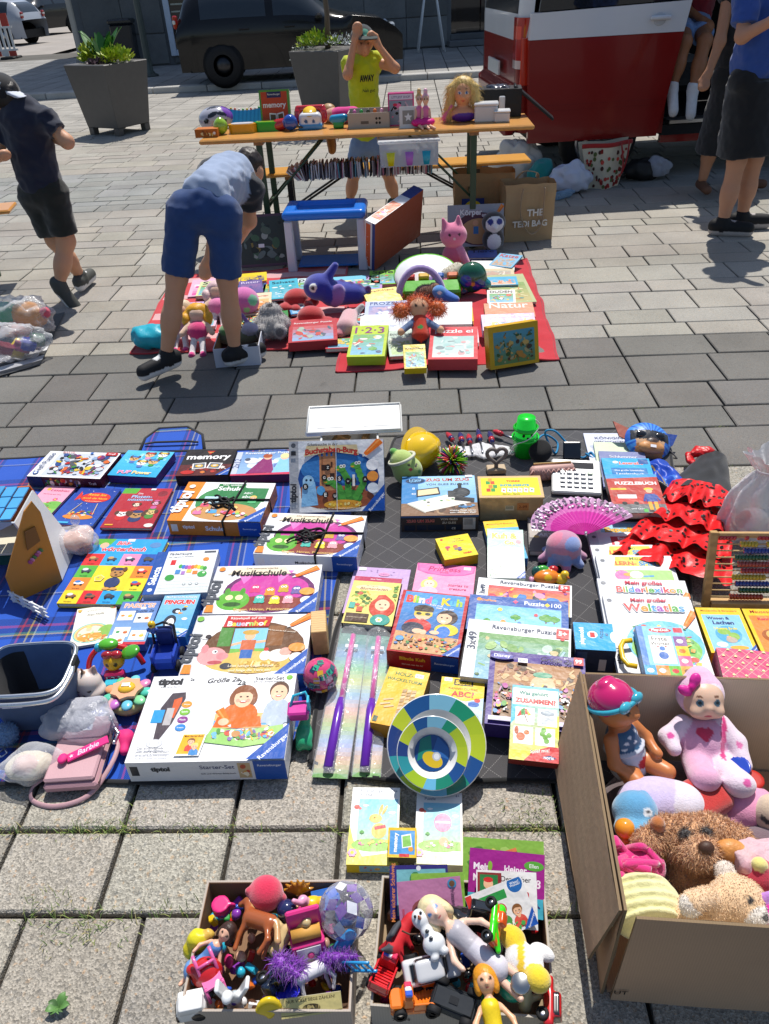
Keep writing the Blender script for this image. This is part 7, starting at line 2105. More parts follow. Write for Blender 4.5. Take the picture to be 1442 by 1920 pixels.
toy('toy_apple','glossy red toy apple at the left of the left box','toy',392,1835,.06,[el((0,0,.025),(.03,.028,.026),'c81c20'),el((-.026,0,.04),(.01,.01,.008),'c81c20')],'gloss')
mb=MB()
for s in(-1,1):
 mb.tube([(s*.016,0,0),(s*.016,.004,.05),(s*.016,.02,.07)],.0035,'e868a8',n=6)
 mb.tube([(s*.016,-.03,.0),(s*.016,-.026,.03)],.0035,'e868a8',n=6)
for q in(.02,.036,.052):
 mb.tube([(-.016,.004,q),(.016,.004,q)],.003,'e868a8',n=6)
mb.box((0,-.012,.026),(.018,.018,.002),'e878b0');mb.box((0,-.012,.004),(.016,.002,.002),'e868a8')
tag(mb.to('toy_chair','plastic',None,TG(402,1850,.07)@RZ(30)@RX(-20)),'pink slatted toy chair in the left box','toy')
toy('toy_dragon','white plastic toy dragon at the front of the left box','toy',440,1872,.085,[el((0,0,.0),(.014,.012,.02),'eef0f0'),cap((0,-.004,.018),(-.004,-.01,.034),.009,.008,'eef0f0'),el((-.006,-.014,.038),(.01,.012,.009),'eef0f0'),bx((.018,.006,.02),(.004,.012,.03),.003,'eef0f0',(0,25,0)),bx((-.02,.006,.012),(.004,.012,.03),.003,'e8eaea',(0,-15,0)),cap((.006,-.004,-.016),(.012,-.016,-.03),.007,.006,'eef0f0'),cap((-.008,-.004,-.016),(-.012,-.014,-.03),.007,.006,'eef0f0'),pe((0,-.014,.004),(.006,.006,.006),'5a48b8')],'gloss',res=.003)
toy('toy_camera','white and black toy tractor front leaning out of the left box','toy',362,1884,.075,[bx((0,0,0),(.026,.02,.019),.004,'f0f0ee'),bx((.0,-.008,.022),(.022,.014,.008),.003,'e8e8e6'),cap((.012,-.018,-.004),(.012,-.024,-.004),.013,.013,'1c1c20',True),cap((-.026,-.004,-.004),(-.03,-.004,-.004),.018,.018,'161618',True),el((.03,.012,.008),(.012,.014,.01),'1c1c1e')],rot=(0,0,8))
def toycar(px,py,z,label,col,rot,sc=1.0,kind_='car',cab='1c2028',wh=(.75,.75,.77),name='toy_car',bed=None):
 M_=TG(px,py,z)@ER(rot)@SC(sc,sc,sc)
 r=thing(name,label,'toy car',M=M_)
 if kind_=='pickup':
  mb=MB();mb.box((0,0,.004),(.046,.021,.006),col,bev=.003)
  for c,h in(((-.02,.019,.017),(.025,.002,.008)),((-.02,-.019,.017),(.025,.002,.008)),((-.044,0,.017),(.002,.0168,.008))):
   mb.box(c,h,col,bev=.001)
  for i in range(7):
   mb.box((-.038+i*.006,0,.0112),(.0014,.0165,.0012),bed or col)
  mb.box((.036,0,.014),(.011,.019,.006),col,bev=.003);mb.to('body','gloss',r)
  mb=MB();mb.box((.014,0,.022),(.012,.0185,.012),col,bev=.004,taper=(.8,.88));mb.to('cabin','gloss',r)
  mb=MB();mb.box((.014,0,.037),(.006,.013,.004),'eef0f2',bev=.002);lb=mb.to('light_bar',r)
  box((.014,.008,.038),(.0065,.0055,.0035),'2a58c8',bev=.0015).to('blue_light','gloss',lb)
  box((.014,-.008,.038),(.0065,.0055,.0035),'e02c58',bev=.0015).to('red_light','gloss',lb)
 else:
  soft('body',[bx((0,0,.012),(.046,.02,.01),.006,col),bx((-.006,0,.026),(.024,.017,.011),.007,cab if kind_=='jeep' else col),paint(bx((-.006,0,.028),(.021,.03,.006),.002,'14181c')),paint(bx((-.006,0,.028),(.04,.013,.006),.002,'14181c'))],'gloss',r,res=.0028,k=.004)
 for x in(-.028,.029):
  for s in(-1,1):
   wheel(r,T(x,s*.02,.002)@RX(-90*s),.0125,.006,wh)
 return r
toycar(512,1822,.085,'dark navy toy sports car on its side in the left box','16243c',(68,10,70),1.0)
toy('toy_giraffe','spotted toy giraffe tangled in the middle of the left box','toy',528,1762,.11,[cap((-.02,0,0),(.016,0,.004),.013,.014,'d8bc88'),cap((.016,0,.006),(.04,0,.05),.01,.007,'d0aa70'),cap((.04,0,.052),(.056,0,.048),.008,.006,'d8bc88'),cap((-.02,.005,0),(-.03,.01,-.045),.006,.004,'d8bc88'),cap((.016,.005,0),(.03,.012,-.04),.006,.004,'d8bc88')]+[pe((x,-.01,z_),(.006,.014,.005),'9a6a34')for x,z_ in((-.015,.004),(.0,-.004),(.008,.01),(.022,.02),(.03,.036),(-.024,-.02))],rot=(50,-10,60),res=.003)
tk=thing('toy_oven','hot pink toy oven with tan roll standing up in the left box','toy',M=TG(582,1792,.075)@RZ(12)@RX(-14)@SC(1.15,1.15,1.15))
box((0,0,.022),(.028,.016,.022),'e83a88',bev=.003).to('cabinet',tk)
box((0,.012,.066),(.028,.005,.026),'e83a88',bev=.003).to('back_panel',tk)
box((0,-.0165,.022),(.02,.001,.016),'eceaec',bev=.0005).to('door',tk)
MB().ell((.002,-.0185,.022),(.006,.003,.006),'e8488c').to('knob',tk)
MB().tube([(-.024,-.001,.053),(.024,-.001,.053)],.011,'d8a048',n=12).to('roll','matte',tk)
cb1=thing('clear_ball','clear inflatable style ball with purple panels leaning out of the left box','ball',G(652,1735,.07))
MB().ell((0,0,.055),.053,'e8e8f4',n=30,m=20).to('shell','clear',cb1)
mb=MB()
for i in range(7):
 a0=i*.9
 for j in range(3):
  t0=.5+j*.62
  d0=V3((sin(t0)*cos(a0),sin(t0)*sin(a0),cos(t0)))
  Mq=T(*(d0*.0515+ZV(.055)))@align(d0)
  mb.add([(.012,0,0),(0,.016,0),(-.012,0,0),(0,-.016,0)],[(0,1,2,3)],['5a2a88','7a48a8','f0f0f4','3a6ad0'][(i+j)%4],M=Mq)
kind(mb.to('panel_print','gloss',cb1),'stuff')
soft('inner_toy',[el((0,0,.04),(.022,.02,.02),'3a88d8'),el((.01,.0,.06),(.016,.016,.018),'8a50b0')],'plastic',cb1,res=.004)
mb=MB()
for s in(-1,1):
 mb.tube([(s*.012,0,0),(s*.012,0,.085)],.003,'2a98d8',n=6)
for q in range(5):
 mb.tube([(-.012,0,.01+q*.017),(.012,0,.01+q*.017)],.0024,'2a98d8',n=6)
tag(mb.to('toy_ladder','plastic',None,TG(640,1812,.09)@RZ(-25)@RY(52)),'bright blue toy ladder hanging over the right rim of the left box','toy')
toy('toy_slide','glossy blue toy slide below the clear ball','toy',630,1790,.08,[cap((0,0,0),(.03,.02,.03),.016,.012,'2a9ae0'),cap((-.02,-.01,0),(.0,.0,.0),.014,.016,'2088d0')],'gloss')
py_=thing('toy_pony','white toy pony with long purple mane in the left box','toy',M=TG(585,1822,.095)@RZ(205)@RX(40))
soft('body',horse('eceaf0','6a2a9c')+[el((.056,0,.03),(.016,.012,.014),'f0eef2'),pe((.058,-.011,.033),(.005,.005,.006),'1c2840')],'plastic',py_,res=.003,k=.004,M=SC(.8,.8,.8))
o_=[];soft('mane',[cap((.02,0,.02),(.05,.01,.045),.012,.014,'7a30a8'),cap((.05,.01,.05),(.03,.05,.03),.012,.006,'8a3ab8'),cap((-.03,0,.01),(-.08,.03,.0),.012,.006,'7a30a8')],'hair',py_,res=.004,k=.008,out=o_);fur('mane_hair',*o_[0],py_,1200,.016,rng,width=.0006)
toy('toy_dish','small cobalt blue toy dish at the front of the left box','toy',540,1862,.085,[cap((0,0,0),(0,0,.008),.018,.024,'2828c8',True),dict(cap((0,0,.004),(0,0,.02),.018,.024,'2828c8',True),sub=True)],'gloss',res=.0025,rot=(-15,0,0),k=.001)
toy('sand_mould','yellow shell sand mould at the front rim of the left box','toy',505,1893,.09,[cap((.0,0,-.012),(.022*sin(a),0,-.012+.034*cos(a)),.004,.006,'e8c81c')for a in lin(-1.1,1.1,8)],k=.004,rot=(-20,0,6))
def a_leaf(A):
 A.r(0,0,1,1,'d8c884');A.r(0,.1,1,.14,'7a6a38');A.t('NUR VOLLE SIEGE ZÄHLEN!',.5,.84,.8,'5a4a28');A.e(.5,.42,.14,'4a4028',.05);A.e(.4,.36,.05,'8a7a48',.04);A.e(.6,.36,.05,'8a7a48',.04);A.blobs(.35,.3,.66,.56,14,['6a5a30','b8a468','3a3220'],.03,3)
flat(book,'leaflet','pale yellow toy leaflet standing at the front of the left box','leaflet',[(530,1900),(646,1906),(636,1868),(522,1866)],.003,a_leaf,cover='c8c0a0',z0=.085,zt=.105)
toy('toy_ball','navy blue glitter ball beside the horse','ball',540,1715,.085,[el((0,0,.018),.02,'1c2458')],'gloss')
toy('toy_duck','yellow and pink toy duck near the back of the left box','toy',588,1700,.085,[el((0,0,.01),(.022,.016,.014),'f0c81c'),el((-.018,0,.026),(.011,.01,.011),'f0a8c8'),cap((-.022,-.008,.03),(-.034,-.01,.044),.006,.005,'f0a8c8'),el((.016,0,.02),(.008,.01,.006),'e8b818')])
MBX=box((0,0,.012),(.028,.02,.014),'2a68c0',bev=.001);cbx=tag(MBX.to('small_carton','card',None,TG(612,1690,.07)@RZ(10)@RX(20)),'small bright blue carton at the back of the left box','box')
toy('toy_comb','amber toy maple leaf at the back rim of the left box','toy',560,1672,.09,[cap((0,0,0),(.03*sin(a),.0,.03*cos(a)),.006,.003,'c88818')for a in lin(-1.3,1.3,7)],'gloss',k=.004,rot=(-15,0,0))
for bx_,w_,d_,sd in((B1,bw,bd,5),(B2,cw,cd,6)):
 mb=MB();R=RN(sd)
 for i in range(120):
  p=(R.uniform(-.45,.45)*w_,R.uniform(-.44,.44)*d_,R.uniform(.015,.06));c=R.choice(['c81c20','2a58c8','f0c81c','e83a88','1c1c20','eceaec','2f9a48','8a3ab0','e8782c','30b8d8','e8b498','5a3a28'])
  rt3=(R.uniform(0,180),R.uniform(0,180),R.uniform(0,180))
  if i%3:
   mb.ell(p,(R.uniform(.006,.02),R.uniform(.005,.012),R.uniform(.005,.012)),c,rot=rt3,n=8,m=6)
  else:
   mb.box((0,0,0),(R.uniform(.006,.018),.007,.006),c,bev=.002,M=T(*p)@Euler(rt3).to_matrix().to_4x4())
 kind(mb.to('small_toy_parts','plastic',None,bx_.matrix_basis.copy()),'stuff')
figure((792,1690,.17),(985,1862,.12),'blonde doll in a silver dress lying across the right box','ead8a8','f0c8b0',('b8b4bc','d8d4de',.018),long=True,eye='3a78b8')
figure((905,1810,.15),(950,2050,.08),'doll with golden orange hair and yellow dress at the front of the right box','e89a20','f0b890',('f0d020','f0dc28',.03))
sm=thing('toy_snowman','white plastic toy snowman with dark buttons lying in the right box','toy',M=lay((778,1705,.17),(828,1795,.14),.12,-.045))
soft('body',[el((0,0,-.012),(.028,.024,.026),'e6e8ea'),el((0,0,.02),(.016,.015,.016),'e6e8ea'),el((0,0,.05),(.021,.019,.024),'e6e8ea'),el((-.014,-.006,-.038),(.011,.012,.009),'e0e2e4'),el((.014,-.006,-.038),(.011,.012,.009),'e0e2e4')],'plastic',sm,res=.003,k=.006)
for z_ in(-.016,.0,.018):
 MB().ell((0,-.024+abs(z_)*.25,z_),(.005,.003,.005),'2a2c30',n=10).to('button','gloss',sm)
MB().tube([(0,-.018,.052),(0,-.04,.056)],[.005,.001],'e8782c').to('nose',sm)
mb=MB()
for s in(-1,1):
 mb.tube([(s*.015,0,.022),(s*.04,-.005,.036),(s*.052,-.004,.052)],.0022,'5a3a28',n=5);mb.ell((s*.008,-.018,.06),.0035,'1c1c20',n=8)
mb.to('stick_arms','matte',sm)
toy('toy_lizard','red and grey rubber toy dragon at the left of the right box','toy',745,1765,.11,[cap((-.02,0,0),(.02,0,.004),.014,.016,'c81c28'),cap((.02,0,.006),(.04,-.006,.02),.013,.012,'c81c28'),el((.046,-.01,.022),(.014,.011,.01),'c81c28'),cap((-.02,0,0),(-.05,.01,.02),.01,.003,'484a50'),cap((-.01,.012,0),(-.02,.024,-.014),.007,.005,'b81824'),cap((.012,-.014,0),(.01,-.028,-.012),.007,.005,'b81824'),cap((-.014,-.012,0),(-.026,-.024,-.012),.007,.005,'b81824'),bx((0,.01,.02),(.02,.004,.012),.003,'484a50',(30,0,0)),pe((.05,-.014,.03),(.004,.006,.004),'f0e050')],'rubber',rot=(0,20,62))
toycar(722,1825,.09,'red toy police pickup at the left of the right box','d81c20',(8,14,68),.95,'pickup')
toycar(778,1880,.085,'orange toy police pickup at the front of the right box','ee7a14',(10,-6,184),1.0,'pickup')
toycar(806,1815,.095,'white and black toy jeep below the snowman','e8e8e8',(28,4,12),1.15,'jeep',cab='d8d8da')
ch=thing('toy_chassis','black toy car turned upside down at the front of the right box','toy car',M=TG(852,1880,.1)@RZ(-24)@RX(10))
mb=MB();mb.box((0,0,0),(.042,.022,.009),'1c2024',bev=.004);mb.box((0,0,.011),(.036,.016,.003),'24282c',bev=.002);mb.box((0,0,.0145),(.008,.006,.001),'101214');mb.to('underside',ch)
for x in(-.03,.03):
 for s in(-1,1):
  wheel(ch,T(x,s*.024,.006)@RX(-90*s),.013,.006,(.2,.2,.21))
rb=thing('toy_buggy','neon green and orange toy robot car on the books','toy car',M=TG(928,1735,.17)@RZ(75)@RX(62))
soft('body',[bx((0,0,0),(.036,.012,.008),.003,'f0641c'),cap((-.03,.014,.004),(.034,.016,.004),.006,.005,'40e818'),cap((.0,.014,.004),(-.04,-.012,.006),.006,.005,'40e818'),bx((.01,0,.012),(.012,.01,.008),.003,'e85a18'),el((.03,-.004,.008),(.01,.01,.008),'48e820')],'plastic',rb,res=.003,k=.003)
for x in(-.03,.032):
 for s in(-1,1):
  wheel(rb,T(x,s*.02,-.002)@RX(-90*s),.011,.005,(.3,.3,.3))
dk=thing('plush_duck','white and yellow plush chick face down in the right box','plush toy',M=TG(982,1812,.105)@RZ(-35))
soft('body',[el((0,0,.018),(.036,.03,.026),'eceaea'),el((-.036,.024,.024),(.026,.022,.018),'f0cc1c'),el((.034,-.02,.03),(.024,.022,.022),'f0d020'),el((.02,.036,.01),(.024,.014,.014),'eceaea'),el((-.02,-.034,.006),(.022,.016,.016),'eceaea'),paint(bx((-.008,0,.04),(.006,.05,.03),.002,'f0c81c',(0,0,25)))],'plush',dk,res=.004,k=.008)
mb=MB();mb.lathe([(0,0),(.016,.001),(.018,.004),(.016,.006),(0,.006)],'c8c8c4',n=18,M=T(.012,-.042,.03)@RX(25));mb.to('medal','metal',dk)
toy('toy_seal','turquoise plastic seal toy at the right of the right box','toy',958,1845,.09,[el((0,0,.01),(.028,.034,.028),'30b8a0'),el((.02,-.02,-.006),(.014,.016,.01),'28a890'),pe((.012,-.028,.018),(.006,.008,.006),'182028')],'gloss')
toy('toy_bone','pale yellow branching plastic toy at the right of the right box','toy',985,1875,.085,[cap((0,0,-.01),(0,0,.016),.012,.01,'d8cc98'),cap((0,0,.012),(.012,0,.05),.008,.005,'d8cc98'),cap((0,0,.0),(-.03,0,.016),.007,.005,'d8cc98'),cap((.004,0,0),(.028,0,.008),.007,.006,'d8cc98')],'plastic',rot=(-40,10,0))
toycar(1018,1880,.085,'red and blue toy racing car against the right wall of the right box','c81c20',(80,0,78),.9,cab='2a58a8')
toy('toy_boot','black toy carriage with curved prow behind the silver doll','toy',865,1725,.12,[bx((.02,0,0),(.034,.016,.02),.004,'141416'),cap((-.01,0,.01),(-.06,0,.036),.012,.002,'161618'),bx((.03,0,.03),(.02,.014,.016),.003,'101012')],'gloss',rot=(-20,10,-12))
def a_pk(A):
 A.r(0,0,1,1,'b878a0');A.e(.5,.3,.3,'8a4a4c',.16);A.blobs(.2,.1,.85,.5,30,['6a3a3c','c89a68','4a2c34','d8b0a0'],.06,3);A.e(.86,.84,.07,'3a88b8');A.e(.86,.84,.045,'6a4a30');A.t('Prinzessin',.86,.45,.36,'5a3a5c',rot=-90);A.t('Conni',.06,.2,.16,'c8283c',rot=90)
def a_mal(A):
 A.r(0,0,1,1,'a02088');A.t('Mein',.17,.72,.22,'f4e8f0',off=.03);A.t('kleiner',.62,.72,.3,'f4e8f0',off=.03);A.t('Mal-',.16,.54,.2,'f4e8f0',off=.03);A.t('Rätselspaß',.66,.54,.58,'f4e8f0',off=.03,rot=-6);A.e(.86,.8,.13,'58a838',.06);A.t('Ellen',.86,.8,.12,'f0f4ec');A.e(.28,.74,.03,'88b838',.06);A.r(0,0,1,.3,'48b0c8');A.blobs(0,.0,1,.34,24,['e8c848','58b8d0','d85a8c','3a3a78','b03a34'],.08,6)
def a_dec(A):
 A.r(0,0,1,1,'e8e6e4');A.t('Dezember',.66,.86,.5,'3a3438');A.t('mit',.66,.74,.16,'3a3438');A.t('Ellen',.72,.62,.3,'c82838');A.r(.02,.5,.42,.96,'8a2a2c');A.r(.06,.52,.36,.92,'2a7a40');A.e(.2,.76,.08,'e8b890',.08);A.e(.2,.83,.08,'c82828',.04);A.blobs(.02,.02,.98,.48,26,['c88a48','8a2a2c','2a7a40','e8d0a0'],.09,4)
def a_wies(A):
 A.r(0,0,1,1,'ecebea');A.P([(0,.7),(.66,.7),(.66,.88),(0,.88)],'2f9a48');A.e(.85,.9,.13,'2468b0');A.t('Wieso?',.85,.93,.16,'f0f4f8');A.t('Weshalb?',.85,.88,.18,'f0f4f8');A.r(0,0,.1,1,'d83a34');A.kid(.5,.5,.09,'c83a2c','4a9a48');A.kid(.75,.4,.08,'8a5a30','d85a48');A.blobs(.3,.02,.98,.24,20,['d84a3c','f0f0ec','48a850','8a5a3c'],.06,5);A.corner()
def a_saf(A):
 A.r(0,0,1,1,'342c78');A.r(.12,.06,.96,.92,'78b8c0');A.t('Mein sicherer Schulweg',.06,.5,.9,'e08a48',rot=90);A.e(.5,.94,.04,'e8e8f0');A.blobs(.14,.1,.94,.9,16,['a8c8d0','4a8a58','e0e0d8'],.1,3)
def a_grn(A):
 A.r(0,0,1,1,'88b848');A.blobs(.04,.04,.96,.96,26,['a8cc68','4f8a38','e8d868','d87a48','6aa0b8'],.09,9)
bk='books standing in the right front box'
flat(book,'picture_book','violet edged safety book at the back left of the right box',B_,[(735,1720),(845,1725),(838,1622),(728,1622)],.008,a_saf,cover='2c2468',z0=.06,zt=.11,group=bk)
flat(book,'picture_book','leafy green thin book between the pink and violet books',B_,[(775,1720),(875,1725),(868,1634),(770,1640)],.004,a_grn,cover='88b848',z0=.075,zt=.12,group=bk)
flat(book,'picture_book','mauve pink princess book behind the silver doll',B_,[(752,1730),(872,1722),(862,1645),(742,1652)],.005,a_pk,cover='b878a0',z0=.085,zt=.125,group=bk)
flat(book,'picture_book','dark green children magazine, rearmost of the leaning books',B_,[(870,1690),(1024,1700),(1018,1585),(866,1562)],.006,a_grn,cover='4a6a58',z0=.06,zt=.115,group=bk)
flat(book,'activity_book','purple drawing and riddle book in the right box',B_,[(878,1712),(1022,1722),(1019,1612),(880,1580)],.006,a_mal,cover='8a1c78',z0=.07,zt=.125,group=bk)
flat(book,'picture_book','white advent book with green picture before the purple book',B_,[(895,1740),(1012,1742),(1002,1645),(892,1622)],.005,a_dec,cover='d8d4d0',z0=.085,zt=.13,group=bk)
flat(book,'picture_book','white question book with green bar tilted in front of the other books',B_,[(905,1752),(1016,1750),(972,1640),(868,1690)],.008,a_wies,cover='d8d8d8',z0=.1,zt=.145,group=bk)
def a_east(egg):
 def f(A):
  A.r(0,0,1,1,'f2f2f0');A.P([(0,0),(1,0),(1,.5),(.95,.16),(.3,.1),(.1,.3),(0,.5)],'f0e460' if not egg else 'f2eec0');A.t('Ravensburger',.42,.95,.5,'8a92a0');A.t('Puzzle',.3,.9,.24,'8a92a0');A.t('4+',.9,.95,.09,'8a92a0')
  A.grad(.16,.18,.96,.84,'b8e0a0','88ccec',10);A.e(.5,.24,.44,'98cc60',.14);A.r(.16,.18,.96,.3,'98cc60');A.cloud(.85,.66,.06);A.cloud(.3,.75,.05);A.e(.12,.73,.06,'d85a50',.05);A.e(.19,.71,.03,'d85a50')
  if egg:
   A.e(.58,.56,.19,'e090b0',.22);A.r(.42,.55,.74,.58,'f0d8e0');A.e(.6,.3,.1,'d8b088',.1)
  else:
   A.e(.6,.42,.15,'e8c468',.17);A.e(.52,.58,.13,'e8c468',.1);A.e(.62,.7,.035,'e0b85c',.12,-15);A.e(.7,.69,.03,'e0b85c',.12,-25);A.e(.5,.59,.012,'5a3a20');A.P([(.5,.47),(.72,.5),(.74,.46),(.52,.43)],'c8404c')
  A.blobs(.17,.2,.95,.32,24,['e8d868','d87a9c','78b848','f0f0e0','b8dc88'],.04,5+egg);A.flower(.1,.14,.09,'e8a0c0');A.tree(.26,.4,.04)
 return f
def e_front(A):
 A.r(0,0,1,1,'d8c020');A.r(.25,.1,.95,.9,'88b8d0');A.e(.6,.5,.06,'d8a848',.04);A.blobs(.3,.15,.92,.85,12,['c84a3c','78a848','e8d060'],.03,2)
flat(card_box,'puzzle_box','white and yellow easter puzzle box with golden bunny','puzzle',[(650,1622),(742,1622),(754,1477),(661,1477)],.03,a_east(0),side='d8c020',front=e_front,z0=.001)
flat(card_box,'puzzle_box','white easter puzzle box with pink egg','puzzle',[(783,1620),(862,1622),(872,1488),(776,1484)],.03,a_east(1),side='e0dcb8',z0=.001)
def a_mem(A):
 A.r(0,0,1,1,'4a98d8');A.r(0,0,1,.1,'e8c01c');A.r(0,.9,1,1,'e8c01c');A.r(0,0,.06,1,'e8c01c');A.r(.94,0,1,1,'e8c01c');A.t('memory',.3,.5,.66,'f6f6f6',rot=88,off=.05);A.P([(.5,.3),(.86,.36),(.8,.8),(.46,.74)],'f0f4f8');A.P([(.53,.34),(.82,.39),(.77,.75),(.5,.7)],'8ac860');A.e(.8,.28,.09,'e8a038',.08);A.r(.4,.02,.75,.12,'d02c30')
flat(card_box,'memory_game','small yellow and blue memory game leaning between the easter puzzles',NB,[(726,1608),(780,1608),(782,1552),(729,1552)],.04,a_mem,side='5a5a3c',z0=.02,zt=.035)
K0=V3((.36,.655,0));KU=V3((.99,-.13,0)).normalized();KV=V3((-KU.y,KU.x,0));KW,KD,KH=.62,.53,.30
MK=mat_from(K0,KU,KV,ZV(1))
kb=thing('cardboard_box','large open cardboard box of dolls and plush animals, lower right','box',M=MK)
CBD,CIN='e4d4b8','c8a484'
def panel3(name,P4,th,col,par=kb):
 a,b,c,d=[V3(q)for q in P4]
 n=(b-a).cross(d-a).normalized()
 mb=MB()
 for s in(0,1):
  mb.grid(lambda u,v:tuple(a.lerp(b,u).lerp(d.lerp(c,u),v)+n*(th*s+.003*noise.noise(V3((u*3,v*3,len(name)))))),10,8,col if s==0 else CIN,smooth=True)
 ed=[a,b,c,d]
 for i in range(4):
  p,q=ed[i],ed[(i+1)%4]
  for j in range(10):
   e,f=p.lerp(q,j/10),p.lerp(q,(j+1)/10)
   mb.add([tuple(e),tuple(f),tuple(f+n*th),tuple(e+n*th)],[(0,1,2,3)],'8a7458')
 return mb.to(name,'cardboard',par)
panel3('front_wall',[(.012,0,0),(KW,0,0),(KW,0,KH),(.02,0,KH-.004)],.005,CBD)
panel3('left_wall',[(0,KD,0),(0,.004,0),(.006,.006,KH),(-.006,KD,KH+.006)],.005,CBD)
panel3('back_wall',[(KW,KD,0),(.0,KD,0),(-.004,KD,KH+.006),(KW,KD+.01,KH)],.005,CBD)
panel3('right_wall',[(KW,0,0),(KW,KD,0),(KW,KD,KH),(KW,0,KH)],.005,CBD)
panel3('outer_flap',[(-.05,KD-.02,.03),(-.028,.03,.075),(-.003,.004,KH+.002),(-.012,KD+.004,KH+.008)],.005,'ece0c4')  # paler than the walls: light on the flap put into its colour
box((KW/2,KD/2,.004),(KW/2-.008,KD/2-.008,.004),CIN).to('floor','cardboard',kb)
A=Art(.05,.03);A.t('UT',.5,.5,.5,'3a3228');A.to('stamp',kb,T(.002,-.0062,.02)@RX(90),'cardboard')
sdl=thing('doll','vinyl doll with magenta swim cap and blue goggles sitting in the cardboard box','doll',M=TG(1178,1432,.17)@RZ(38)@RX(-22))
SKD='d08048'
soft('body',[el((0,-.004,.15),(.043,.046,.045),SKD),el((.004,-.044,.138),(.012,.012,.01),SKD),cap((0,0,.085),(0,0,.11),.016,.016,SKD),cap((0,0,.02),(0,0,.08),.036,.03,SKD),cap((-.035,0,.085),(-.052,-.012,.04),.015,.013,SKD),cap((-.052,-.012,.04),(-.04,-.045,.012),.013,.01,SKD),cap((.035,0,.085),(.05,-.02,.045),.015,.013,SKD),cap((.05,-.02,.045),(.036,-.05,.03),.012,.01,SKD),el((-.038,-.052,.008),(.011,.013,.009),SKD),el((.034,-.056,.026),(.01,.012,.009),SKD),cap((-.02,-.01,.01),(-.05,-.07,-.01),.024,.019,SKD),cap((-.05,-.07,-.01),(-.055,-.12,-.03),.019,.014,SKD),cap((.02,-.01,.01),(.03,-.075,-.01),.024,.018,SKD),pe((-.016,-.042,.156),(.006,.01,.007),'2a2018'),pe((.018,-.042,.156),(.006,.01,.007),'2a2018'),pe((.0,-.05,.122),(.01,.012,.004),'b84a48')],'vinyl',sdl,res=.0036,k=.008)
soft('swim_cap',[el((0,.006,.165),(.048,.05,.044),'d0186c'),el((.0,.01,.207),(.02,.012,.008),'d0186c'),cut((0,0,.152),(0,.35,-1))],'gloss',sdl,res=.0036,k=.01)
mb=MB();mb.tube([(.0495*cos(a),.004+.0525*sin(a),.162-.008*sin(a))for a in lin(0,6.283,30)],.0055,'38a8c0',n=8,caps=False);mb.to('goggle_strap',sdl)
for s in(-1,1):
 MB().ell((s*.02,-.047,.172),(.017,.009,.012),'40b4cc',n=12).to('goggle','gloss',sdl)
soft('swimsuit',[cap((0,0,.02),(0,0,.074),.0405,.034,'3c6488'),cap((0,0,.004),(0,0,.03),.042,.041,'c8d0dc'),el((0,0,.05),(.046,.044,.006),'d0d4e0')]+[pe((x,-.03,z_),(.004,.02,.004),'e4e8ee')for x,z_ in((-.02,.075),(0,.07),(.02,.078),(-.01,.085),(.012,.088),(-.026,.062),(.026,.064))]+[pe((.006,-.04,.018),(.02,.02,.012),'b82030')],'satin',sdl,res=.0036,k=.006)
bdl=thing('baby_doll','soft baby doll in pale pink romper with heart and bow hood','doll',M=TG(1318,1432,.15)@RZ(-4)@RX(-38)@SC(1.02,1.02,1.02))
PK='e4a8c8';PL='ecd8e6'
soft('romper',[el((0,0,.045),(.052,.042,.055),PK),cap((-.04,0,.085),(-.075,-.01,.06),.02,.018,PL),cap((-.075,-.01,.06),(-.07,-.035,.04),.018,.015,PL),cap((.04,0,.085),(.065,-.02,.05),.02,.018,PL),cap((.065,-.02,.05),(.066,-.05,.01),.018,.017,PL),cap((-.02,-.02,.01),(-.03,-.07,-.005),.03,.026,PK),el((-.026,-.09,-.006),(.03,.026,.026),PK),cap((.024,-.02,.005),(.036,-.075,-.01),.03,.026,PL),el((.04,-.095,-.016),(.031,.026,.026),PL),pe((.034,-.03,.06),(.006,.04,.06),'d02478',(0,12,0)),pe((-.012,-.04,.075),(.011,.02,.01),'d82858'),pe((.002,-.04,.075),(.011,.02,.01),'d82858'),pe((-.005,-.042,.066),(.009,.02,.011),'d82858'),pe((.05,-.06,.0),(.008,.02,.008),'e050a0'),pe((.046,-.11,-.008),(.009,.02,.009),'e050a0'),pe((.062,-.03,.05),(.007,.03,.007),'e878b0'),pe((-.075,-.02,.065),(.008,.02,.008),'e050a0')],'plush',bdl,res=.004,k=.012)
soft('head',[el((0,-.012,.14),(.043,.04,.044),'ecc4a8'),el((0,-.048,.126),(.009,.008,.007),'ecc4a8'),el((-.02,-.036,.118),(.016,.014,.014),'ecc4a8'),el((.02,-.036,.118),(.016,.014,.014),'ecc4a8'),pe((-.018,-.05,.138),(.008,.012,.0075),'4a6878'),pe((.018,-.05,.138),(.008,.012,.0075),'4a6878'),pe((-.018,-.05,.138),(.004,.014,.004),'181c20'),pe((.018,-.05,.138),(.004,.014,.004),'181c20'),pe((-.018,-.05,.151),(.009,.012,.0018),'8a6048'),pe((.018,-.05,.151),(.009,.012,.0018),'8a6048'),pe((0,-.05,.109),(.009,.014,.0035),'cc6468')],'vinyl',bdl,res=.0026,k=.01)
soft('hood',[el((0,.004,.148),(.05,.047,.05),'e8bcd8'),el((0,.004,.19),(.024,.022,.018),'e8bcd8'),dict(el((0,-.055,.132),(.04,.045,.042),PK),sub=True),pe((0,-.04,.165),(.05,.02,.012),'f0e4ee')],'plush',bdl,res=.004,k=.01)
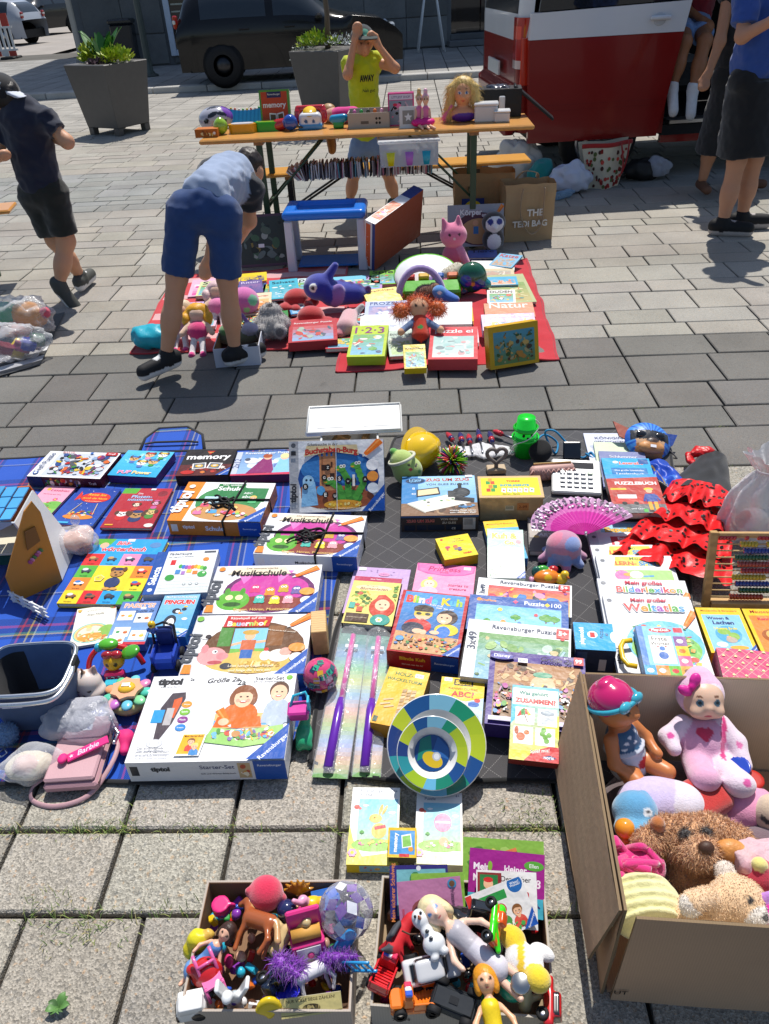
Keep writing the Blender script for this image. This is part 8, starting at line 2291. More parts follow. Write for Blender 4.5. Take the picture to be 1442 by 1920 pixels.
soft('bow',[el((-.03,-.038,.17),(.008,.007,.008),'e01890'),el((-.044,-.036,.162),(.016,.008,.011),'e830a0',(0,30,0)),el((-.022,-.036,.184),(.012,.008,.016),'e830a0',(0,20,0))],'satin',bdl,res=.003,k=.004)
def plush(name,label,px,py,z,prims,res=.0045,k=.012,n=0,L=.008,rot=(0,0,0),sc=1.0,width=.0012,mat='plush',cat='plush toy'):
 M_=TG(px,py,z)@ER(rot)@SC(sc,sc,sc)
 r=thing(name,label,cat,M=M_)
 o_=[]
 soft('body',prims,mat,r,res=res,k=k,out=o_)
 if n:
  fur('fur',*o_[0],r,n,L,rng,width=width)
 return r
DG='dca878'
dgp=plush('plush_dog','shaggy brown plush dog in the middle of the cardboard box',1300,1612,.18,[el((0,0,.03),(.052,.045,.05),DG),el((0,-.046,.012),(.034,.034,.028),'e0ae80'),cap((-.04,0,.06),(-.085,-.012,.035),.022,.026,DG),cap((.04,0,.06),(.09,-.01,.03),.022,.024,DG),el((0,.03,-.03),(.05,.045,.04),DG),el((-.02,-.046,.048),(.007,.006,.007),'20140c'),el((.02,-.046,.048),(.007,.006,.007),'20140c')],n=16000,L=.011,width=.0006,rot=(-58,0,0))
MB().ell((0,-.082,.022),(.015,.011,.012),'4a2c1c',n=10).to('nose','leather',dgp)
BG='ecc89c'
bea=plush('plush_bear','beige teddy bear with white muzzle lying at the front of the cardboard box',1362,1690,.225,[el((.018,0,.0),(.05,.044,.042),BG),el((.034,-.03,-.014),(.024,.022,.02),'ece6dc'),el((.012,.024,.045),(.018,.012,.016),'ecdccc'),cap((-.03,.0,-.01),(-.08,.0,-.02),.032,.03,BG),cap((-.04,-.02,.015),(-.075,-.045,.02),.02,.018,BG),el((-.083,-.05,.014),(.018,.012,.018),'ece2d4'),pe((.026,-.04,.014),(.006,.01,.006),'180f08'),pe((.056,-.034,-.002),(.006,.01,.006),'180f08'),pe((.046,-.05,-.012),(.007,.01,.006),'20160f'),pe((.036,-.05,-.028),(.008,.012,.0022),'20160f')],n=9000,L=.0035,width=.0005,rot=(-42,0,0))
plush('plush_cushion','pale yellow ribbed plush cushion at the near left corner of the cardboard box',1205,1700,.2,[el((0,0,0),(.07,.06,.05),'e4e0a0')]+[el((0,.03-i*.016,.012),(.066-abs(i-2)*.006,.0085,.046),'e8e4a8')for i in range(5)],k=.006)
kn=thing('knit_yarn','magenta knitted bundle beside the shaggy dog','knitwear',G(1192,1622,.2))
for i in range(7):
 MB().tube(smooth([(PR.uniform(-.05,.05),PR.uniform(-.04,.04),PR.uniform(-.03,.035))for _ in range(7)]),.0075,'d8187c',n=7).to('yarn_loop','plush',kn)
soft('bundle',[el((0,0,-.01),(.055,.045,.03),'d01878')],'plush',kn,res=.005,wob=.006)
plush('plush_whale','sky blue plush whale with a smiling face in the cardboard box',1190,1530,.19,[el((0,0,.01),(.045,.038,.04),'5aa0cc'),cap((.02,.02,.03),(.03,.04,.05),.014,.008,'5aa0cc'),el((0,-.03,-.015),(.045,.03,.025),'68acd4'),pe((.02,-.04,.022),(.012,.014,.009),'eef4f8'),pe((.02,-.044,.022),(.008,.014,.007),'181c28'),pe((.0,-.06,-.012),(.022,.03,.0025),'1c3048')],rot=(-35,0,-10))
plush('plush_pillow','pale lilac plush pillow behind the blue whale',1225,1500,.18,[el((0,0,0),(.075,.05,.04),'d0c0e4'),el((.05,-.01,0),(.05,.045,.036),'e4dce8')])
plush('plush_bag','red plush bag under the baby doll',1300,1512,.15,[bx((0,0,0),(.07,.045,.045),.02,'c02018',(10,0,25)),paint(bx((.0,-.03,.0),(.1,.05,.004),.001,'d8b040',(0,0,25)))])
plush('plush_pig','soft pink plush animal at the right of the cardboard box',1400,1520,.13,[el((0,0,.01),(.06,.05,.045),'e898bc'),el((-.05,-.03,-.01),(.035,.03,.028),'f0b4cc')])
plush('plush_leopard','leopard print plush at the right edge of the cardboard box',1450,1530,.16,[el((0,0,0),(.04,.04,.05),'d8c0a4')]+[pe((.042*cos(a)-.0,-.035+.01*sin(a*3),z_),(.008,.02,.007),'2c2018')for a,z_ in zip(lin(2.2,4,10),[-.03,.02,-.01,.035,.0,-.02,.03,.01,-.035,.02])])
plush('plush_chick','yellow plush duck with brown beak behind the shaggy dog',1235,1580,.18,[el((0,0,0),(.036,.034,.036),'e0cc50'),cap((-.005,.0,.03),(-.012,.0,.065),.012,.014,'b86a28')])
toy('orange_hair_toy','translucent orange toy with fine hair at the left of the cardboard box','toy',1168,1570,.18,[el((0,0,.03),(.02,.02,.02),'f09a20'),el((.01,-.02,-.005),(.03,.024,.02),'f0881c'),el((.045,-.02,-.008),(.016,.014,.014),'f09820')],'gloss')
toy('sand_cup','red toy watering cup with blue funnel in the cardboard box','toy',1408,1470,.16,[cap((0,0,-.02),(0,0,.02),.02,.024,'c02c1c',True),cap((-.02,.01,.02),(-.034,.01,.045),.008,.028,'2448b8',True)],'plastic',k=.002)
plush('plush_gnome','red and magenta plush with yellow bobble at the right edge',1425,1640,.22,[el((0,0,0),(.04,.036,.034),'c82040'),el((-.01,.0,.038),(.013,.012,.01),'e8dc80'),el((.03,-.02,-.02),(.03,.026,.03),'9a2a78')])
tul=thing('tulle_skirt','pale pink tulle with blond doll hair at the right edge of the cardboard box','skirt',G(1425,1600,.24))
crumple('tulle',(0,0,-.02),(.05,.035,.018),'f0c8d0','organza',tul,amp=.5,sc=20,seed=4)
soft('doll_hair',[el((-.05,.01,-.005),(.03,.022,.024),'d89048'),cap((-.03,0,0),(0,-.02,-.01),.014,.01,'e0a058')],'hair',tul,res=.004,wob=.004)
plush('plush_pink','hot pink plush limb at the lower right corner of the cardboard box',1440,1720,.22,[cap((-.02,0,0),(.03,0,.02),.022,.02,'d828a0'),cap((-.03,.02,.02),(.02,.02,.04),.008,.008,'c080d0')])
plush('plush_grey','charcoal soft toys filling the bottom of the cardboard box',1290,1560,.06,[el((0,0,0),(.2,.18,.05),'5a4a4c'),el((-.08,-.12,.05),(.08,.07,.05),'8a6a70'),el((.1,-.12,.06),(.09,.08,.06),'6a5058')],res=.01)
#VEHICLES, PLANTERS, TABLE
def car(label,loc,rz,L,W,H,paintc,suv=.0,name='parked_car'):
 r=thing(name,label,'car',M=T(*loc)@RZ(rz))
 top=[(0,.55),(.02,.74),(.05,.88),(.1,.97),(.16,1.0),(.3,1.0),(.48,.98),(.56,.93),(.69,.70),(.74,.66),(.9,.6),(.97,.5),(1,.42)]if not suv else[(0,.6),(.01,.78),(.04,.93),(.1,.99),(.18,1.0),(.42,1.0),(.55,.96),(.67,.76),(.72,.72),(.9,.66),(.97,.56),(1,.44)]
 def th(x):
  for(a,b),(c,d)in zip(top[:-1],top[1:]):
   if a<=x<=c:
    return(b+(d-b)*(x-a)/(c-a))*H
  return top[-1][1]*H
 belt=.62*H
 def sec(u,v):
  x=v
  t=th(x)
  en=min(1,sin(min(x,1-x)*pi)*3.2+.35)**.35
  wb=W/2*(.8+.2*en)
  s=u*2-1
  a=abs(s)
  if a>.72:
   q=(1-a)/.28
   y,z=wb*(.93+.07*min(1,q*1.6)),.22*H*.7+(min(belt,t)-.16*H)*q
  else:
   q=a/.72
   hi=max(0,t-belt)
   y=wb*(min(q*1.28,1)if hi<.05 else(q**.55)*(.76+.24*q**5))
   z=t-hi*q**7-.02*q*q
  return V3((x*L-L*.0,copysign(y,s),z))
 def gl(u,v):
  p=sec(u,v)
  a=abs(u*2-1)
  return p.z>belt+.05 and(.5<a<.71)and .12<v<.66 and abs(v-.42)>.012 or(p.z>belt+.06 and a<.5 and(v<.09 or .555<v<.68))
 mb=MB();mb.grid(lambda u,v:tuple(sec(u,v)),40,60,paintc,colfn=lambda u,v:'303a44' if gl(u,v)else paintc);mb.to('body','carpaint',r)  # window areas: sky reflection put into the grey-blue body colour
 mb=MB();mb.box((L/2,0,.24*H),(L*.46,W*.46,.09*H),'101113');mb.to('underbody','rubber',r)
 rw=.315+.05*suv
 for x in(.19*L,.81*L):
  for s in(-1,1):
   MB().lathe([(rw*1.14,-.03),(rw*1.14,.012)],'08080a',n=24,M=T(x,s*(W/2-.02),rw)@RX(-90*s)).to('wheel_arch','rubber',r)
   wheel(r,T(x,s*(W/2-.03),rw)@RX(-90*s),rw,.09,(.35,.36,.38)if sum(C(paintc))>.3 else(.05,.05,.055))
 for s in(-1,1):
  box((.02,s*W*.40,.66*H),(.04,.07,.1),'a81414',bev=.02).to('tail_light','gloss',r)
  box((.0,s*W*.405,.66*H),(.025,.075,.03),'d8d8d8',bev=.01).to('reversing_light','gloss',r)
  box((L*.955,s*W*.37,.5*H),(.05,.13,.06),'c0c8d0',bev=.03).to('headlight','gloss',r)
  box((L*.63,s*(W/2+.06),.64*H),(.06,.08,.05),paintc,bev=.03).to('mirror','carpaint',r)
  for x in(.3,.5):
   box((L*x,s*(W/2+.004),.56*H),(.09,.012,.015),paintc,bev=.008).to('door_handle','carpaint',r)
 box((L*.995,0,.3*H),(.03,.26,.06),'e8e8ea',bev=.004).to('number_plate',r)
 return r
car('black hatchback parked in the shade before the shop window',(G(430,152,.09)+V3((-.75,0,0))).to_tuple()[:2]+(.09,),4,3.95,1.7,1.5,'0c0d10')
car('silver saloon car parked beyond the striped barrier',(-12.0,34.5,.05),168,4.5,1.8,1.42,'a8b0bc')
car('dark SUV parked behind the stone pillar',(-13.6,43.5,.05),250,4.4,1.85,1.7,'14161a',1.0)
def planter(px,py,label,name='planter'):
 b=PY(px,py,11.7)if px<400 else G(px,py,0)
 r=thing('planter',label,'planter',M=T(b.x,b.y,0)@RZ(-33 if px<400 else-30))
 mb=MB();mb.box((0,0,.46),(.29,.29,.37),'5a5754',bev=.008,taper=(1.3,1.3));mb.to('tub','paintmetal',r)
 for x in(-1,1):
  for y in(-1,1):
   box((x*.24,y*.24,.045),(.045,.045,.045),'4f4c4a',bev=.004).to('foot','paintmetal',r)
 box((0,0,.822),(.36,.36,.006),'3a2c20').to('soil','soil',r)
 return r
def foliage(par,name,c,r,n,cols,L,seed,up=.4):
 mb=MB();R=RN(seed)
 for _ in range(n):
  d=V3((R.gauss(0,1),R.gauss(0,1),abs(R.gauss(.3,.8)))).normalized()
  q=V3(c)+V3((d.x*r[0],d.y*r[1],d.z*r[2]))*R.uniform(.35,1)
  dv=(d+V3((R.gauss(0,.5),R.gauss(0,.5),up+R.gauss(0,.4)))).normalized()
  s=dv.cross(V3((R.gauss(0,1),R.gauss(0,1),R.gauss(0,1)))).normalized()
  l=L*R.uniform(.6,1.3)
  mb.add([q,q+dv*l*.45+s*l*.28,q+dv*l,q+dv*l*.45-s*l*.28],[(0,1,2,3)],R.choice(cols),True)
 return kind(mb.to(name,'leaf',par),'stuff')
LIME=['a8c020','98b418','b8cc30','88a818','c0c838']
p1=planter(227,250,'tall dark grey square planter with lime and broad green leaves')
pl1=thing('bedding_plants','lime and broad leaved bedding plants growing in the left planter','plant',M=p1 .matrix_basis@T(0,0,.82))
foliage(pl1,'lime_leaves',(-.26,.1,.03),(.2,.22,.2),700,LIME,.065,1)
foliage(pl1,'lime_leaves',(.22,-.02,.02),(.2,.24,.16),500,LIME,.06,2)
foliage(pl1,'purple_leaves',(.12,-.24,.0),(.16,.08,.07),140,['4a3040','5c4450','382830'],.05,3)
for i in range(22):
 R=RN(i+40);a,l=R.uniform(0,6.28),R.uniform(.2,.42);x0,y0=R.uniform(-.1,.12),R.uniform(-.1,.14);ln=R.uniform(.25,.8)
 mb=MB();mb.grid(lambda u,v:(x0+cos(a)*ln*v*l-sin(a)*(u-.5)*.11*sin(v*3.0),y0+sin(a)*ln*v*l+cos(a)*(u-.5)*.11*sin(v*3.0),v*l*(1.2-.4*v*ln)+.02*abs(u-.5)),4,6,R.choice(['2f6a20','3c7a28','285a1c','4a8a30']));mb.to('leaf','leaf',pl1)
p2=planter(625,222,'tall dark grey square planter behind the boy in yellow')
pl2=thing('olive_tree','small tree with white flowering underplanting in the right planter','tree',M=p2 .matrix_basis@T(0,0,.82))
mb=MB();mb.tube([(0,0,0),(.02,.01,.4),(-.01,.0,.9),(.02,0,1.3)],[.04,.034,.03,.026],'6a5a48',n=10)
for i in range(6):
 a=i*1.05;mb.tube([(.02,0,1.25),(.02+.25*cos(a),.25*sin(a),1.6),(.02+.4*cos(a),.4*sin(a),1.9)],[.02,.013,.006],'6a5a48',n=6)
mb.to('trunk','wood',pl2)
foliage(pl2,'crown',(0,0,1.45),(.62,.62,.75),2200,['5f7448','708458','4c6238','86966c'],.075,5)
foliage(pl2,'underplanting',(-.15,.0,.05),(.26,.3,.16),420,LIME+['78a028','608820'],.055,6)
foliage(pl2,'trailing_silver',(-.34,-.05,-.12),(.14,.3,.28),520,['9aa89a','b8c0b4','808c80','e4e8e4'],.032,7,-.6)
foliage(pl2,'white_flowers',(.25,-.1,.06),(.2,.26,.14),200,['f0f2f0','e0e4e0','88a048'],.032,8)
VM=T(1.33,7.2,0)@RZ(1.5)
vn=thing('van','two tone dark red and white van with its sliding door open','van',M=VM)
RED,WHT='8a1614','e4e6ea'
def vpan(name,poly,y,th,col,mat='carpaint',par=None):
 mb=MB();k=len(poly)
 mb.add([(x,y,z)for x,z in poly]+[(x,y+th,z)for x,z in poly],[tuple(range(k)),tuple(reversed(range(k,2*k)))]+[(i,k+i,k+(i+1)%k,(i+1)%k)for i in range(k)],col)
 return mb.to(name,mat,par or vn)
ZB,ZR=1.11,1.95
def arch(cx,r,z):
 return[(cx+r*cos(a),max(z,.33+r*sin(a)))for a in lin(3.14,0,13)]
vpan('rear_quarter',[(.08,.42),(.32,.38)]+arch(.72,.4,.36)+[(1.25,.36),(1.25,ZB),(.03,ZB),(.0,.62)],.02,.05,RED)
vpan('rear_quarter_top',[(.03,ZB+.002),(1.25,ZB+.002),(1.25,1.29),(.06,1.29)],.02,.05,WHT)
vpan('rear_window',[(.18,1.292),(1.25,1.292),(1.25,1.8),(.26,1.8)],.03,.02,'0b0d10','darkglass')
vpan('roof_side',[(.12,1.8),(4.2,1.8),(3.9,ZR),(.22,ZR)],.05,.06,WHT)
box((2.1,.95,ZR),(1.95,.9,.03),WHT,bev=.02).to('roof','carpaint',vn)
mb=MB()
def rearf(u,v):
 z=.42+v*1.5
 y=u*1.86+.02
 e=min(u,1-u)*1.86
 x=-.02+.10*max(0,1-e/.12)**2+.10*max(0,v-.55)+(-.05 if .05<v<.22 else 0)
 return(x,y,z)
mb.grid(rearf,40,40,WHT,colfn=lambda u,v:(RED if v<.46 and not .05<v<.1 else('0b0d10' if .58<v<.92 and .08<u<.92 else(WHT if v>.1 else '1a1b1d'))));mb.to('tailgate','carpaint',vn)
tl_=MB();tl_.grid(lambda u,v:tuple(V3(rearf(.0+u*.12,.32+v*.24))+V3((-.012,-.012,0))),8,12,'d81810',colfn=lambda u,v:'f04830' if .55<v<.8 and u>.3 else('e8d0c8' if v<.14 else 'b80e0c'));tl_.to('tail_light','gloss',vn)
tl_=MB();tl_.box((.05,.012,.955),(.06,.008,.17),'e03820',bev=.006);tl_.to('tail_light','gloss',vn)
box((-.06,.95,.86),(.01,.26,.056),'e8e8e4',bev=.003).to('number_plate',vn)
box((-.07,.95,.5),(.09,.9,.1),RED,bev=.05).to('rear_bumper','carpaint',vn)
dr=vpan('sliding_door',[(.06,.36),(1.16,.36),(1.2,.6),(1.27,ZB),(.03,ZB)],-.1,.06,RED)
vpan('door_top',[(.03,ZB+.002),(1.27,ZB+.002),(1.30,1.32),(.04,1.29)],-.1,.06,WHT,par=dr)
vpan('door_window',[(.1,1.3),(1.22,1.325),(1.18,1.8),(.16,1.8)],-.09,.03,'0b0d10','darkglass',dr)
vpan('door_top_frame',[(.04,1.801),(1.26,1.801),(1.2,1.86),(.1,1.86)],-.1,.06,WHT,par=dr)
box((1.06,-.125,1.215),(.085,.014,.016),WHT,bev=.01).to('door_handle','carpaint',dr)
MB().ell((1.06,-.102,1.205),(.05,.008,.045),'c8ccd2',n=14).to('handle_recess','carpaint',dr)
for z in(.6,.64):
 vpan('rub_strip',[(.07,z-.012),(1.19,z-.012),(1.2,z),(.06,z)],-.107,.006,RED,par=dr)
vpan('sill',[(1.25,.34),(2.6,.34),(2.6,.42),(1.25,.42)],.02,.3,'1a1a1c','rubber')
vpan('step_strip',[(1.3,.43),(2.5,.43),(2.5,.455),(1.3,.455)],.0,.2,(.6,.6,.6),'metal')
vpan('sill_skirt',[(1.25,.28),(2.6,.28),(2.6,.338),(1.25,.338)],.03,.05,RED)
vpan('front_door',[(2.5,.38),(3.5,.38),(3.55,ZB),(2.5,ZB)],.02,.05,RED)
vpan('front_door_top',[(2.5,ZB+.002),(3.55,ZB+.002),(3.5,1.29),(2.5,1.29)],.02,.05,WHT)
vpan('front_window',[(2.5,1.292),(3.5,1.292),(3.2,1.8),(2.5,1.8)],.03,.02,'0b0d10','darkglass')
vpan('front_wing',[(3.52,.38)]+arch(3.9,.4,.36)+[(4.5,.4),(4.6,.95),(3.57,ZB)],.02,.05,RED)
box((4.3,.95,.7),(.3,.88,.33),RED,bev=.12).to('bonnet','carpaint',vn)
box((2.2,.95,.40),(2.1,.88,.04),'1c1c1e').to('floor','rubber',vn)
box((2.2,1.87,1.1),(2.2,.03,.75),'16171a').to('far_side','rubber',vn)
box((1.24,.97,1.1),(.02,.86,.68),'141416').to('partition','rubber',vn)
box((1.7,1.1,.74),(.26,.6,.09),'26262a',bev=.05).to('bench_seat','cloth',vn)
box((1.4,1.1,1.15),(.09,.6,.4),'222226',bev=.05).to('seat_back','cloth',vn)
box((2.75,.9,1.0),(.12,.75,.55),'1e1e22',bev=.05).to('front_seat','cloth',vn)
for x in(.72,3.9):
 for s in(0,1):
  wheel(vn,T(x,.12 if s==0 else 1.78,.33)@RX(90 if s==0 else-90),.33,.1,(.55,.57,.6))
  if s==0:
   mb=MB()
   for i in range(5):
    a=i*1.257+.3;mb.tube([(x,.015,.33),(x+.2*cos(a),.02,.33+.2*sin(a))],[.035,.03],(.6,.62,.65),n=6)
   mb.tube([(x+.21*cos(a),.02,.33+.21*sin(a))for a in lin(0,6.283,28)],.018,(.6,.62,.65),n=6,caps=False);mb.to('spokes','metal',vn)
def beer(label,name,A0,B0,z,wd,th,col,legc,cat):
 a,b=V3(A0),V3(B0)
 U=(b-a);L=U.length;U.normalize();V=V3((-U.y,U.x,0))
 r=thing(name,label,cat,M=mat_from(V3((a.x,a.y,0)),U,V,ZV(1)))
 n=2 if wd>.3 else 1
 for i in range(n):
  box((L/2,wd*(i+.5)/n,z-th/2),(L/2,wd/n/2-.001,th/2),col,bev=.008).to('plank','beerwood',r)
 for x,s in((.38,1),(L-.38,-1)):
  for y in(.06,wd-.06):
   box((x,y,(z-th)/2),(.02,.012,(z-th)/2),legc,bev=.002).to('leg','paintmetal',r)
   m_=MB();m_.tube([(x,y+.02,z*.42),(x+s*.42,y+.02,z-th-.01)],.016,legc,n=6,flat=(1,.5));m_.to('brace','paintmetal',r)
  box((x,wd/2,z*.42),(.012,wd/2-.08,.012),legc).to('crossbar','paintmetal',r)
  box((x,wd/2,.03),(.012,wd/2-.08,.012),legc).to('crossbar','paintmetal',r)
  box((x,wd/2,z-th-.012),(.03,wd/2-.03,.01),'a87848').to('batten','wood',r)
 return r
TA,TB=G(372,264,.77),G(1003,234,.77)
tbl=beer('long varnished folding beer table loaded with toys','beer_table',TA,TB,.77,.5,.028,'e0a050','27482c','table')
bA,bB=G(440,331,.47),G(997,299,.47)
bnc=beer('varnished folding bench behind the toy table','beer_bench',bA,bB,.47,.25,.026,'e8a848','101412','bench')
bc_=thing('beer_bench','end of a second wooden bench poking in at the left edge','bench',G(18,392,.47)-ZV(.47))
box((-1.05,.1,.457),(1.05,.12,.013),'dc9848',bev=.008,M=RZ(9)).to('plank','beerwood',bc_)
for y in(.0,.2):
 box((-.26,y,.22),(.018,.012,.22),'27482c',bev=.002,M=RZ(9)).to('leg','paintmetal',bc_)
cr=thing('comic_row','long row of worn comic booklets packed on the bench','books',G(552,330,.47))
c0,c1=G(560,340,.48)-off(cr),G(812,325,.48)-off(cr)
R=RN(9);nC=92
for i in range(nC):
 q=c0 .lerp(c1,i/nC);ln=max(0,6-i)*9
 box((0,.085,.05),(R.uniform(.0026,.0052),.078,.05+R.uniform(-.006,.006)),R.choice(['d8d0c8','b8aca4','e8e0d8','3a3034','5a4a4c','8a7a78','c87a88','6a9aa0','2a2428','e0d4cc','9a8a84','403438']),M=RZ(R.uniform(-2,2)-3)).to('booklet','paper',cr,T(q.x,q.y,q.z)@RY(R.uniform(-5,5)-ln))
tb_=G(768,311,.57);ct_=thing('clear_tub','clear plastic tub of coloured pots on the comics','tub',tb_+V3((0,.09,0)))
mb=MB()
for c,h in(((0,-.1,.07),(.185,.002,.07)),((0,.1,.07),(.185,.002,.07)),((-.185,0,.07),(.002,.1,.07)),((.185,0,.07),(.002,.1,.07)),((0,0,.002),(.185,.1,.002))):
 mb.box(c,h,'f0f4f6')
mb.to('tub','milky',ct_);box((0,0,.146),(.2,.112,.008),'f4f6f8',bev=.005).to('lid','milky',ct_)
for x,c in((-.12,'e8e010'),(0,'c070c8'),(.11,'20a8c0')):
 o=MB().lathe([(0,0),(.046,0),(.05,.08),(0,.08)],c,n=18).to('paint_pot','plastic',None,T(*(tb_+V3((x,.03,.006)))));tag(o,{'e8e010':'yellow','c070c8':'lilac','20a8c0':'turquoise'}[c]+' pot inside the clear tub','pot')
def TT(px,py,dz=0):
 return G(px,py,.77+dz)
def tt(name,label,cat,px,py,prims,mat='plastic',res=.008,k=.01,rz=-4):
 return tag(soft(name,prims,mat,None,res=res,k=k,M=T(*TT(px,py))@RZ(rz)),label,cat)
def box_art(name,label,cat,px,py,w,d,h,col,art,tilt=0,rz=-4,dy=0,mat='card'):
 r=thing(name,label,cat,M=T(*(TT(px,py)+V3((0,dy,0))))@RZ(rz)@RX(tilt))
 box((0,d/2,h/2),(w/2,d/2,h/2),col,bev=.002).to('carton',mat,r)
 A=Art(w,h);art(A);A.to('front_print',r,T(-w/2,0,0)@RX(90),mat)
 return r
def a_tmem(A):
 A.r(0,0,1,1,'5a9a3c');A.r(.06,.03,.94,.95,'c8481c');A.r(.26,.8,.74,.95,'2a2c58');A.t('Ravensburger',.5,.88,.42,'e8e0d0');A.t('memory',.5,.58,.78,'f2ece4',off=.03);A.P([(.3,.12),(.52,.1),(.54,.4),(.3,.42)],'f0ece0');A.P([(.33,.15),(.5,.13),(.51,.37),(.33,.38)],'6a4a28');A.P([(.56,.1),(.82,.14),(.78,.44),(.56,.4)],'f0ece0');A.P([(.59,.14),(.78,.17),(.75,.4),(.59,.37)],'6a4a28')
box_art('memory_game','orange and green memory game standing on the table',NB,517,246,.2,.05,.235,'4a8a34',a_tmem,-8,dy=.09)
hl=thing('bike_helmet','silver black and purple bicycle helmet on the table','helmet',M=T(*TT(412,244))@RZ(14)@T(0,.1,0))
soft('shell',[el((0,0,.055),(.125,.095,.085),'b8b8c4'),pe((.09,0,.1),(.07,.09,.06),'7a3ab0'),cut((0,0,.012),(0,0,-1))]+[pe((x,y,z),(.05,.012,.018),'17181c',(0,a,0))for x,y,z,a in((-.03,-.08,.1,-20),(.04,-.08,.1,10),(-.06,-.07,.06,-10),(.02,-.09,.05,0),(-.02,-.03,.135,0),(.04,.0,.13,10))],'gloss',hl,res=.007)
tt('toy_fruit','lime green plastic apple shaped toy on the table','toy',416,252,[el((0,0,.05),(.048,.045,.05),'9ac828'),el((0,0,.09),(.02,.02,.014),'8ab820')],'gloss')
def a_orng(A):
 A.r(0,0,1,1,'b8661c');A.blobs(.06,.1,.94,.9,16,['e0a838','8a4a18','f0dca0'],.07,3);A.e(.86,.5,.06,'f0f0f0')
box_art('small_game','small orange game carton at the left end of the table',NB,388,258,.15,.1,.05,'c8742c',a_orng)
def stadium(px,py,w,h,c,c2,label):
 r=thing('toy_case',label,'toy',M=T(*TT(px,py))@RZ(-4)@T(0,.05,0))
 pts=[(w/2-.045+.045*cos(a),.045*sin(a))for a in lin(-1.57,1.57,9)]+[(-w/2+.045-.045*cos(a),.045*sin(a))for a in lin(1.57,-1.57,9)]
 MB().prism(pts,0,h,c).to('case',r);MB().prism([(x*.8,y*.75)for x,y in pts],h,h+.004,c2).to('label_plate',r)
stadium(454,251,.19,.055,'e8a810','e4e0e4','yellow oval toy case on the table edge');stadium(502,247,.19,.055,'1cb028','b8d840','green oval toy case on the table edge')
kb_=thing('toy_keyboard','curved blue toy keyboard behind the yellow case','toy',M=T(*TT(456,244))@RZ(-4)@T(0,.12,0))
mb=MB();mb.grid(lambda u,v:((u-.5)*.26,-.02+.06*v-.05*(2*u-1)**2*0,.1*v+.02*(2*u-1)**2+.0),14,4,'2a9ad8');mb.box((0,.05,.05),(.13,.012,.05),'2a8cd0',bev=.006);mb.to('body',kb_)
for i in range(8):
 MB().ell((-.1+i*.028,.045,.105+.01*(abs(i-3.5)/3.5)**2),(.008,.008,.008),['e8d048','e86a58','f0f0f0','58c070'][i%4],n=8).to('knob',kb_)
tt('toy_bulb','blue and red toy maraca on the table','toy',546,245,[el((0,0,.05),(.048,.046,.05),'1c50b0'),cap((-.05,.03,.04),(-.09,.04,.03),.035,.04,'c01c20'),cap((.04,-.01,.03),(.08,-.02,.02),.012,.008,'16181c')],'gloss')
ph=thing('toy_telephone','red and white toy rotary telephone with a face','toy',M=T(*TT(582,244))@RZ(-4)@T(0,.07,0))
soft('body',[bx((0,0,.05),(.075,.06,.05),.03,'ecebee'),bx((0,0,.016),(.08,.065,.018),.012,'4a9ad8'),pe((-.025,-.06,.05),(.012,.02,.012),'2c6098'),pe((.025,-.06,.05),(.012,.02,.012),'2c6098')],'plastic',ph,res=.006)
soft('handset',[cap((-.085,.02,.05),(-.085,.02,.095),.025,.025,'d0202c'),cap((.085,.02,.05),(.085,.02,.095),.025,.025,'d0202c'),cap((-.085,.03,.12),(.085,.03,.12),.018,.018,'d0202c')],'gloss',ph,res=.006)
MB().lathe([(0,0),(.045,0),(.045,.01),(0,.012)],'f0c020',n=20,M=T(0,-.02,.098)@RX(38)).to('dial',ph)
dd=thing('rag_doll','brown haired doll in pink lying back over the far table edge','doll',TT(630,240)+V3((0,.2,0)))
soft('body',[el((-.03,.04,.05),(.055,.06,.045),'d8a088'),cap((.02,.0,.05),(.12,-.02,.05),.05,.05,'e02888')],'cloth',dd,res=.008,wob=.004)
soft('hair',[el((-.05,.07,.07),(.055,.055,.045),'a88050'),cap((-.06,.12,.02),(-.05,.2,-.2),.045,.03,'6a4a30')],'hair',dd,res=.008,wob=.008)
tt('toy_boat','blue and green plastic toy on a stand','toy',635,241,[cap((-.035,.02,.055),(.04,.02,.06),.026,.026,'1c98c8'),bx((0,.02,.018),(.035,.025,.018),.008,'2aa040')],'plastic')
tr=thing('card_tray','open grey cardboard tray of small figures on the table','tray',M=T(*TT(692,240))@RZ(-4))
for c,h in(((0,0,.045),(.135,.003,.045)),((0,.16,.05),(.135,.003,.05)),((-.135,.08,.045),(.003,.077,.045)),((.135,.08,.045),(.003,.077,.045)),((0,.08,.003),(.13,.077,.003))):
 box(c,h,'b4aca0').to('tray_wall','cardboard',tr)
A=Art(.26,.085);A.r(.3,.3,.5,.5,'70685f')
for u in(.7,.78):
 for v in(.35,.65):
  A.e(u,v,.03,'38342f')
A.to('marking',tr,T(-.13,-.0032,0)@RX(90),'cardboard')
for i,c in enumerate(('d870a8','38a048','4a4a30','e8762c','f0b0c8')):
 tag(soft('toy_figure',[cap((0,0,0),(0,0,.03),.014,.01,c),el((0,0,.042),.012,c)],'plastic',None,res=.006,M=T(*(TT(692,240)+V3((-.09+i*.045,.08,.05))))),['rose','green','olive','orange','pale pink'][i]+' tiny figure in the grey tray on the table','figure')
def a_mag(A):
 A.r(0,0,1,1,'c8287c');A.r(.05,.03,.95,.78,'8a98a8');A.r(.05,.8,.95,.97,'d8d4e4');A.t('LITTLEST SHOP',.5,.88,.7,'5a4a78');A.blobs(.06,.05,.94,.76,26,['f0f0f0','181c20','d8284c','c0a8b8','e87aa8','505868'],.1,5)
box_art('toy_carton','magenta edged toy carton behind the star frame','box',754,238,.17,.07,.19,'b02470',a_mag,0,dy=.06)
